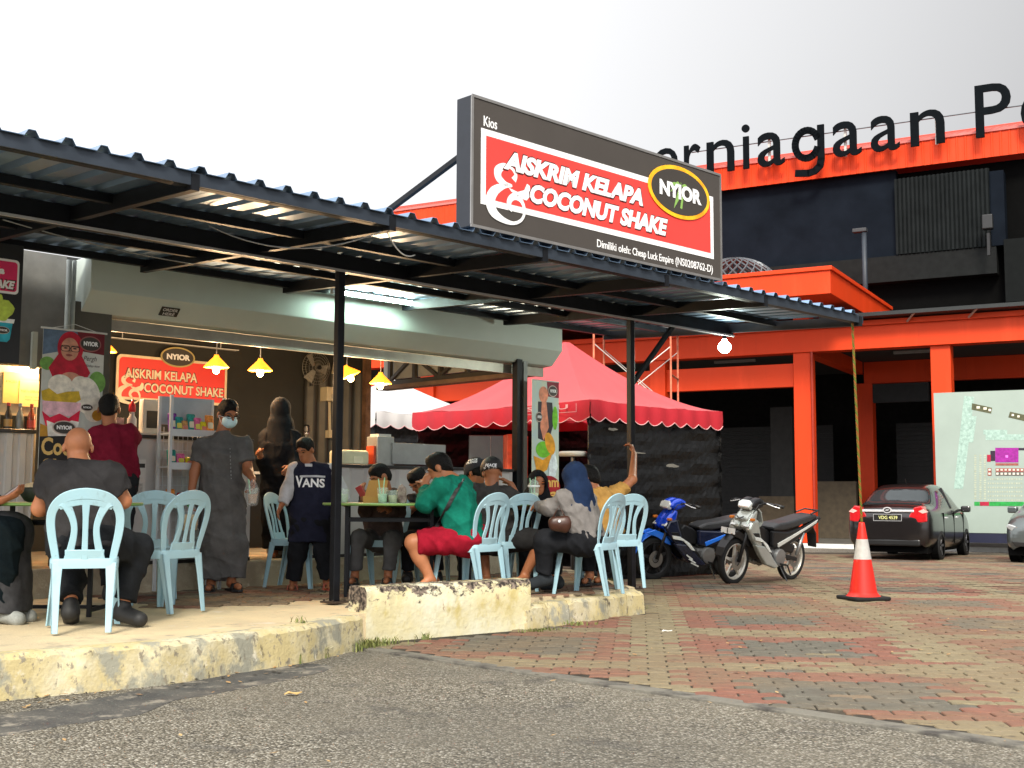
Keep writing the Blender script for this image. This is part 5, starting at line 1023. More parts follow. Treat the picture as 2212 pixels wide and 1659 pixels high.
# ================================================================== TENTS
def tent(name, lbl, c0, lu, lv, ze, zp, col, vcol, val=.27, n=16, tr=.35, curve=.55):
    t = thing(name, lbl, 'tent', c0 + U * lu / 2 + V * lv / 2); ctr = c0 + U * lu / 2 + V * lv / 2
    fab = mat(name + col[0], col[1], .6, var=.05, scale=2); fab.node_tree.nodes['Principled BSDF'].inputs['Sheen Weight'].default_value = .2
    b_ = fab.node_tree.nodes['Principled BSDF']; nt_ = fab.node_tree; tr_ = nt_.nodes.new('ShaderNodeBsdfTranslucent'); tr_.inputs['Color'].default_value = (*lin(col[1]), 1); mx = nt_.nodes.new('ShaderNodeMixShader'); mx.inputs['Fac'].default_value = tr
    nt_.links.new(b_.outputs[0], mx.inputs[1]); nt_.links.new(tr_.outputs[0], mx.inputs[2]); nt_.links.new(mx.outputs[0], nt_.nodes['Material Output'].inputs['Surface'])
    cs = [c0, c0 + U * lu, c0 + U * lu + V * lv, c0 + V * lv]
    for k in range(4):
        p, q = cs[k], cs[(k + 1) % 4]; mb = MB(); vs = []
        for i in range(n + 1):
            r = i / n; h = ze + (zp - ze) * (r ** (1.0 + curve))
            for j in range(n + 1):
                e = p.lerp(q, j / n); w = e.lerp(ctr, r * .97); sagz = -.06 * math.sin(math.pi * j / n) * (1 - r) * math.sin(math.pi * min(1, r * 1.6 + .15)) + (.010 * math.sin(j * 1.9 + 3 * r + k) + .008 * math.sin(j * .8 - 9 * r + 2 * k)) * (1 - r) * (1 if 0 < j < n else 0); vs.append(Vector((w.x, w.y, h + sagz)))
        mb.add(vs, [(i * (n + 1) + j, i * (n + 1) + j + 1, (i + 1) * (n + 1) + j + 1, (i + 1) * (n + 1) + j) for i in range(n) for j in range(n)]); mb.build('roof_panel', fab, t, smooth=True)
        # scalloped valance
        mb = MB(); m_ = 60; vs = []; nrm = (q - p).normalized().cross(Z)
        for j in range(m_ + 1):
            e = p.lerp(q, j / m_) + nrm * (.012 + .012 * math.sin(j * .9)); sc_ = abs(math.sin(j / m_ * math.pi * 10)); d = -.05 * math.sin(math.pi * j / m_)
            vs += [Vector((e.x, e.y, ze + d * .6)), Vector((e.x, e.y, ze - val * .5)) + nrm * .01, Vector((e.x, e.y, ze - val + .06 * (1 - sc_)))]
        mb.add(vs, [(3 * j + i, 3 * j + 3 + i, 3 * j + 4 + i, 3 * j + 1 + i) for j in range(m_) for i in range(2)])
        va = mb.build('valance', fab if vcol is None else mat(name + vcol[0], vcol[1], .6, var=.06), t, smooth=True)
        mb = MB(); mb.tube([Vector(vs[3 * j + 2]) + nrm * .004 for j in range(m_ + 1)], .006, 4, cap=False); mb.build('piping', mat('piping_pink', (.65, .35, .35), .6), va)
        mb = MB(); mb.tube([Vector((p.x, p.y, gz(p.y))) + (ctr - p).normalized() * .09, Vector((p.x, p.y, ze - .02)) + (ctr - p).normalized() * .09], .02, 6); mb.build('leg', mat('tent_leg', (.05, .05, .05), .4, .5), t)
    return t, cs, fab
c0 = at(1275, 885, 14.8); c0.z = 0
pt, pcs, pfab = tent('pink_tent', 'pink red peaked market tent with scalloped valance and black plastic walls', c0, 2.75, 3.4, 2.23, 3.22, ('_fabric', (.68, .075, .085)), ('_valance', (.40, .012, .022)))
tp = Vector((c0.x, c0.y, 0)) + V * 1.6; mb = MB(); put_text(mb, 'SDTU', tp, -V, Z, .55, 1.28, 2.125, 2.185, .06, bold=.02)
mb.ob(tp, -V, -U, Z, .3, 1.42, .055, .058, 2.082, 2.088); mb.ob(tp, -V, -U, Z, 1.414, 1.42, .055, .058, 2.088, 2.19); mb.build('lettering', mat('tent_print', (.5, .25, .25), .6), pt)
# black plastic walls, crinkled
M_PLAS = mat('black_plastic', (.004, .004, .0042), .45, spec=.25, var=.5, scale=5, bump=.9, bscale=9)
rnd = random.Random(9)
def plastic(par, p, q, z0, z1, name='plastic_wall'):
    nx_, nz_ = 46, 40; nrm = (q - p).normalized().cross(Z); vs = []
    for j in range(nz_ + 1):
        for i in range(nx_ + 1):
            x, y = i / nx_, j / nz_; e = p.lerp(q, x); wv = .012 * math.sin(31 * y + 5 * x + 2 * math.sin(7 * x)) + .010 * math.sin(57 * y - 9 * x) + .012 * math.sin(13 * x + 3 * y) + rnd.uniform(-.006, .006)
            vs.append(Vector((e.x, e.y, z0 + (z1 - z0) * y)) + nrm * wv)
    mb = MB(); mb.add(vs, [(j * (nx_ + 1) + i, j * (nx_ + 1) + i + 1, (j + 1) * (nx_ + 1) + i + 1, (j + 1) * (nx_ + 1) + i) for j in range(nz_) for i in range(nx_)]); return mb.build(name, M_PLAS, par)
i_ = .04
plastic(pt, pcs[0] + V * i_, pcs[1] + V * i_, gz(15), 2.06); plastic(pt, pcs[1] - U * i_, pcs[2] - U * i_, gz(16.5), 2.06); plastic(pt, pcs[3] - V * .1, pcs[2] - V * .1, gz(18), 2.06)
for px, py in ((1768 * .0 + 1748, 1168), ): pass
mb = MB()
for (x, z_, w_, h_) in ((.42, 1.88, .16, .04), (1.62, 1.45, .24, .05), (1.75, .98, .22, .05), (.9, 1.6, .3, .02), (2.1, .70, .15, .03)):
    mb.prism(blob(x, z_, w_ * .5, h_ * .5, 0, 14, .3, int(x * 10)), Vector((c0.x, c0.y, 0)) + V * .0, U, Z, -V, .0, .004)
mb.build('tape_patch', mat('tape_grey', (.14, .13, .11), .4), pt)
wc = at(812, 895, 19.6); wc.z = 0
wt, wcs, wf = tent('white_tent', 'white peaked market tent standing behind the kiosk', wc, 3.0, 3.0, 2.42, 3.15, ('_fabric', (.72, .70, .68)), None, curve=.35)
plastic(wt, wcs[0] + V * i_, wcs[1] + V * i_, gz(20), 2.3); plastic(wt, wcs[0] + U * i_, wcs[3] + U * i_, gz(20), 2.3)
# stall goods under the pink tent
p0 = Vector((c0.x, c0.y, 0)) + V * 1.55 + U * .7
t = thing('stall_cupboard', 'orange red panelled cupboard standing under the pink tent', 'cupboard', Vector((p0.x, p0.y, gz(p0.y))))
pa, pb = at(1095, 1060, 16.4), at(1141, 935, 16.4); ux = Vector((1, .2, 0)).normalized()
for k in range(2): mb = MB(); mb.ob(Vector((pa.x + k * .148, pa.y, gz(16))), ux, Vector((-.2, 1, 0)).normalized(), Z, 0, .142, 0, .3, 0, pb.z - .02 * k); mb.build('door', mat('orange_door', (.55, .07, .02), .45, var=.4, scale=6), t, bevel=.012)
pa, pb = at(1012, 1045, 16.8), at(1092, 935, 16.8)
t = thing('glass_case', 'dark glass fronted display case under the pink tent', 'display case', Vector((pa.x, pa.y, gz(16.8)))); mb = MB(); mb.ob(Vector((pa.x, pa.y, gz(16.8))), EX, EY, Z, 0, pb.x - pa.x, 0, .4, 0, pb.z); mb.build('cabinet', mat('case_grey', (.06, .065, .06), .15), t, bevel=.01); mb = MB(); mb.ob(Vector((pa.x, pa.y, pa.z)), EX, EY, Z, .30, .31, -.01, .0, 0, pb.z - pa.z - .05); mb.build('mullion', mat('case_trim', (.2, .2, .2), .3), t)
pa = at(1238, 978, 15.0); t = thing('stall_table', 'small white round table under the pink tent beside the right banner', 'table', Vector((pa.x, pa.y, 0))); mb = MB(); mb.lathe(pa, [(.02, -.05), (.17, -.045), (.185, -.01), (.17, .015), (.02, .02)], 24); mb.build('table_top', mat('white_plastic', (.55, .54, .48), .5), t, smooth=True); mb = MB(); mb.tube([Vector((pa.x, pa.y, 0)), pa - Z * .04], .03, 8); mb.lathe(Vector((pa.x, pa.y, 0)), [(.16, 0), (.15, .03), (.03, .05)], 16); mb.build('pedestal', M_TOP, t)
# ================================================================== VEHICLES
M_TYRE = mat('tyre_rubber', (.006, .006, .006), .8, var=.3, scale=30); M_CHROME = mat('chrome_trim', (.62, .62, .63), .22, .35, var=.02); M_PLATE = mat('plate_black', (.01, .01, .01), .35); M_GLASSD = mat('tinted_glass', (.02, .026, .028), .06, spec=.6, var=.1)
def car(name, lbl, loc, rz, paint, plate=None):
    t = thing(name, lbl, 'car', loc, rz)         # local: x forward, y left, z up; origin under the middle of the car
    # x, bottom, shoulder, roof, half width low, shoulder half width, roof half width
    ST = [(-2.08, .42, .80, .82, .60, .56, .40), (-2.05, .30, .92, .96, .74, .70, .58), (-1.95, .26, .98, 1.04, .795, .755, .66), (-1.62, .24, .985, 1.075, .81, .775, .64), (-1.36, .23, .985, 1.16, .82, .78, .60), (-.98, .22, .98, 1.40, .825, .785, .555), (-.62, .22, .97, 1.49, .825, .79, .545), (-.05, .22, .955, 1.51, .825, .79, .545), (.42, .22, .945, 1.475, .825, .79, .545), (.80, .22, .935, 1.30, .825, .79, .58), (1.18, .22, .925, 1.02, .82, .78, .64), (1.45, .22, .90, .975, .81, .76, .62), (1.85, .24, .80, .89, .77, .70, .55), (2.02, .27, .68, .78, .68, .60, .45), (2.08, .36, .60, .66, .55, .48, .35)]
    rows = []
    for x, zb, zs, zr, wl, ws, wr in ST:
        mid = (zb + zs) / 2
        half = [(wl * .86, zb), (wl, zb + .10), (wl * 1.0, mid), (wl * .995, zs - .10), (ws, zs), (wr + .02, zr - .05 if zr - zs > .12 else zs + (zr - zs) * .75), (wr * .82, zr - .008), (wr * .4, zr + .006), (0, zr + .01)]
        rows.append([Vector((x, y, z)) for y, z in half] + [Vector((x, -y, z)) for y, z in half[-2::-1]])
    k = len(rows[0]); mb = MB(); mb.v = [tuple(v) for r in rows for v in r]
    for i in range(len(rows) - 1):
        for j in range(k - 1):
            jj = min(j, k - 2 - j); m = 0; x = (ST[i][0] + ST[i + 1][0]) / 2
            if jj == 4 and -1.36 < x < .85: m = 1                                   # side glass
            if jj >= 5 and (-1.62 < x < -.95): m = 1                                # rear screen
            if jj >= 5 and (.42 < x < 1.2): m = 1                                   # windscreen
            mb.f.append((i * k + j, i * k + j + 1, (i + 1) * k + j + 1, (i + 1) * k + j)); mb.mi.append(m)
    mb.f += [tuple(range(k)), tuple((len(rows) - 1) * k + j for j in range(k))[::-1]]; mb.mi += [0, 0]
    b_ = mb.build('body', [paint, M_GLASSD], t, world=False, fix=True); b_.data.polygons.foreach_set('use_smooth', [True] * len(b_.data.polygons))
    ss = b_.modifiers.new('sub', 'SUBSURF'); ss.levels = 2; ss.render_levels = 2
    def part(nm, m_, mt, parent=None, bev=0.0, sm=False): return m_.build(nm, mt, parent or t, world=False, bevel=bev, smooth=sm)
    for sx in (-1.22, 1.24):
        for sy in (-1, 1):
            y = sy * .74; m_ = MB(); ax = Vector((0, sy, 0)); c = Vector((sx, y - sy * .1, .29))
            m_.lathe(c, [(.20, .0), (.285, .01), (.295, .05), (.295, .15), (.28, .185), (.205, .19)], 28, ax, cap=False); w_ = part('wheel', m_, M_TYRE, sm=True)
            m_ = MB(); m_.lathe(c, [(.20, .165), (.195, .13), (.05, .12), (.045, .16), (.0, .165)], 24, ax, cap=False)
            for q in range(5): an = 2 * math.pi * q / 5; d = Vector((math.cos(an), 0, math.sin(an))); m_.bar(c + ax * .16 + d * .04, c + ax * .165 + d * .195, .045, .02, up=ax)
            m_.build('rim', mat('alloy', (.28, .28, .29), .3, .8), w_, world=False)
            m_ = MB(); m_.lathe(Vector((sx, sy * .66, .31)), [(.335, 0), (.34, .145)], 28, ax); part('wheel_arch', m_, M_BLACK)
    # rear face
    for sy in (-1, 1):
        q = [(sy * .36, .80), (sy * .50, 1.03), (sy * .64, 1.06), (sy * .735, .95), (sy * .74, .76), (sy * .58, .73)]
        m_ = MB(); m_.prism(q, Vector((-2.01, 0, 0)), Vector((0, 1, 0)), Z, Vector((-1, 0, 0)), -.26, .060); part('tail_light', m_, mat('tail_red', (.42, .012, .015), .15, var=.2, coat=.6), bev=.02)
        m_ = MB(); m_.prism([(sy * .58, .955), (sy * .68, 1.0), (sy * .75, .94), (sy * .66, .915)], Vector((-2.03, 0, 0)), Vector((0, 1, 0)), Z, Vector((-1, 0, 0)), -.05, .045); part('reverse_light', m_, mat('tail_pale', (.7, .38, .34), .2))
        m_ = MB(); m_.ob(Vector((.62, sy * .93, .98)), Vector((1, 0, 0)), Vector((0, sy, 0)), Z, -.09, .08, -.08, .10, -.055, .075); part('mirror', m_, paint, bev=.03)
        m_ = MB(); m_.bar((.62, sy * .72, .95), (.62, sy * .88, .97), .05); part('mirror_stalk', m_, M_PLATE)
        for x in (-.72, .28): m_ = MB(); m_.ob(Vector((x, sy * .822, .82)), Vector((1, 0, 0)), Vector((0, sy, 0)), Z, -.09, .09, -.01, .016, -.012, .016); part('door_handle', m_, M_CHROME, bev=.005)
        for x in (-.98, -.02, .93): m_ = MB(); m_.ob(Vector((x, sy * .825, .6)), Vector((1, 0, 0)), Vector((0, sy, 0)), Z, -.005, .005, -.02, .004, -.30, .32); part('door_seam', m_, M_BLACK)
        m_ = MB(); m_.ob(Vector((-.02, sy * .672, 1.2)), Vector((1, 0, 0)), Vector((0, sy * .91, .42)).normalized(), Vector((0, -sy * .42, .91)).normalized(), -.035, .035, -.02, .022, -.22, .24); part('door_pillar', m_, M_PLATE)
        q = [(sy * .42, .66), (sy * .68, .74), (sy * .72, .68), (sy * .60, .58), (sy * .44, .58)]
        m_ = MB(); m_.prism(q, Vector((1.9, 0, 0)), Vector((0, 1, 0)), Z, Vector((1, 0, 0)), -.10, .12); part('headlight', m_, mat('headlamp', (.35, .36, .36), .1, .3, coat=.8), bev=.02)
        m_ = MB(); m_.prism([(sy * .25, .40), (sy * .62, .42), (sy * .56, .33), (sy * .25, .32)], Vector((1.98, 0, 0)), Vector((0, 1, 0)), Z, Vector((1, 0, 0)), -.2, .09); part('lower_grille', m_, M_PLATE, bev=.01)
    m_ = MB(); m_.prism([(-.30, .62), (.30, .62), (.36, .54), (.30, .48), (-.30, .48), (-.36, .54)], Vector((2.0, 0, 0)), Vector((0, 1, 0)), Z, Vector((1, 0, 0)), -.1, .085); part('grille', m_, M_PLATE, bev=.01)
    m_ = MB(); m_.ob(Vector((-2.06, 0, .96)), Vector((0, 1, 0)), Vector((-1, 0, 0)), Z, -.50, .50, -.06, .022, -.022, .022); part('chrome_bar', m_, M_CHROME, bev=.008)
    m_ = MB(); m_.prism(ell(0, .975, .085, .06, 24), Vector((-2.06, 0, 0)), Vector((0, -1, 0)), Z, Vector((-1, 0, 0)), 0, .03); bg_ = part('badge', m_, M_CHROME)
    m_ = MB(); m_.prism(ell(0, .975, .06, .04, 24), Vector((-2.06, 0, 0)), Vector((0, -1, 0)), Z, Vector((-1, 0, 0)), .03, .033); m_.build('badge_field', M_PLATE, bg_, world=False)
    m_ = MB(); m_.prism([(-.045, .965), (.02, .965), (.045, .992), (.02, .985), (-.02, .985)], Vector((-2.06, 0, 0)), Vector((0, -1, 0)), Z, Vector((-1, 0, 0)), .033, .036); m_.build('badge_mark', M_CHROME, bg_, world=False)
    m_ = MB(); m_.ob(Vector((-2.055, 0, .83)), Vector((0, -1, 0)), Vector((-1, 0, 0)), Z, -.26, .26, -.02, .028, -.058, .058); pl = part('number_plate', m_, M_PLATE)
    m_ = MB(); 
    for x0, x1, z0, z1 in ((-.27, .27, .058, .066), (-.27, .27, -.066, -.058), (-.27, -.262, -.058, .058), (.262, .27, -.058, .058)): m_.ob(Vector((-2.055, 0, .83)), Vector((0, -1, 0)), Vector((-1, 0, 0)), Z, x0, x1, -.02, .032, z0, z1)
    m_.build('plate_frame', mat('plate_rim', (.3, .3, .3), .4), pl, world=False)
    if plate: m_ = MB(); put_text(m_, plate, Vector((-2.055, 0, .83)), Vector((0, -1, 0)), Z, -.17, .19, -.032, .035, .031, bold=.012); m_.build('lettering', mat('plate_yellow', (.55, .55, .22), .5), pl, world=False)
    m_ = MB(); m_.ob(Vector((-2.0, 0, .36)), Vector((0, 1, 0)), Vector((-1, 0, 0)), Z, -.6, .6, -.1, .075, -.07, .06); part('lower_bumper', m_, M_PLATE, bev=.03)
    m_ = MB(); m_.tube([(-.5, 0, 1.51), (-.58, 0, 1.60)], .006, 5); part('antenna', m_, M_PLATE)
    m_ = MB(); m_.box(-1.9, 1.9, -.7, .7, .16, .30); part('underbody', m_, M_BLACK)
    return t
rc = gnd(2003, 1207, -.145); hd = Vector((.52, .854, 0)).normalized(); lf = Vector((-hd.y, hd.x, 0)); rcn = Vector((.3459 * 23.0, 23.0, 0))
cc = rcn + hd * 2.08 + lf * .80
M_PAINT = mat('car_paint_grey', (.015, .0125, .0125), .28, .55, var=.05, coat=.7)
car('parked_car', 'dark grey sedan seen from behind with chrome bar and red tail lights', (cc.x, cc.y, gz(cc.y)), math.atan2(hd.y, hd.x), M_PAINT, 'VDG 4539')
h2 = Vector((-.60, -.80, 0)).normalized(); l2 = Vector((-h2.y, h2.x, 0)); fc = at(2166, 1078, 22.4); fc.z = 0
c2 = fc - h2 * 2.08 + l2 * .74
car('parked_car', 'pale silver car cut off by the right edge of the view', (c2.x, c2.y, gz(c2.y)), math.atan2(h2.y, h2.x), mat('car_paint_silver', (.10, .115, .115), .28, .5, var=.04, coat=.7))

def bike(lbl, loc, rz, main, accent, side, wheelcol, steer=0.0, blue=True):
    t = thing('motorcycle', lbl, 'motorcycle', loc, rz, group='motorcycles parked beside the tent'); t.rotation_euler = (R(-7), 0, rz)
    X, Yv = Vector((1, 0, 0)), Vector((0, 1, 0))
    def part(nm, m_, mt, parent=None, bev=0.0, sm=False): return m_.build(nm, mt, parent or t, world=False, bevel=bev, smooth=sm)
    def slab(nm, pts, y0, y1, mt, bev=.012, sym=True, parent=None):
        o_ = None
        for s_ in ((-1, 1) if sym else (1,)):
            m_ = MB(); m_.prism(pts, (0, 0, 0), X, Z, Yv * s_, y0, y1); o_ = part(nm, m_, mt, parent, bev)
        return o_
    WX = 1.22; r0 = .285
    wm = mat('bikewheel' + str(wheelcol), wheelcol, .35, .3)
    for wx in (0, WX):
        c = Vector((wx, 0, r0)); m_ = MB(); pts = []
        prof = [(.215, -.03), (.245, -.042), (.272, -.030), (.285, 0), (.272, .030), (.245, .042), (.215, .03)]
        m_.lathe(c, prof, 36, Yv, cap=False); wh = part('wheel', m_, M_TYRE, sm=True)
        m_ = MB(); m_.lathe(c, [(.222, -.03), (.205, -.032), (.195, -.018), (.195, .018), (.205, .032), (.222, .03)], 36, Yv, cap=False); m_.build('rim', wm, wh, world=False)
        m_ = MB()
        for q in range(5): an = 2 * math.pi * q / 5 + .3; d = Vector((math.cos(an), 0, math.sin(an))); m_.bar(c + d * .03, c + d * .2, .032, .022, up=Yv)
        m_.build('spokes', wm, wh, world=False)
        m_ = MB(); m_.lathe(c, [(.04, -.05), (.045, 0), (.04, .05)], 14, Yv); m_.build('hub', mat('hub_grey', (.2, .2, .2), .4, .6), wh, world=False)
        m_ = MB(); m_.lathe(c + Yv * .052, [(.05, 0), (.105, 0), (.105, .004), (.05, .004)], 24, Yv, cap=False); m_.build('brake_disc', mat('disc', (.35, .35, .35), .3, .9), wh, world=False)
    blk = M_TOP; dk = mat('bike_dark', (.008, .008, .009), .40)
    for s_ in (-1, 1): m_ = MB(); m_.tube([(WX, s_ * .075, r0), (WX - .10, s_ * .07, .58), (WX - .16, s_ * .06, .76)], [.022, .024, .026], 10); part('fork_leg', m_, dk, sm=True)
    m_ = MB(); pts = []; fw = []
    for i in range(9): an = R(-5 + 150 * i / 8); pts.append(Vector((WX + .325 * math.cos(an), 0, r0 + .325 * math.sin(an)))); fw.append(.045 + .02 * math.sin(math.pi * i / 8))
    m_.strip(pts[1:], Yv, fw[1:], .012); part('front_fender', m_, accent if blue else dk, bev=.004)
    slab('fender_wing', [(WX + .20, .62), (WX + .05, .66), (WX - .12, .60), (WX - .22, .46), (WX - .14, .48), (WX + .0, .56)], .045, .075, accent if blue else dk, .008)
    # leg shield and nose
    slab('leg_shield', [(1.12, .78), (1.17, .68), (1.08, .56), (.98, .47), (.86, .45), (.90, .56), (.95, .68), (1.00, .80)], .080, .160, side, .022)
    slab('leg_shield_wing', [(1.04, .50), (.92, .37), (.78, .25), (.58, .20), (.50, .22), (.62, .31), (.74, .42), (.84, .48)], .105, .175, side, .018)
    slab('lower_fairing', [(.98, .49), (.84, .42), (.70, .33), (.56, .27), (.60, .36), (.74, .46), (.86, .52)], .09, .140, dk, .012)
    slab('air_vent', [(1.10, .64), (1.02, .58), (.94, .56), (.98, .64)], .150, .170, dk, .006)
    slab('shield_stripe', [(1.08, .60), (.96, .585), (.80, .50), (.70, .40), (.76, .41), (.90, .53), (1.06, .555)], .165, .182, mat('stripe_white', (.65, .66, .62), .3), .004)
    slab('leg_shield_core', [(1.06, .76), (1.10, .66), (.95, .45), (.80, .30), (.70, .34), (.84, .62), (.92, .78)], -.09, .09, dk, .01, sym=False)
    slab('nose_cowl', [(1.18, .70), (1.13, .80), (1.02, .92), (.96, .90), (.98, .76), (1.08, .64)], .0, .12, main, .03)
    slab('front_lamp', [(1.185, .715), (1.13, .76), (1.02, .74), (1.10, .68)], .055, .135, mat('bike_lamp', (.5, .5, .48), .12, .2, coat=.6), .012)
    # handlebar cover, lamp, bar, mirrors
    slab('handlebar_cover', [(1.10, .95), (1.05, 1.02), (.93, 1.06), (.83, 1.02), (.84, .95), (.97, .90)], .0, .11, main if blue else dk, .03)
    m_ = MB(); m_.prism([(-.085, -.05), (.085, -.05), (.10, .02), (.05, .055), (-.05, .055), (-.10, .02)], Vector((1.075, 0, .965)), Yv, Vector((-.5, 0, .86)).normalized(), Vector((.86, 0, .5)).normalized(), -.04, .03); part('headlight', m_, mat('headlight_glass', (.60, .62, .6), .08, .3, coat=.8), bev=.015)
    for s_ in (-1, 1):
        m_ = MB(); m_.tube([(.92, s_ * .08, .99), (.90, s_ * .22, 1.0), (.84, s_ * .35, .98)], .013, 8); part('handlebar', m_, dk, sm=True)
        m_ = MB(); m_.tube([(.868, s_ * .27, .993), (.832, s_ * .38, .978)], .020, 10); part('grip', m_, blk, sm=True)
        m_ = MB(); m_.tube([(.93, s_ * .2, 1.0), (.91, s_ * .30, .975), (.885, s_ * .36, .965)], .007, 6); part('lever', m_, M_CHROME)
    for s_ in (-1, 1):
        m_ = MB(); m_.tube([(.90, s_ * .16, 1.0), (1.0, s_ * .14, .98), (1.06, s_ * .10, .86), (1.08, s_ * .08, .70), (1.20, s_ * .085, .36)], .006, 6); part('brake_cable', m_, blk, sm=True)
        m_ = MB(); m_.ob(Vector((1.12, s_ * .15, .80)), X, Yv, Z, -.03, .03, -.02, .02, -.016, .016); part('indicator', m_, mat('indicator_amber', (.55, .16, .02), .3), bev=.008)
    # seat, tail, side panels
    slab('seat', [(.63, .70), (.50, .745), (.28, .765), (.08, .80), (-.12, .835), (-.30, .85), (-.36, .82), (-.18, .76), (.10, .70), (.40, .655), (.60, .655)], -.125, .125, mat('seat_vinyl', (.022, .023, .025), .45, bump=.1), .035, sym=False)
    slab('side_panel', [(.62, .655), (.30, .64), (-.05, .70), (-.40, .83), (-.44, .79), (-.20, .65), (.10, .52), (.42, .44), (.60, .46)], .06, .125, side if blue else dk, .02)
    slab('side_stripe', [(.52, .50), (.20, .60), (-.10, .70), (-.34, .79), (-.30, .74), (-.02, .64), (.30, .52), (.50, .45)], .122, .136, accent, .004)
    slab('tail_lamp', [(-.38, .83), (-.47, .80), (-.44, .75), (-.36, .76)], -.07, .07, mat('bike_tail', (.4, .02, .02), .2), .01, sym=False)
    m_ = MB(); m_.strip([(-.30, 0, .72), (-.42, 0, .60), (-.47, 0, .42)], Yv, [.07, .07, .06], .012); part('rear_fender', m_, blk)
    m_ = MB(); m_.tube([(-.20, .11, .86), (-.38, .10, .90), (-.43, 0, .895), (-.38, -.10, .90), (-.20, -.11, .86)], .011, 8); part('grab_rail', m_, dk, sm=True)
    # centre tunnel, engine, swing arm, exhaust
    slab('frame_tunnel', [(.92, .62), (.80, .48), (.60, .46), (.55, .60), (.64, .66), (.80, .72)], -.055, .055, dk, .02, sym=False)
    slab('under_cowl', [(.62, .46), (.30, .52), (.05, .46), (.10, .36), (.40, .40), (.58, .38)], -.09, .09, dk, .02, sym=False)
    m_ = MB(); m_.ob(Vector((.48, 0, .33)), X, Yv, Z, -.15, .15, -.12, .12, -.10, .09); e_ = part('engine', m_, mat('engine_grey', (.12, .12, .12), .4, .6), bev=.03)
    m_ = MB(); m_.lathe(Vector((.46, 0, .33)), [(.10, -.155), (.105, -.14), (.105, .14), (.10, .155), (.04, .16)], 20, Yv); m_.build('crank_cover', mat('engine_case', (.28, .28, .28), .35, .7), e_, world=False, auto=True)
    m_ = MB(); m_.tube([(.62, 0, .36), (.80, 0, .42)], [.085, .07], 14); m_.build('cylinder', mat('engine_dark', (.06, .06, .06), .5, .5), e_, world=False)
    for s_ in (-1, 1):
        m_ = MB(); m_.bar((.02, s_ * .09, r0), (.42, s_ * .09, .36), .025, .045); part('swing_arm', m_, dk)
        m_ = MB(); m_.tube([(.05, s_ * .11, .34), (-.06, s_ * .11, .62)], .024, 8); part('shock', m_, mat('spring', (.3, .3, .3), .3, .7), sm=True)
        m_ = MB(); m_.bar((.46, s_ * .12, .25), (.46, s_ * .24, .25), .022); part('foot_peg', m_, blk)
    m_ = MB(); m_.tube([(.70, -.08, .26), (.50, -.13, .20), (.25, -.15, .24)], .02, 8); m_.tube([(.28, -.16, .23), (-.25, -.17, .38)], [.035, .055], 12); part('exhaust', m_, mat('exhaust_steel', (.3, .3, .3), .3, .8), sm=True)
    m_ = MB(); m_.tube([(.42, .12, .22), (.40, .26, .01)], .010, 6); m_.bar((.36, .26, .012), (.46, .27, .012), .02); part('kick_stand', m_, blk)
    m_ = MB(); m_.tube([(.22, .10, .22), (.16, .12, .10)], .010, 6); part('centre_stand', m_, blk)
    if not blue:
        m_ = MB(); m_.prism([(-.10, -.035), (.10, -.035), (.10, .035), (-.10, .035)], Vector((WX + .16, 0, .655)), Yv, Z, X, .0, .006); part('number_plate', m_, mat('plate_white', (.7, .7, .68), .4)); 
        m_ = MB(); m_.prism([(-.012, -.03), (.0, -.03), (.0, .03), (-.012, .03)], Vector((WX + .166, 0, .655)), Yv, Z, X, .0, .003); part('plate_mark', m_, blk)
        slab('chest_panel', [(1.17, .80), (1.06, .90), (.98, .86), (1.10, .70)], -.10, .10, side, .03, sym=False)
        m_ = MB(); m_.prism([(-.05, .01), (0, -.02), (.05, .01), (.05, .028), (0, -.002), (-.05, .028)], Vector((1.165, 0, .80)), Yv, Vector((-.6, 0, .8)).normalized(), Vector((.8, 0, .6)).normalized(), .012, .02); part('emblem', m_, blk)
        m_ = MB(); m_.strip([(.98, .0, .95), (.90, 0, .88), (.84, 0, .76), (.86, 0, .70)], Yv, [.10, .12, .11, .09], .02); part('inner_shield', m_, side, bev=.008)
    else:
        m_ = MB()
        for k in range(3): m_.prism([(.84 - .04 * k, .36 - .05 * k), (.74 - .05 * k, .30 - .045 * k), (.75 - .05 * k, .285 - .045 * k), (.85 - .04 * k, .345 - .05 * k)], (0, 0, 0), X, Z, Yv, .186, .189 + .001 * k)
        part('side_decal', m_, mat('stripe_white', (.65, .66, .62), .3))
    return t
def heading(loc, h): return math.atan2(h[1], h[0])
M_BLUE = mat('bike_blue', (.006, .055, .55), .18, .2, coat=.8, var=.08); M_BLUE2 = mat('bike_lightblue', (.02, .17, .75), .18, .2, coat=.8, var=.08); M_BDARK = mat('bike_navy', (.01, .014, .035), .2, .2, coat=.7)
M_SIL = mat('bike_silver', (.38, .40, .37), .25, .35, coat=.6, var=.06); M_SIL2 = mat('bike_pale', (.52, .53, .50), .25, .2, coat=.6)
# rear axle positions and headings
hb = Vector((-.87, -.49, 0)).normalized(); fb_ = gnd(1408, 1252); rb = fb_ - hb * 1.22
bike('blue and black underbone motorcycle parked nearest the tent wall', (rb.x, rb.y, gz(rb.y)), math.atan2(hb.y, hb.x), M_BLUE, M_BLUE2, M_BDARK, (.03, .03, .032), blue=True)
hw_ = Vector((-.72, -.69, 0)).normalized(); fw_ = gnd(1580, 1262); rw = fw_ - hw_ * 1.22
bike('silver white underbone motorcycle parked in front of the orange column', (rw.x, rw.y, gz(rw.y)), math.atan2(hw_.y, hw_.x), M_SIL, M_SIL2, M_SIL, (.50, .48, .42), blue=False)
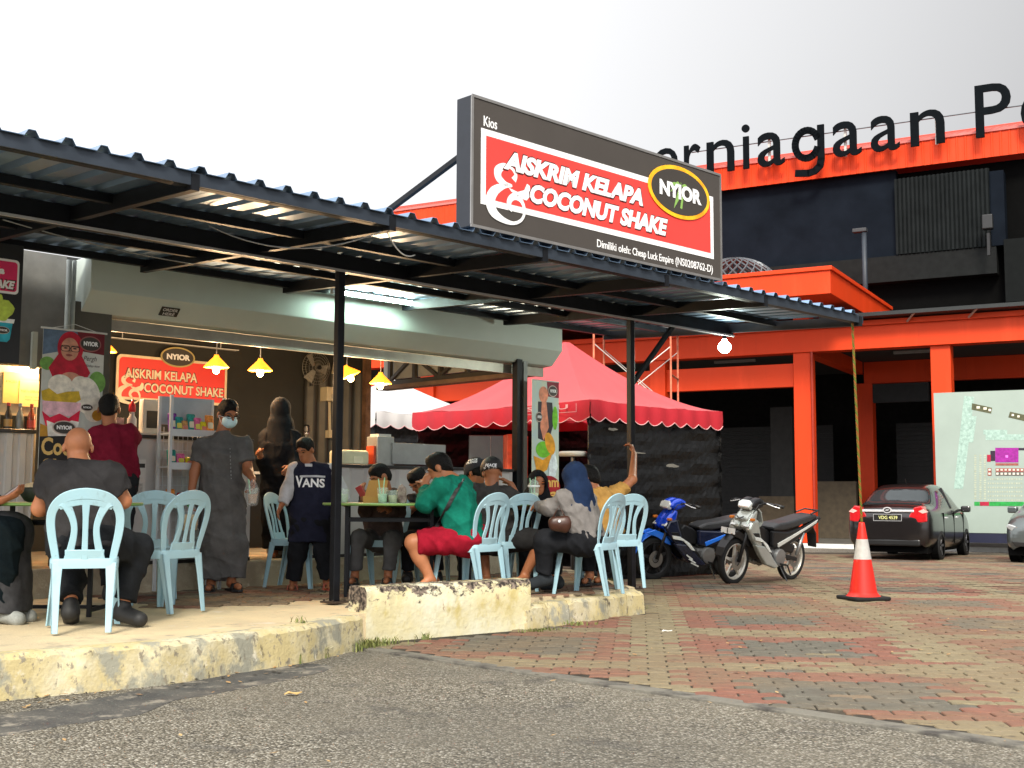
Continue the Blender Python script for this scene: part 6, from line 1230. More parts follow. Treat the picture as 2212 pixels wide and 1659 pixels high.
# ------------------------------------------------------------------ traffic cone and rope
p = gnd(1878, 1302) + Vector((0, .2, .016)); t = thing('traffic_cone', 'orange red traffic cone with white band standing on the pavers', 'cone', p)
M_CONE = mat('cone_red', (.62, .014, .006), .45, var=.08); m_ = MB(); m_.prism(rrect(-.205, .205, -.205, .205, .05), p, Vector((.96, .28, 0)), Vector((-.28, .96, 0)), Z, 0, .035); m_.build('base', M_TYRE, t, bevel=.012)
def cone_r(h): return .148 - (.148 - .033) * (h / .74)
for nm_, h0, h1, mt, e in (('cone_body', .03, .40, M_CONE, 0), ('reflective_band', .40, .60, mat('cone_white', (.40, .385, .36), .5, var=.12, scale=15), .002), ('cone_tip', .60, .755, M_CONE, 0)):
    m_ = MB(); pr = [(cone_r(h0 + (h1 - h0) * i / 6) + e, h0 + (h1 - h0) * i / 6) for i in range(7)]
    if nm_ == 'cone_tip': pr += [(.026, .768), (.0, .772)]
    m_.lathe(p, pr, 32, Z, cap=False); m_.build(nm_, mt, t, smooth=True)
m_ = MB(); m_.lathe(p, [(.172, .034), (.158, .045), (cone_r(.05), .07)], 32, Z, cap=False); m_.build('collar', M_CONE, t, smooth=True)
top = K(10.5, 5.96, 2.73); q = p + Z * .77
t = thing('rope', 'green and orange rope hanging from the canopy corner to the traffic cone', 'rope', q)
m_ = MB()
for st in range(3):
    pts = []
    for i in range(120):
        f_ = i / 119; a_ = f_ * 150 + st * 2.094; r_ = .007; c_ = top.lerp(q, f_); pts.append(c_ + Vector((math.cos(a_) * r_, math.sin(a_) * r_, 0)))
    m_.tube(pts, .007, 5, m=st)
m_.build('strand', [mat('rope_green', (.10, .17, .02), .8), mat('rope_olive', (.22, .15, .02), .8), mat('rope_orange', (.35, .10, .02), .8)], t, smooth=True)
# ================================================================== FURNITURE
M_CHAIR = weathered('chair_plastic', (.31, .50, .575), [((.34, .51, .57), 2.5, .4, .65, (1, 1, 1)), ((.25, .36, .39), 11, .60, .74, (1, 1, .5)), ((.20, .24, .24), 38, .66, .74, (1, 1, 1))], rough=.42, bump=.03)
M_CHAIR.node_tree.nodes['Principled BSDF'].inputs['Specular IOR Level'].default_value = .45
def chair_parts():
    P = {}
    def back(x, h):                                     # point of the reclined, slightly dished backrest
        return Vector((x, -.195 - .20 * h - .12 * h * h + .75 * x * x * (1 - h), .43 + h))
    m = MB(); side = [(.165, -.03), (.178, .05), (.196, .14), (.204, .22), (.196, .28), (.170, .325), (.125, .36), (.065, .378), (0, .384)]
    pts = smooth_path([back(x, h) for x, h in side] + [back(-x, h) for x, h in side[-2::-1]]); n = len(pts)
    wax = []
    for i in range(n):
        d = (pts[min(i + 1, n - 1)] - pts[max(i - 1, 0)]).normalized(); wax.append(d.cross(Vector((0, 1, .25))).normalized())
    hw = [.022, .023, .025, .026, .027, .029, .031, .033, .034]; hw = list(np.interp(np.linspace(0, 1, n), np.linspace(0, 1, 17), hw + hw[-2::-1]))
    m.strip(pts, wax, hw, .012)
    m.strip([back(x, .355 - 1.9 * x * x) for x in np.linspace(-.16, .16, 9)], [Vector((0, -.3, 1))] * 9, [.022, .030, .036, .038, .038, .038, .036, .030, .022], .010)
    m.strip([back(0, h) for h in (-.01, .08, .16, .24, .34)], EX, [.020, .018, .017, .018, .024], .009)
    for s in (-1, 1):
        q = [(.098, -.01), (.082, .06), (.068, .13), (.066, .19), (.082, .25), (.112, .31), (.135, .335)]
        sp = smooth_path([back(s * x, h) for x, h in q]); m.strip(sp, EX, list(np.interp(np.linspace(0, 1, len(sp)), np.linspace(0, 1, 7), [.026, .022, .020, .019, .021, .027, .034])), .009)
    m.strip([back(x, .022) for x in np.linspace(-.115, .115, 7)], [Vector((0, -.3, 1))] * 7, .032, .010)
    P['backrest'] = m
    m = MB(); out_ = rrect(-.205, .205, -.20, .215, .06, 5); inn = [(x * .93, y * .93) for x, y in out_]; k = len(out_)
    vs = [(x * .99, y * .99, .372) for x, y in out_] + [(x, y, .418) for x, y in out_] + [(x * .985, y * .985, .430) for x, y in out_] + [(x * .86, y * .86, .424) for x, y in out_] + [(x * .96, y * .96, .374) for x, y in out_] + [(x * .94, y * .94, .412) for x, y in out_]
    fs = []
    for a, b in ((0, 1), (1, 2), (2, 3)): fs += [(a * k + i, a * k + (i + 1) % k, b * k + (i + 1) % k, b * k + i) for i in range(k)]
    fs += [tuple(3 * k + i for i in range(k))] + [((i + 1) % k, i, 4 * k + i, 4 * k + (i + 1) % k) for i in range(k)] + [(4 * k + (i + 1) % k, 4 * k + i, 5 * k + i, 5 * k + (i + 1) % k) for i in range(k)] + [tuple(5 * k + i for i in range(k))[::-1]]
    m.add(vs, fs); P['seat'] = m
    legs = []
    for sx, sy, xt, xb, yt, yb in ((-1, -1, .165, .145, -.165, -.235), (1, -1, .165, .145, -.165, -.235), (-1, 1, .17, .20, .17, .215), (1, 1, .17, .20, .17, .215)):
        m = MB(); T = Vector((sx * xt, yt, .405)); Bm = Vector((sx * xb, yb, 0)); ex, ey = Vector((-sx, 0, 0)), Vector((0, -sy, 0))
        for (w0, w1, t0, t1, a, b) in ((.070, .038, .012, .010, ex, ey), (.060, .034, .012, .010, ey, ex)):
            vs = []
            for p, w_, t_ in ((T, w0, t0), (T.lerp(Bm, .35), w0 * .72 + w1 * .1, t0), (Bm, w1, t1)):
                o = p - ex * .03 - ey * .03
                vs += [o, o + a * w_, o + a * w_ + b * t_, o + b * t_]
            fs = [(0, 1, 2, 3), (8, 11, 10, 9)] + [(4 * i + j, 4 * i + 4 + j, 4 * i + 4 + (j + 1) % 4, 4 * i + (j + 1) % 4) for i in range(2) for j in range(4)]
            m.add(vs, fs)
        legs.append(m)
    P['legs'] = legs
    return P
def smooth_path(P, n=4):
    Q = []
    for i in range(len(P) - 1):
        p0, p1, p2, p3 = P[max(i - 1, 0)], P[i], P[i + 1], P[min(i + 2, len(P) - 1)]
        for k in range(n):
            t = k / n; Q.append(.5 * (2 * p1 + (p2 - p0) * t + (2 * p0 - 5 * p1 + 4 * p2 - p3) * t * t + (3 * p1 - p0 - 3 * p2 + p3) * t ** 3))
    return Q + [P[-1]]
CP = chair_parts()
chair0 = thing('plastic_chair', 'x', 'chair', (0, 0, 0), 0, 'pale blue plastic chairs on the terrace')
CP['backrest'].build('backrest', M_CHAIR, chair0, world=False, bevel=.0035, fix=True, auto=True); CP['seat'].build('seat', M_CHAIR, chair0, world=False, fix=True, auto=True)
for m in CP['legs']: m.build('leg', M_CHAIR, chair0, world=False, bevel=.003, fix=True)
KIDS[chair0.name] = children(chair0); nch = [0]
for c_ in KIDS[chair0.name]:
    for v_ in c_.data.vertices: v_.co = (v_.co.x * .94, v_.co.y * .96, v_.co.z * .985)
def chair(px, Y, fdir, lbl, zb=PZ):
    p = at(px, 1200, Y); o = chair0 if nch[0] == 0 else copy_tree(chair0); nch[0] += 1
    o.location = (p.x, p.y, zb); o.rotation_euler = (0, 0, math.atan2(fdir[1], fdir[0]) - math.pi / 2); o['label'] = lbl
    return o
chair(184, 7.28, (-.33, 1), 'pale blue plastic chair the bald man in black sits on')
chair(352, 8.46, (-.86, .50), 'empty pale blue plastic chair turned sideways in front of the man in the grey robe')
chair(326, 9.12, (-.35, .94), 'empty pale blue plastic chair with its back showing right of the bald man')
chair(643, 10.78, (.95, -.25), 'pale blue plastic chair standing behind the boy in the navy shirt')
chair(818, 10.62, (-.25, -.95), 'pale blue plastic chair under the boy with the red phone')
chair(1016, 9.72, (-.80, .60), 'pale blue plastic chair the man in green sits on')
chair(1092, 10.45, (-.62, .78), 'pale blue plastic chair under the man in dark grey shirt, behind the green shirt man')
chair(1272, 10.15, (-.86, .50), 'pale blue plastic chair the woman in navy headscarf sits on')
chair(1326, 10.95, (-.55, .83), 'pale blue plastic chair under the man in tan shirt beside the right post')
chair(915, 11.0, (-.3, -.95), 'pale blue plastic chair under the boy leaning his head, behind the middle table')
chair(1150, 11.45, (-.1, -1), 'pale blue plastic chair under the woman in black headscarf')
# tables
M_TTOP = mat('table_green', (.20, .36, .09), .35, var=.06, scale=3)
def table(px, Y, r, lbl, rot=0.0, h=.745):
    p = at(px, 1078, Y); p.z = PZ; t = thing('table', lbl, 'table', p, rot, 'green topped tables on the terrace')
    m = MB(); m.lathe((0, 0, h), [(r - .012, -.022), (r, -.016), (r, -.004), (r - .006, 0)], 48); m.build('table_top', M_TTOP, t, world=False, auto=True)
    g = r * .62
    for sx in (-1, 1):
        for sy in (-1, 1): m = MB(); m.box(sx * g - .014, sx * g + .014, sy * .26 - .014, sy * .26 + .014, 0, h - .022); m.build('leg', M_STEEL, t, world=False)
        m = MB(); m.box(sx * g - .012, sx * g + .012, -.246, .246, .03, .055); m.build('foot_rail', M_STEEL, t, world=False)
        m = MB(); m.box(sx * g - .012, sx * g + .012, -.246, .246, h - .15, h - .125); m.build('rail', M_STEEL, t, world=False)
    for sy in (-1, 1): m = MB(); m.box(-g + .014, g - .014, sy * .26 - .011, sy * .26 + .011, h - .15, h - .122); m.build('rail', M_STEEL, t, world=False)
    m = MB(); m.box(-g + .014, g - .014, -.011, .011, .03, .054); m.build('foot_rail', M_STEEL, t, world=False)
    return p
T1 = table(112, 8.25, .60, 'green topped table with coconut bowl in front of the bald man')
T2 = table(842, 10.0, .55, 'green topped table with the folded box, middle of the terrace', .1)
T3 = table(1072, 10.75, .45, 'green topped table with the dome lidded drink, between the cap man and grey shirt woman', .2)
TT = PZ + .745
# ================================================================== PEOPLE
def snet(D, o, h):
    S = D < 0; sh = tuple(n - 1 for n in D.shape); cnt = np.zeros(sh, np.float32); pos = np.zeros(sh + (3,), np.float32)
    for ax in range(3):
        b, c = [i for i in range(3) if i != ax]
        for db in (0, 1):
            for dc in (0, 1):
                s0 = [None] * 3; s1 = [None] * 3
                s0[ax] = slice(0, -1); s1[ax] = slice(1, None)
                s0[b] = s1[b] = slice(db, D.shape[b] - 1 + db); s0[c] = s1[c] = slice(dc, D.shape[c] - 1 + dc)
                d0, d1 = D[tuple(s0)], D[tuple(s1)]; m = S[tuple(s0)] != S[tuple(s1)]; idx = np.nonzero(m)
                t = d0[idx] / (d0[idx] - d1[idx])
                pos[idx + (np.full(len(t), ax),)] += t; pos[idx + (np.full(len(t), b),)] += db; pos[idx + (np.full(len(t), c),)] += dc; cnt[idx] += 1
    mask = cnt > 0; ids = np.full(sh, -1, np.int64); ids[mask] = np.arange(mask.sum())
    verts = (np.argwhere(mask) + pos[mask] / cnt[mask][:, None]) * h + o
    faces = []
    for ax in range(3):
        b, c = (ax + 1) % 3, (ax + 2) % 3
        s0 = [slice(1, -1)] * 3; s1 = [slice(1, -1)] * 3; s0[ax] = slice(0, -1); s1[ax] = slice(1, None)
        A, Bq = S[tuple(s0)], S[tuple(s1)]; off = np.array([1, 1, 1]); off[ax] = 0
        for want in (True, False):
            e = np.argwhere((A == want) & (Bq != want)) + off
            if len(e) == 0: continue
            q = []
            for db, dc in ((-1, -1), (0, -1), (0, 0), (-1, 0)):
                k = e.copy(); k[:, b] += db; k[:, c] += dc; q.append(ids[k[:, 0], k[:, 1], k[:, 2]])
            q = np.stack(q, 1); faces.append(q if want else q[:, ::-1])
    return verts, np.concatenate(faces)
def sdf_mesh(prims, h, k=.025, cuts=(), wr=0.0, seed=0):
    lo = np.min([p['lo'] for p in prims], 0) - .05; hi = np.max([p['hi'] for p in prims], 0) + .05
    n = np.ceil((hi - lo) / h).astype(int) + 1; D = np.full(n, .2, np.float32)
    ax = [lo[i] + np.arange(n[i]) * h for i in range(3)]
    for p in prims:
        i0 = np.maximum(((p['lo'] - .045 - lo) / h).astype(int), 0); i1 = np.minimum(((p['hi'] + .045 - lo) / h).astype(int) + 2, n)
        sl = tuple(slice(a, b) for a, b in zip(i0, i1))
        X, Y, Zg = np.meshgrid(*[ax[i][sl[i]] for i in range(3)], indexing='ij'); Q = np.stack([X, Y, Zg], -1)
        d = p['f'](Q).astype(np.float32)
        kk = p.get('k', k)
        if p.get('sub'): D[sl] = np.maximum(D[sl], -d); continue
        a = D[sl]; hh = np.clip(.5 + .5 * (d - a) / kk, 0, 1); D[sl] = d * (1 - hh) + a * hh - kk * hh * (1 - hh)
    if wr > 0 or cuts:
        X, Y, Zg = np.meshgrid(*ax, indexing='ij')
        if wr > 0:
            rn = random.Random(seed); 
            for i in range(6):
                kx, ky, kz = [rn.uniform(-1, 1) for _ in range(3)]; f = rn.uniform(22, 60); ph = rn.uniform(0, 6.28); nn = math.sqrt(kx * kx + ky * ky + kz * kz)
                D += (wr * (30 / f) * (.55 - 1.6 * (1 - np.abs(np.sin((kx * X + ky * Y + kz * Zg) / nn * f * .5 + ph + 1.6 * np.sin(9 * X + 7 * Zg + 5 * Y + ph)))) ** 2)).astype(np.float32)
        for pt, nm in cuts: D = np.maximum(D, ((X - pt[0]) * nm[0] + (Y - pt[1]) * nm[1] + (Zg - pt[2]) * nm[2]).astype(np.float32))
    return snet(D, lo, h)
def cap_(a, b, ra, rb, lat=None, kx=1.0, flatA=False, flatB=False, k=None, sub=False):
    a = np.array(a, float); b = np.array(b, float); ba_ = b - a; L2 = max(ba_.dot(ba_), 1e-9); R_ = max(ra, rb) * max(1, kx) + .01; un = ba_ / math.sqrt(L2)
    if lat is not None: lat = np.array(lat, float); lat = lat / np.linalg.norm(lat)
    def f(Q):
        pa = Q - a; t = np.clip((pa @ ba_) / L2, 0, 1); w_ = pa - t[..., None] * ba_
        if lat is not None: l = w_ @ lat; w_ = w_ - l[..., None] * lat * (1 - 1 / kx)
        d = np.sqrt((w_ * w_).sum(-1)) - (ra + (rb - ra) * t)
        if flatA: d = np.maximum(d, -(pa @ un))
        if flatB: d = np.maximum(d, (Q - b) @ un)
        return d
    p = {'f': f, 'lo': np.minimum(a, b) - R_, 'hi': np.maximum(a, b) + R_, 'sub': sub}
    if k: p['k'] = k
    return p
def ell_(c, axes, r, k=None, sub=False):
    c = np.array(c, float); M_ = np.array([list(a) for a in axes], float); r = np.array(r, float); R_ = max(r) + .01
    def f(Q):
        q = (Q - c) @ M_.T / r; l = np.sqrt((q * q).sum(-1)); return (l - 1) * min(r) if min(r) > .03 else (l - 1) * np.mean(r) * .7
    p = {'f': f, 'lo': c - R_, 'hi': c + R_, 'sub': sub}
    if k: p['k'] = k
    return p
SKIN = mat('skin_brown', (.33, .125, .055), .5, var=.10, scale=14, sub=.08); SKIN2 = mat('skin_tan', (.42, .165, .075), .5, var=.10, scale=14, sub=.08); HAIR = mat('hair_black', (.004, .0035, .003), .6, spec=.2, var=.4, scale=60, bump=.5, bscale=120)
def cloth(nm, c, **k): return mat('cloth_' + nm, tuple(x * .78 for x in c), .92, var=.22, scale=9, bump=.2, bscale=150, spec=.08, **k)
def emit_mesh(root, name, vf, mats, org):
    me = bpy.data.meshes.new(name); v, f = vf; me.from_pydata((v - np.array(org)).tolist(), [], f.tolist()); me.update(); me.materials.append(mats)
    me.polygons.foreach_set('use_smooth', [True] * len(me.polygons)); o = bpy.data.objects.new(name, me); COL.objects.link(o); o.parent = root
    return o
def hand(wr, d, side, pn, s=1.0, curl=.5, spread=.2):
    """palm + five fingers. wr wrist, d pointing dir, side = thumb side, pn = palm normal (fingers curl towards it)"""
    d = Vector(d).normalized(); pn = Vector(pn); pn = (pn - d * pn.dot(d)).normalized(); sd = d.cross(pn).normalized()
    if sd.dot(Vector(side)) < 0: sd = -sd
    wr = Vector(wr); P = [cap_(wr, wr + d * .075 * s, .026 * s, .030 * s, lat=pn, kx=.55)]
    P.append(cap_(wr + d * .02 * s + sd * .012 * s, wr + d * .075 * s + sd * .018 * s, .024 * s, .020 * s, lat=pn, kx=.6))
    for i, (x, ln) in enumerate(((.028, .070), (.010, .080), (-.009, .074), (-.027, .058))):
        b = wr + d * .088 * s + sd * x * s; dd = (d + sd * x * spread * 8).normalized(); c1 = curl * .8; c2 = curl * 1.7; l = ln * s
        m = b + (dd * math.cos(c1) + pn * math.sin(c1)) * l * .5; e = m + (dd * math.cos(c2) + pn * math.sin(c2)) * l * .5
        P += [cap_(b - d * .015 * s, m, .0098 * s, .0092 * s, k=.006), cap_(m, e, .0092 * s, .0078 * s, k=.006)]
    tb = wr + d * .03 * s + sd * .026 * s; tm = tb + (d * .6 + sd * .7 + pn * .35).normalized() * .036 * s; te = tm + (d * .85 + sd * .15 + pn * .45).normalized() * .032 * s
    P += [cap_(tb, tm, .0125 * s, .0105 * s, k=.008), cap_(tm, te, .0105 * s, .0088 * s, k=.006)]
    return P
def person(lbl, Y0, J, face, skin=SKIN, shirt=None, sleeve='short', pants=None, plen=1.0, hair='short', shoes=None, scale=1.0, bulk=1.0, hairm=HAIR, hijab=None, cap=None, robe=None, up=(0, 0, 1), mask=False, glasses=False, hems=None, curl=.6, vox=.0085, bare_foot=False, palm=None, handdir=None, hz=None, baseball=None, feet=True, collar=True):
    P = {k: at(v[0], v[1], Y0 + (v[2] if len(v) > 2 else 0)) for k, v in J.items()}
    s = scale; hd_ = P['head']; Fv = Vector(face).normalized(); Uv = Vector(up); Uv = (Uv - Fv * Uv.dot(Fv)).normalized(); Rv = Fv.cross(Uv).normalized()
    base = Vector((P['pel'].x, P['pel'].y, PZ if hz is None else hz)); root = thing('person', lbl, 'person', base, group='people on the terrace')
    shm = (P['shL'] + P['shR']) / 2; hpm = P['pel']; spine = (shm - hpm).normalized(); lat = (P['shR'] - P['shL']).normalized(); lat = (lat - spine * lat.dot(spine)).normalized(); fr = lat.cross(spine).normalized()
    if fr.dot(Fv) < 0: fr = -fr
    neck = P.get('neck', shm + spine * .05 * s); hl = P.get('hipL', hpm - lat * .085 * s); hr = P.get('hipR', hpm + lat * .085 * s); P['hipL'], P['hipR'] = hl, hr
    b = bulk * s; ax = (Rv, Fv, Uv); B_ = []
    # head
    B_ += [ell_(hd_ + Uv * .028 * s - Fv * .010 * s, ax, (.076 * s, .095 * s, .088 * s)), ell_(hd_ - Uv * .045 * s + Fv * .022 * s, ax, (.058 * s, .066 * s, .066 * s)), ell_(hd_ - Uv * .088 * s + Fv * .058 * s, ax, (.026 * s, .024 * s, .022 * s), k=.03),
           cap_(hd_ + Uv * .012 * s + Fv * .084 * s, hd_ - Uv * .020 * s + Fv * .104 * s, .008 * s, .013 * s, k=.016), ell_(hd_ + Uv * .022 * s + Fv * .078 * s, ax, (.055 * s, .016 * s, .010 * s), k=.02)]
    for sg_ in (-1, 1):
        B_.append(ell_(hd_ + Rv * sg_ * .080 * s - Uv * .012 * s - Fv * .012 * s, ax, (.010 * s, .018 * s, .030 * s), k=.008))
        B_.append(ell_(hd_ + Rv * sg_ * .034 * s + Uv * .004 * s + Fv * .094 * s, ax, (.016 * s, .010 * s, .009 * s), sub=True))
    B_.append(cap_(neck - spine * .03 * s, hd_ - Uv * .05 * s - Fv * .015 * s, .058 * b, .052 * s))
    # trunk
    chest = shm - spine * .10 * s; waist = hpm + spine * .12 * s
    B_ += [cap_(hpm, waist, .115 * b, .105 * b, lat, 1.3), cap_(waist, chest, .105 * b, .118 * b, lat, 1.35), cap_(shm - lat * .1 * s, shm + lat * .1 * s, .06 * s, .06 * s)]
    HP = []
    for q in ('L', 'R'):
        sh, el_j, ha = P['sh' + q], P['el' + q], P['ha' + q]; hip, kn, an = P['hip' + q], P.get('kn' + q), P.get('an' + q)
        B_ += [cap_(shm, sh, .06 * s, .054 * s), cap_(sh, el_j, .050 * b, .040 * b), cap_(el_j, ha, .040 * b, .027 * s)]
        hdv = Vector(handdir[q]) if handdir and q in handdir else (ha - el_j)
        pnv = Vector(palm[q]) if palm and q in palm else (-lat if q == 'R' else lat) * .6 - Z * .5 + fr * .3
        hp = hand(ha, hdv, fr + Z * .4, pnv, s, curl); B_ += hp
        if kn is not None:
            B_ += [cap_(hip, kn, .085 * b, .058 * b), cap_(kn, an, .056 * b, .038 * s)]
            B_.append(ell_(kn.lerp(an, .3) + (kn - an).cross(lat).normalized() * .012 * s, (lat, (kn - an).normalized(), (kn - an).cross(lat).normalized()), (.045 * b, .11 * s, .05 * b)))
            to = P['to' + q]; fd = (to - an); B_ += [cap_(an - Z * .02 * s, to, .034 * s, .026 * s, k=.02), cap_(an - Z * .03 * s - Vector((fd.x, fd.y, 0)).normalized() * .03, an - Z * .03 * s, .03 * s, .032 * s)]
    emit_mesh(root, 'body', sdf_mesh(B_, vox, .022), skin, base)
    off = .014 * s
    if shirt or robe:
        m_ = shirt or robe; C_ = []
        hemp = hpm + spine * (-.06 * s if not hems else hems)
        C_ += [cap_(hemp, waist, .125 * b + off, .115 * b + off, lat, 1.3, flatA=True), cap_(waist, chest, .112 * b + off, .124 * b + off, lat, 1.36), cap_(shm - lat * .1 * s, shm + lat * .1 * s, .062 * s + off, .062 * s + off)]
        if collar: C_.append(cap_(neck - spine * .07 * s, neck + spine * .008 * s, .08 * s, .066 * s, flatB=True))
        for q in ('L', 'R'):
            sh, el_j, ha = P['sh' + q], P['el' + q], P['ha' + q]; C_.append(cap_(shm, sh, .062 * s + off, .058 * s + off))
            if sleeve == 'short': C_.append(cap_(sh, sh.lerp(el_j, .64), .056 * b + off, .062 * b + off, flatB=True))
            elif sleeve == 'long': C_ += [cap_(sh, el_j, .056 * b + off, .048 * b + off), cap_(el_j, el_j.lerp(ha, .93), .048 * b + off, .034 * s + off, flatB=True)]
        if robe:
            kl = hpm * .5 + (P['anL'] + P['anR']) * .25; C_ += [cap_(hpm + spine * .1 * s, kl, .135 * b, .15 * b, lat, 1.25)]
            for q in ('L', 'R'): C_ += [cap_(P['hip' + q], P['kn' + q], .105 * b, .095 * b), cap_(P['kn' + q], P['an' + q] + Z * .02, .098 * b, .10 * b, lat, 1.2, flatB=True)]
        emit_mesh(root, 'robe' if robe else 'shirt', sdf_mesh(C_, vox * 1.08, .05, wr=.0058, seed=int(abs(J['head'][0]))), m_, base)
    if sleeve == 'raglan': pass
    if pants:
        C_ = [cap_(hpm + spine * .05 * s, hpm, .118 * b + off, .12 * b + off, lat, 1.28, flatA=True)]
        for q in ('L', 'R'):
            hip, kn, an = P['hip' + q], P['kn' + q], P['an' + q]
            if plen <= .5: C_.append(cap_(hip, hip.lerp(kn, plen * 2), .094 * b + off, .078 * b + off, flatB=True))
            else: C_ += [cap_(hip, kn, .092 * b + off, .066 * b + off), cap_(kn, kn.lerp(an, (plen - .5) * 2), .066 * b + off, .052 * b + off, flatB=True)]
        emit_mesh(root, 'trousers' if plen > .5 else 'shorts', sdf_mesh(C_, vox * 1.08, .04, wr=.0046, seed=5), pants, base)
    hc = hd_ + Uv * .028 * s - Fv * .012 * s
    if hijab:
        C_ = [ell_(hc - Fv * .004, ax, (.096 * s, .114 * s, .108 * s)), cap_(hd_ - Fv * .01 * s, neck, .098 * s, .105 * s), cap_(neck, shm - spine * .10 * s, .11 * s, .15 * s, lat, 1.25, flatB=True), cap_(shm - lat * .05, shm - lat * .12 * s - spine * .03, .08 * s, .075 * s), cap_(shm + lat * .05, shm + lat * .12 * s - spine * .03, .08 * s, .075 * s)]
        C_.append(cap_(hd_ + Fv * .05 * s - Uv * .012 * s, hd_ + Fv * .2 * s - Uv * .012 * s, .066 * s, .075 * s, lat=Uv, kx=1.35, sub=True))
        emit_mesh(root, 'headscarf', sdf_mesh(C_, vox, .04, wr=.0022, seed=3), hijab, base)
    elif hair == 'short':
        C_ = [ell_(hc + Uv * .008 * s, ax, (.0845 * s, .103 * s, .0975 * s)), ell_(hc + Uv * .060 * s + Fv * .040 * s, ax, (.060 * s, .058 * s, .042 * s), k=.03), ell_(hc - Uv * .05 * s - Fv * .05 * s, ax, (.062 * s, .045 * s, .055 * s), k=.03),
              ell_(hd_ + Fv * .092 * s - Uv * .040 * s, ax, (.090 * s, .070 * s, .088 * s), sub=True), ell_(hd_ + Rv * .085 * s - Uv * .012 * s, ax, (.022 * s, .026 * s, .034 * s), sub=True), ell_(hd_ - Rv * .085 * s - Uv * .012 * s, ax, (.022 * s, .026 * s, .034 * s), sub=True)]
        emit_mesh(root, 'hair', sdf_mesh(C_, vox * .8, .02, cuts=[(tuple(hd_ - Uv * .070 * s - Fv * .06 * s), tuple((-Uv * .88 + Fv * .48).normalized()))], wr=.0030, seed=8), hairm, base)
    if cap:
        C_ = [ell_(hc + Uv * .010 * s, ax, (.098 * s, .118 * s, .104 * s))]; e = hc + Fv * .09 * s + Uv * .0 * s
        vf = sdf_mesh(C_ + [cap_(e, e + Fv * .07 * s - Uv * .012 * s, .012 * s, .010 * s, lat=Rv, kx=6.5)], vox * .9, .01, cuts=[(tuple(hc - Uv * .022 * s), tuple(-Uv))]); c_ = emit_mesh(root, 'cap', vf, cap, base)
    # facial features: eyes, brows, mouth
    mb = MB()
    for sg_ in (-1, 1):
        c = hd_ + Rv * sg_ * .034 * s + Uv * .003 * s + Fv * .083 * s; mb.add([c + (Rv * math.cos(t) * .014 + Uv * math.sin(t) * .0055) * s + Fv * .004 for t in [2 * math.pi * i / 12 for i in range(12)]], [tuple(range(12))])
    for sg_ in (-1, 1): mb.tube([hd_ + (Rv * sg_ * .018 + Uv * .026 + Fv * .094) * s, hd_ + (Rv * sg_ * .038 + Uv * .031 + Fv * .091) * s, hd_ + (Rv * sg_ * .055 + Uv * .024 + Fv * .080) * s], .0042 * s, 5)
    mb.build('eyes', mat('eye_dark', (.02, .012, .01), .3), root)
    if not mask: mb = MB(); mb.tube([hd_ + (Rv * x * .011 + Uv * (-.056 - .002 * abs(x)) + Fv * (.087 - .0022 * x * x)) * s for x in (-2, -1, 0, 1, 2)], [.002 * s, .0055 * s, .006 * s, .0055 * s, .002 * s], 6); mb.build('lips', mat('lips', (.26, .075, .055), .5), root, smooth=True)
    if mask:
        C_ = [ell_(hd_ - Uv * .048 * s + Fv * .045 * s, ax, (.066 * s, .072 * s, .062 * s))]
        emit_mesh(root, 'face_mask', sdf_mesh(C_, .006, .01, cuts=[(tuple(hd_ + Fv * .035 * s), tuple(-Fv)), (tuple(hd_ - Uv * .004 * s), tuple(Uv))], wr=.001), mat('mask_blue', (.50, .70, .76), .7, var=.05), base)
        mb = MB()
        for sg_ in (-1, 1):
            for z_ in (-.012, -.08): mb.tube([hd_ + (Rv * sg_ * .062 + Uv * z_ + Fv * .05) * s, hd_ + (Rv * sg_ * .086 - Uv * .012 - Fv * .005) * s], .002, 4)
        mb.build('mask_loop', M_WHITE, root)
    if glasses:
        mb = MB()
        for sg_ in (-1, 1):
            c = hd_ + (Rv * sg_ * .034 + Uv * .004 + Fv * .104) * s; mb.tube([c + (Rv * math.cos(t) * .026 + Uv * math.sin(t) * .017) * s for t in [2 * math.pi * i / 16 for i in range(17)]], .0025, 5); mb.tube([c + Rv * sg_ * .026 * s, hd_ + (Rv * sg_ * .084 + Uv * .008 - Fv * .0) * s], .0025, 5)
        mb.build('glasses', M_TOP, root)
    if shoes:
        for q in ('L', 'R'):
            an, to = P['an' + q], P['to' + q]; dd = Vector((to.x - an.x, to.y - an.y, 0)).normalized(); sl = Vector((-dd.y, dd.x, 0)); zf = min(to.z, an.z) 
            if shoes[0] == 'shoe':
                C_ = [cap_(an - dd * .025 * s - Z * .035 * s, to + dd * .0, .043 * s, .038 * s, lat=sl, kx=1.05), cap_(an - Z * .0, an - Z * .03, .048 * s, .046 * s), cap_(an - dd * .03 * s - Z * .05 * s, to - Z * .012, .042 * s, .036 * s, lat=sl, kx=1.1)]
                emit_mesh(root, 'shoe', sdf_mesh(C_, .008, .03), shoes[1], base)
            else:
                sz = to.z - .022 * s; o_ = Vector((an.x, an.y, 0)) - dd * .06 * s; ln = (Vector((to.x, to.y, 0)) - o_).length + .035 * s
                mb = MB(); mb.prism([(0, -.03), (.08, -.034), (ln - .05, -.045), (ln, -.02), (ln, .02), (ln - .05, .045), (.08, .034), (0, .03)], o_, dd, sl, Z, sz - .018, sz); sd_ = mb.build('sandal', shoes[1], root, bevel=.004)
                mb = MB(); c = Vector((to.x, to.y, to.z)) - dd * .05; mb.strip([c + sl * .046 - Z * .03, c + sl * .036 + Z * .020, c + Z * .034, c - sl * .036 + Z * .020, c - sl * .046 - Z * .03], dd, .022, .006); mb.build('strap', shoes[2], sd_)
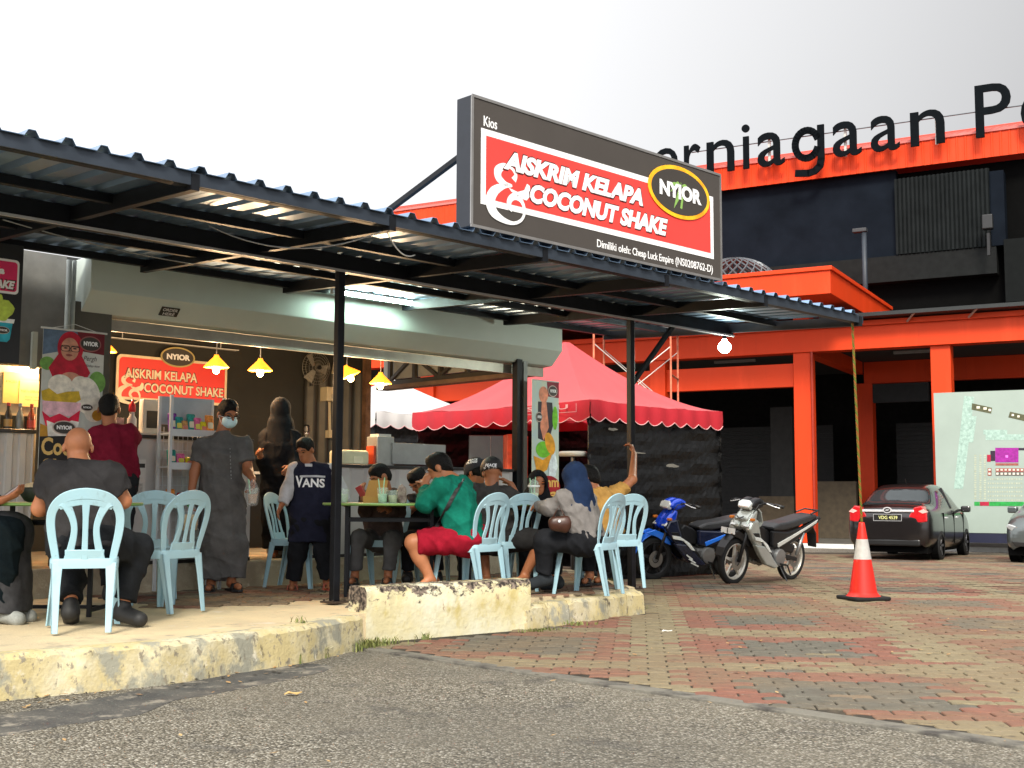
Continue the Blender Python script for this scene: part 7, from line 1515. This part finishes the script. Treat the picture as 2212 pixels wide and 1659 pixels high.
    return root, P, dict(Rv=Rv, Fv=Fv, Uv=Uv, lat=lat, fr=fr, spine=spine, hd=hd_)

from mathutils.bvhtree import BVHTree
def drape_pts(o, base, pts, dirs, off=.006):
    """lay points onto the surface of a garment: cast each one along its direction"""
    me = o.data; bv = BVHTree.FromPolygons([v.co + base for v in me.vertices], [tuple(p.vertices) for p in me.polygons]); out_ = []
    for p, d in zip(pts, dirs):
        d = Vector(d).normalized(); h = bv.ray_cast(Vector(p) - d * .6, d, 1.5); out_.append((h[0] - d * off) if h[0] is not None else Vector(p))
    return out_
def kid(root, name): return [c for c in children(root) if c.name.split('.')[0] == name][0]
BLK = cloth('black', (.016, .017, .02)); CHAR = cloth('charcoal', (.042, .040, .041)); DKPANT = cloth('dark_trousers', (.02, .022, .025)); MAROON = cloth('maroon', (.19, .012, .03)); GREYROBE = cloth('grey_robe', (.125, .121, .118)); NAVY = cloth('navy', (.022, .024, .045)); GREEN = cloth('teal_green', (.008, .17, .115)); REDSH = cloth('red', (.36, .012, .03)); DGREY = cloth('dark_grey', (.062, .058, .055)); WGREY = cloth('warm_grey', (.20, .185, .175)); NAVYSC = cloth('navy_scarf', (.014, .028, .07)); TAN = cloth('tan', (.52, .29, .08)); LGREY = cloth('light_grey', (.62, .62, .64)); BROWN = cloth('brown_check', (.10, .07, .06)); GPANT = cloth('grey_trousers', (.11, .11, .11)); TEALD = cloth('dark_teal', (.008, .014, .017))
SOLE = mat('shoe_black', (.018, .018, .018), .6); SNEAK = mat('shoe_grey', (.26, .27, .25), .7, var=.3, scale=20)
# bald man, back to the view
person('bald man in black t-shirt sitting with his back to the view', 7.45, dict(head=(168, 966, .06), neck=(178, 1006), shL=(114, 1024), shR=(240, 1028), elL=(86, 1098, .02), elR=(266, 1082, .06), haL=(122, 1081, .34), haR=(222, 1079, .40), pel=(178, 1170, -.1), knL=(158, 1170, .42), anL=(153, 1306, .12), toL=(154, 1338, .30), knR=(296, 1186, .20), anR=(265, 1308, .12), toR=(302, 1336, .02)), (-.35, .9, -.25), SKIN2, CHAR, 'short', DKPANT, .96, hair=None, shoes=('shoe', SOLE), bulk=1.18, scale=1.04, palm=dict(L=(0, 0, -1), R=(0, 0, -1)), handdir=dict(L=(.3, 1, 0), R=(-.3, 1, 0)))
# person at the left edge holding a phone
person('person at the left edge in dark patterned skirt holding up a phone', 7.75, dict(head=(-95, 948, .05), shL=(-150, 1015, .1), shR=(-65, 1018, -.1), elL=(-120, 1085, -.0), elR=(-48, 1098, -.1), haL=(-60, 1075, .1), haR=(4, 1080, -.12), pel=(-130, 1165), knL=(20, 1150, .12), anL=(30, 1305, .1), toL=(64, 1330, .05), knR=(15, 1148, -.12), anR=(-10, 1305, -.1), toR=(40, 1336, -.14)), (.9, .3, -.3), SKIN2, None, 'long', None, robe=TEALD, hijab=TEALD, shoes=('shoe', SNEAK), handdir=dict(R=(.8, .1, .35)), palm=dict(R=(0, .3, 1)), curl=.5)
rt_ = bpy.data.objects['person.001'] if 'person.001' in bpy.data.objects else None
C_ = []
def skirt(root, base, pts, m, lat, name='skirt', kx=1.2, wr=.003):
    C_ = [cap_(a, b, ra, rb, lat, kx, flatB=fb2) for a, b, ra, rb, fb2 in pts]; return emit_mesh(root, name, sdf_mesh(C_, .010, .05, wr=wr, seed=4), m, base)
FLOR = mat('skirt_print', (.02, .02, .022), .85, var=.1, scale=7, col2=(.06, .06, .065))
b1 = Vector(rt_.location); kk_ = at(18, 1150, 7.75); hp_ = at(-130, 1165, 7.75); ff_ = at(15, 1322, 7.75)
skirt(rt_, b1, [(hp_, kk_, .17, .13, False), (kk_, ff_, .13, .145, True)], FLOR, (0, 1, 0), kx=1.5)
# man in maroon, back to the view
person('man in maroon t-shirt standing at the counter with his back to the view', 9.45, dict(head=(236, 884, 0), neck=(238, 920), shL=(212, 940), shR=(278, 936), elL=(205, 990, .1), elR=(292, 952, .22), haL=(222, 970, .35), haR=(272, 968, .42), pel=(248, 1042), knL=(236, 1165, .03), anL=(236, 1272), toL=(234, 1286, .12), knR=(262, 1165, .03), anR=(262, 1272), toR=(264, 1286, .12)), (-.2, .95, -.2), SKIN, MAROON, 'short', DKPANT, .97, shoes=('shoe', SOLE), bulk=1.0, scale=.98)
# masked man in grey robe
r_, P, X = person('man in long grey robe and face mask standing with a drink in each hand', 10.2, dict(head=(492, 895, 0), neck=(480, 934), shL=(436, 964, -.02), shR=(528, 962, .06), elL=(420, 1022, -.05), elR=(536, 1018, .0), haL=(412, 1072, -.12), haR=(546, 1034, -.2), pel=(478, 1085, 0), knL=(462, 1175, -.03), anL=(456, 1256), toL=(450, 1271, -.14), knR=(504, 1175, 0), anR=(500, 1254), toR=(516, 1268, -.12)), (.62, -.72, -.30), SKIN, None, 'short', None, robe=GREYROBE, mask=True, glasses=True, shoes=('sandal', SOLE, SOLE), scale=1.0, bulk=1.02, handdir=dict(L=(0, -.1, -1), R=(.1, -.3, -.9)), curl=.9)
rt_ = r_; b_ = Vector(r_.location)
mb = MB()
for q in drape_pts(kid(r_, 'robe'), b_, [at(497 + k * .3, 968 + k * 8, 10.2) for k in range(9)], [ray(497, 968 + k * 8) for k in range(9)], .002): mb.tube([q, q - Z * .018], .005, 5)
mb.build('placket', mat('robe_thread', (.2, .2, .2), .7), r_)
# woman in black at the doorway
person('woman in long black robe and headscarf standing in the kiosk doorway', 11.45, dict(head=(606, 886, 0), neck=(606, 918), shL=(576, 945), shR=(634, 945), elL=(572, 1000, -.05), elR=(638, 1000, -.05), haL=(562, 985, -.18), haR=(628, 1010, -.2), pel=(606, 1048), knL=(596, 1125), anL=(592, 1190), toL=(590, 1200, -.1), knR=(618, 1125), anR=(622, 1190), toR=(624, 1200, -.1)), (-.3, .85, -.2), SKIN, None, 'long', None, robe=BLK, hijab=BLK, scale=.94, hz=KF, bulk=1.08)
# boy in navy raglan shirt
r_, P, X = person('boy in navy and grey raglan shirt with white lettering standing beside the post', 10.5, dict(head=(660, 972, -.04), neck=(672, 1002), shL=(640, 1016, 0), shR=(716, 1018, .05), elL=(622, 1062, -.04), elR=(736, 1062, .02), haL=(608, 1092, -.1), haR=(748, 1090, -.12), pel=(672, 1130, 0), knL=(642, 1195, -.04), anL=(634, 1254), toL=(630, 1270, -.1), knR=(700, 1195, -.02), anR=(706, 1254), toR=(712, 1268, -.1)), (-.42, -.85, -.38), SKIN, NAVY, None, BLK, .97, shoes=('sandal', mat('sandal_red', (.45, .09, .05), .6), mat('sandal_red2', (.5, .12, .07), .6)), scale=.86, bulk=1.28, hems=-.17, curl=.5)
b_ = Vector(r_.location); C_ = []
shm = (P['shL'] + P['shR']) / 2
for q in 'LR': C_ += [cap_(shm.lerp(P['sh' + q], .72), P['sh' + q], .072, .070), cap_(P['sh' + q], P['el' + q], .072, .066), cap_(P['el' + q], P['el' + q].lerp(P['ha' + q], .9), .064, .052, flatB=True)]
emit_mesh(r_, 'sleeves', sdf_mesh(C_, .009, .03, wr=.003, seed=2), LGREY, b_)
mb = MB(); mb.lathe(P['neck'] - X['spine'] * .018 , [(.080, -.012), (.074, .014)], 20, X['spine'], cap=False); mb.build('collar', LGREY, r_, smooth=True)
fr = X['fr']; la = X['lat']; ch = at(672, 1043, 10.5) ; 
fx = Vector((1, .05, 0)).normalized(); fz = Vector((0, .10, 1)).normalized(); fn = fx.cross(fz)
def on_chest(o, n_):                                      # nearest front surface of the shirt from the torso axis
    return o
co = at(672, 1043, 10.5) + fn * .25
mb = MB(); put_text(mb, 'V', co, fx, fz, -.122, -.055, -.052, .048, 0, bold=.03); put_text(mb, 'ANS', co, fx, fz, -.062, .128, -.052, .024, 0, bold=.03)
for k in range(12): mb.ob(co, fx, fz, fn, -.085 + .0179 * k, -.085 + .0179 * (k + 1), .034, .052, -.0002, .0002)
mb.v = [tuple(q) for q in drape_pts(kid(r_, 'shirt'), b_, mb.v, [-fn] * len(mb.v), .005)]; mb.build('shirt_print', M_WHITE, r_)
# boy with the red phone
r_, P, X = person('boy in brown checked shirt looking at a red phone behind the middle table', 10.55, dict(head=(822, 1030, -.12), neck=(835, 1058, -.06), shL=(800, 1074, -.02), shR=(852, 1076, -.02), elL=(786, 1104, -.12), elR=(862, 1110, -.1), haL=(785, 1078, -.26), haR=(838, 1100, -.3), pel=(828, 1165, .05), knL=(776, 1162, -.28), anL=(766, 1243, -.22), toL=(758, 1256, -.32), knR=(848, 1164, -.25), anR=(838, 1243, -.2), toR=(834, 1256, -.3)), (-.72, -.42, -.42), SKIN, BROWN, 'long', GPANT, .93, shoes=('sandal', SOLE, SOLE), scale=.92, handdir=dict(L=(-.2, -.2, .9)), palm=dict(L=(.5, .6, .1)))
# boy leaning his head on his hand
person('boy with tousled black hair bowing his head behind the middle table', 11.05, dict(head=(904, 1040, -.14), neck=(925, 1062, -.05), shL=(893, 1084, 0), shR=(948, 1084, 0), elL=(885, 1102, -.2), elR=(950, 1104, -.2), haL=(905, 1090, -.33), haR=(930, 1060, -.25), pel=(918, 1166, .0), knL=(884, 1165, -.35), anL=(880, 1240, -.3), toL=(878, 1250, -.4), knR=(940, 1165, -.35), anR=(944, 1240, -.3), toR=(946, 1250, -.4)), (-.55, -.6, -.75), SKIN, BLK, 'short', BLK, .95, shoes=('shoe', SOLE), scale=.93)
# man in green
r_, P, X = person('man in green long sleeve shirt and red shorts sitting side on', 9.62, dict(head=(950, 1012, .10), neck=(982, 1036, .05), shL=(950, 1052, -.16), shR=(1000, 1048, .18), elL=(918, 1088, -.12), elR=(940, 1096, .28), haL=(918, 1052, .10), haR=(925, 1064, .2), pel=(1008, 1162, .0), knL=(893, 1172, -.12), anL=(928, 1246, -.10), toL=(912, 1262, -.14), knR=(908, 1166, .25), anR=(935, 1248, .22), toR=(915, 1258, .20)), (-.9, .2, -.45), SKIN2, GREEN, 'long', REDSH, .46, shoes=None, scale=1.0, bulk=1.16, hems=-.03, handdir=dict(L=(.2, .3, .9)), palm=dict(L=(.3, .6, -.2)))
b_ = Vector(r_.location); sp_ = [(1000 - 5.2 * k, 1034 + 9.5 * k) for k in range(13)]
st = drape_pts(kid(r_, 'shirt'), b_, [at(x, y, 9.62) for x, y in sp_], [ray(x, y) for x, y in sp_], .006)
mb = MB(); mb.strip(st, Vector((1, .2, .4)), .015, .005); mb.build('bag_strap', SOLE, r_)
# man in cap and dark grey tee
r_, P, X = person('man in dark grey t-shirt and backwards black cap with white lettering', 10.38, dict(head=(1062, 1022, .02), neck=(1062, 1046, 0), shL=(1022, 1064, 0), shR=(1100, 1070, .1), elL=(1000, 1100, .05), elR=(1124, 1090, .12), haL=(990, 1085, .2), haR=(1104, 1046, .18), pel=(1068, 1166, -.02), knL=(1040, 1172, .1), anL=(1050, 1246, .1), toL=(1048, 1258, .0), knR=(1172, 1166, -.10), anR=(1134, 1240, -.05), toR=(1116, 1256, -.16)), (-.25, .9, -.3), SKIN, DGREY, 'short', cloth('black_shorts', (.028, .027, .027)), .46, hair=None, cap=SOLE, shoes=None, scale=1.0, bulk=1.1, handdir=dict(R=(-.5, .1, .3)))
def cap_print(r_, X, lift, dv, size=1.0):
    b_ = Vector(r_.location); dv = Vector(dv).normalized(); ux = (Z - dv * dv.z).normalized(); rx_ = (-dv).cross(ux) * -1; rx_ = ux.cross(-dv).normalized(); c_ = X['hd'] + X['Uv'] * lift - dv * .25; mb = MB()
    put_text(mb, 'PEACE', c_, rx_, ux, -.046 * size, .056 * size, .003, .030 * size, 0, bold=.03, shear=.2); put_text(mb, 'PLEASE', c_, rx_, ux, -.064 * size, .056 * size, -.028 * size, -.002, 0, bold=.03, shear=.2)
    mb.v = [tuple(q) for q in drape_pts(kid(r_, 'cap'), b_, mb.v, [dv] * len(mb.v), .003)]; mb.build('cap_print', M_WHITE, r_)
cap_print(r_, X, .045, (.05, 1, -.05))
# second capped person
r_, P, X = person('person in grey cap and dark shirt bending behind the green shirt man', 10.95, dict(head=(1028, 1022, 0), neck=(1030, 1048, 0), shL=(1000, 1064, 0), shR=(1058, 1066, .1), elL=(995, 1100, .1), elR=(1060, 1100, .1), haL=(985, 1090, .25), haR=(1030, 1090, .3), pel=(1034, 1160), knL=(1000, 1165, .2), anL=(1005, 1240, .2), toL=(1000, 1250, .1), knR=(1036, 1165, .25), anR=(1036, 1240, .2), toR=(1030, 1250, .1)), (-.6, .6, -.5), SKIN, cloth('charcoal_brown', (.05, .042, .035)), 'short', BLK, .95, hair='short', cap=cloth('grey_cap', (.055, .055, .06)), shoes=('shoe', SOLE), scale=1.0)
cap_print(r_, X, .085, (.0, 1, -.35), .85)
# woman in black headscarf facing the view
person('woman in black headscarf facing the view at the right table', 11.25, dict(head=(1162, 1044, -.1), neck=(1160, 1072, -.05), shL=(1122, 1090, 0), shR=(1196, 1090, 0), elL=(1112, 1110, -.2), elR=(1200, 1112, -.2), haL=(1140, 1096, -.4), haR=(1166, 1094, -.42), pel=(1160, 1168, .05), knL=(1135, 1166, -.35), anL=(1135, 1238, -.3), toL=(1135, 1248, -.4), knR=(1182, 1166, -.35), anR=(1182, 1238, -.3), toR=(1182, 1248, -.4)), (.18, -.95, -.12), SKIN2, BLK, 'long', BLK, .96, hijab=BLK, shoes=('shoe', SOLE), scale=.93)
# woman in navy scarf and grey shirt
r_, P, X = person('woman in navy headscarf and warm grey shirt leaning on the right table', 10.02, dict(head=(1240, 1032, .06), neck=(1250, 1062, .02), shL=(1218, 1078, -.06), shR=(1268, 1082, .16), elL=(1186, 1098, -.03), elR=(1200, 1100, .35), haL=(1160, 1093, .25), haR=(1165, 1093, .45), pel=(1264, 1166, 0), knL=(1176, 1168, -.06), anL=(1176, 1240, .02), toL=(1148, 1260, -.04), knR=(1190, 1166, .25), anR=(1200, 1248, .3), toR=(1175, 1262, .3)), (-.55, .75, -.2), SKIN2, WGREY, 'long', BLK, .96, hijab=NAVYSC, shoes=('shoe', cloth('dark_sneaker', (.03, .035, .04))), scale=1.0, bulk=1.12, hems=-.02)
# man in tan shirt holding the post
r_, P, X = person('man in tan shirt and white face mask raising his arm to the right post', 10.85, dict(head=(1272, 1034, .08), neck=(1288, 1060, .02), shL=(1278, 1076, -.04), shR=(1326, 1074, .1), elL=(1262, 1110, .15), elR=(1366, 1036, .2), haL=(1245, 1098, .35), haR=(1370, 982, .55), pel=(1308, 1166, 0), knL=(1268, 1164, .1), anL=(1274, 1240, .15), toL=(1262, 1256, .0), knR=(1300, 1164, .35), anR=(1300, 1242, .3), toR=(1290, 1254, .2)), (-.82, .40, -.25), SKIN, TAN, 'short', BLK, .95, mask=True, glasses=True, shoes=('sandal', SOLE, SOLE), scale=1.0, bulk=1.02, handdir=dict(R=(-.25, .2, 1)), palm=dict(R=(-1, .2, 0)), curl=1.0)
# ================================================================== THINGS ON TABLES AND IN HANDS
def onT(px, Y): p = at(px, 1090, Y); p.z = TT; return p
p = onT(72, 8.12); t = thing('coconut_bowl', 'half coconut shell bowl of pale ice cream on the left table', 'bowl', p)
m = MB(); m.lathe(p, [(.035, 0), (.06, .012), (.085, .05), (.09, .085), (.084, .10), (.078, .095), (.07, .08)], 24, cap=True); m.build('shell', mat('coconut_green', (.035, .04, .025), .6, var=.4, scale=15), t, smooth=True)
m = MB(); m.lathe(p, [(.083, .092), (.072, .112), (.045, .128), (.0, .134)], 24, cap=False); m.build('ice_cream', mat('ice_cream', (.72, .55, .32), .6, var=.2, scale=40, bump=.4), t, smooth=True)
m = MB(); q = p + Vector((.05, 0, .10)); m.tube([q, q + Z * .06], .004, 6); m.prism(ell(0, .07, .03, .014, 20), q, EX, Z, -EY, -.002, .002); m.build('pick', M_WHITE, t)
q = at(22, 1062, 7.66); t = thing('phone', 'phone with pale case held up at the left edge', 'phone', q); a = Vector((.75, .2, .62)).normalized(); n_ = Vector((-.55, -.3, .78)).normalized(); b_2 = n_.cross(a); m = MB(); m.ob(q, a, b_2, n_, -.055, .075, -.036, .036, -.004, .004); m.build('case', mat('phone_pale', (.5, .42, .42), .3), t, bevel=.003); m = MB(); m.ob(q, a, b_2, n_, -.05, .07, -.032, .032, .004, .005); m.build('screen', M_TOP, t)
q = at(782, 1066, 10.26); t = thing('phone', 'red phone held by the boy in the checked shirt', 'phone', q); a = Vector((.45, .1, -.75)).normalized(); n_ = Vector((-.5, -.75, -.35)); n_ = (n_ - a * n_.dot(a)).normalized(); b_2 = n_.cross(a); m = MB(); m.ob(q, a, b_2, n_, -.07, .075, -.036, .036, -.005, .005); m.build('case', mat('phone_red', (.42, .05, .06), .35), t, bevel=.003); m = MB(); m.ob(q, a, b_2, n_, -.063, .068, -.031, .031, -.0065, -.005); m.build('screen', mat('phone_screen', (.25, .06, .06), .2), t)
def cup(px, Y, lbl, h=.12, col=(.55, .60, .38), dome=False, straws=1, z=None, r0=.034, r1=.044, tilt=None):
    p = onT(px, Y) if z is None else z; t = thing('drink_cup', lbl, 'cup', p, group='plastic drink cups'); glass = mat('cup_plastic', (.72, .85, .76), .15, var=.05, alpha=.28)
    m = MB(); m.lathe(p, [(r0 - .003, .004), (r1 - .006, h * .62), (.0, h * .63)], 20); m.build('drink', mat('drink_%d_%d' % (int(col[0] * 100), int(col[1] * 100)), col, .4, var=.2, scale=30), t, smooth=True)
    m = MB(); m.lathe(p, [(r0, 0), (r1, h), (r1 + .003, h + .004)], 20, cap=False); m.build('cup', glass, t, smooth=True)
    if dome:
        m = MB(); m.lathe(p, [(r1 + .005, h), (r1 + .005, h + .012), (r1 * .9, h + .03), (r1 * .62, h + .055), (.012, h + .065)], 20, cap=False); m.build('dome_lid', glass, t, smooth=True); m = MB(); m.lathe(p, [(r1 + .006, h - .004), (r1 + .008, h + .006), (r1 + .006, h + .012)], 20, cap=False); m.build('lid_rim', mat('lid_white', (.75, .78, .75), .3), t, smooth=True)
    for k in range(straws): m = MB(); m.tube([p + Vector((.01 * k - .01, 0, .01)), p + Vector((-.035 + .05 * k, 0, h + .075 + .01 * k))], .0045, 8); m.build('straw', mat('straw_green', (.35, .70, .45), .4), t)
    return t
cup(826, 9.72, 'clear cup of pale drink with two green straws on the middle table', straws=2, col=(.42, .70, .45)); cup(848, 9.80, 'short clear cup of milky drink beside the two straw cup', h=.10, straws=0, col=(.60, .62, .36)); cup(742, 9.86, 'half hidden cup behind the canopy post on the middle table', h=.11, straws=1, col=(.5, .6, .45))
cup(1153, 10.50, 'dome lidded clear cup with green straws on the right table', h=.145, dome=True, straws=2, col=(.48, .56, .36), r0=.036, r1=.047)
p = at(545, 1088, 9.92); cup(545, 9.92, 'iced brown drink cup in a bag held by the man in grey', h=.125, straws=1, col=(.42, .17, .065), z=p)
t = thing('drink_bag', 'clear plastic carrier around the brown drink in the right hand of the masked man', 'bag', p); m = MB(); m.lathe(p, [(.03, -.02), (.05, .0), (.055, .12), (.03, .17), (.012, .20)], 14, cap=False); m.build('film', mat('clear_film', (.7, .7, .7), .2, var=.1, alpha=.16), t, smooth=True)
p = at(409, 1148, 10.05); t = thing('drink_bag', 'carrier bag with cream coloured drinks hanging from the left hand of the masked man', 'bag', p)
m = MB(); m.lathe(p, [(.05, 0), (.075, .02), (.08, .15), (.05, .20), (.012, .26), (.008, .34)], 16, cap=False); m.build('film', MATS['clear_film'], t, smooth=True)
for dx in (-.034, .034): m = MB(); m.lathe(p + Vector((dx, 0, .01)), [(.028, 0), (.036, .12), (.034, .13), (0, .131)], 16); m.build('drink', mat('cream_drink', (.62, .48, .25), .5, var=.1), t, smooth=True)
m = MB(); m.lathe(p + Vector((0, 0, .2)), [(.02, 0), (.03, .02), (.012, .05)], 12); m.build('green_lid', mat('lid_green', (.06, .5, .12), .4), t, smooth=True)
# folded boxes
p = onT(808, 9.82); t = thing('takeaway_box', 'brown folded takeaway box standing open on the middle table', 'box', p); M_KRAFT = mat('kraft', (.46, .25, .055), .7, var=.08)
m = MB(); m.ob(p, EX, EY, Z, -.085, .085, -.05, .06, 0, .055); m.build('tray', M_KRAFT, t, bevel=.003); m = MB(); m.add([p + Vector((-.085, .06, .055)), p + Vector((.085, .06, .055)), p + Vector((.10, .10, .185)), p + Vector((-.055, .10, .185)), p + Vector((-.085, .064, .055)), p + Vector((.085, .064, .055)), p + Vector((.10, .104, .185)), p + Vector((-.055, .104, .185))], [(0, 1, 2, 3), (7, 6, 5, 4), (0, 3, 7, 4), (1, 5, 6, 2), (3, 2, 6, 7)]); m.build('lid', M_KRAFT, t)
p = onT(1122, 10.55); t = thing('takeaway_box', 'small flat brown takeaway box beside the dome lidded drink', 'box', p); m = MB(); m.ob(p, EX, EY, Z, -.07, .06, -.05, .06, 0, .05); m.build('tray', M_KRAFT, t, bevel=.003); m = MB(); m.ob(p + Z * .05, EX, Vector((0, 1, .3)).normalized(), Z, -.07, .06, -.05, .05, .004, .010); m.build('lid', M_KRAFT, t)
p = onT(868, 9.9); t = thing('snack_bag', 'crumpled patterned snack bag on the middle table', 'bag', p); m = MB(); m.prism(blob(0, .07, .045, .075, 0, 20, .25, 5), p, EX, Z, EY, -.02, .03); m.build('pouch', mat('snack_brown', (.14, .08, .06), .4, var=.3, scale=25, col2=(.5, .42, .34)), t, bevel=.01)
# brown handbag hanging by the woman in grey
p = at(1208, 1128, 9.78); t = thing('handbag', 'brown leather handbag hanging beside the woman in grey', 'bag', p); vf = sdf_mesh([cap_(p + Vector((-.045, 0, .0)), p + Vector((.045, 0, .0)), .05, .055, (0, 1, 0), .7), cap_(p + Vector((-.03, 0, -.03)), p + Vector((.04, 0, -.04)), .045, .05, (0, 1, 0), .7)], .009, .03, wr=.003); emit_mesh(t, 'pouch', vf, mat('leather_brown', (.045, .016, .009), .4, var=.3, scale=12), p)
m = MB(); m.tube([p + Vector((-.05, 0, .04)), p + Vector((0, .05, .13)), p + Vector((.05, 0, .04))], .006, 6); m.build('strap', MATS['leather_brown'], t, smooth=True); m = MB(); m.lathe(p + Vector((.0, -.040, .01)), [(.012, -.004), (.012, .004)], 12, EY); m.build('clasp', M_CHROME, t)
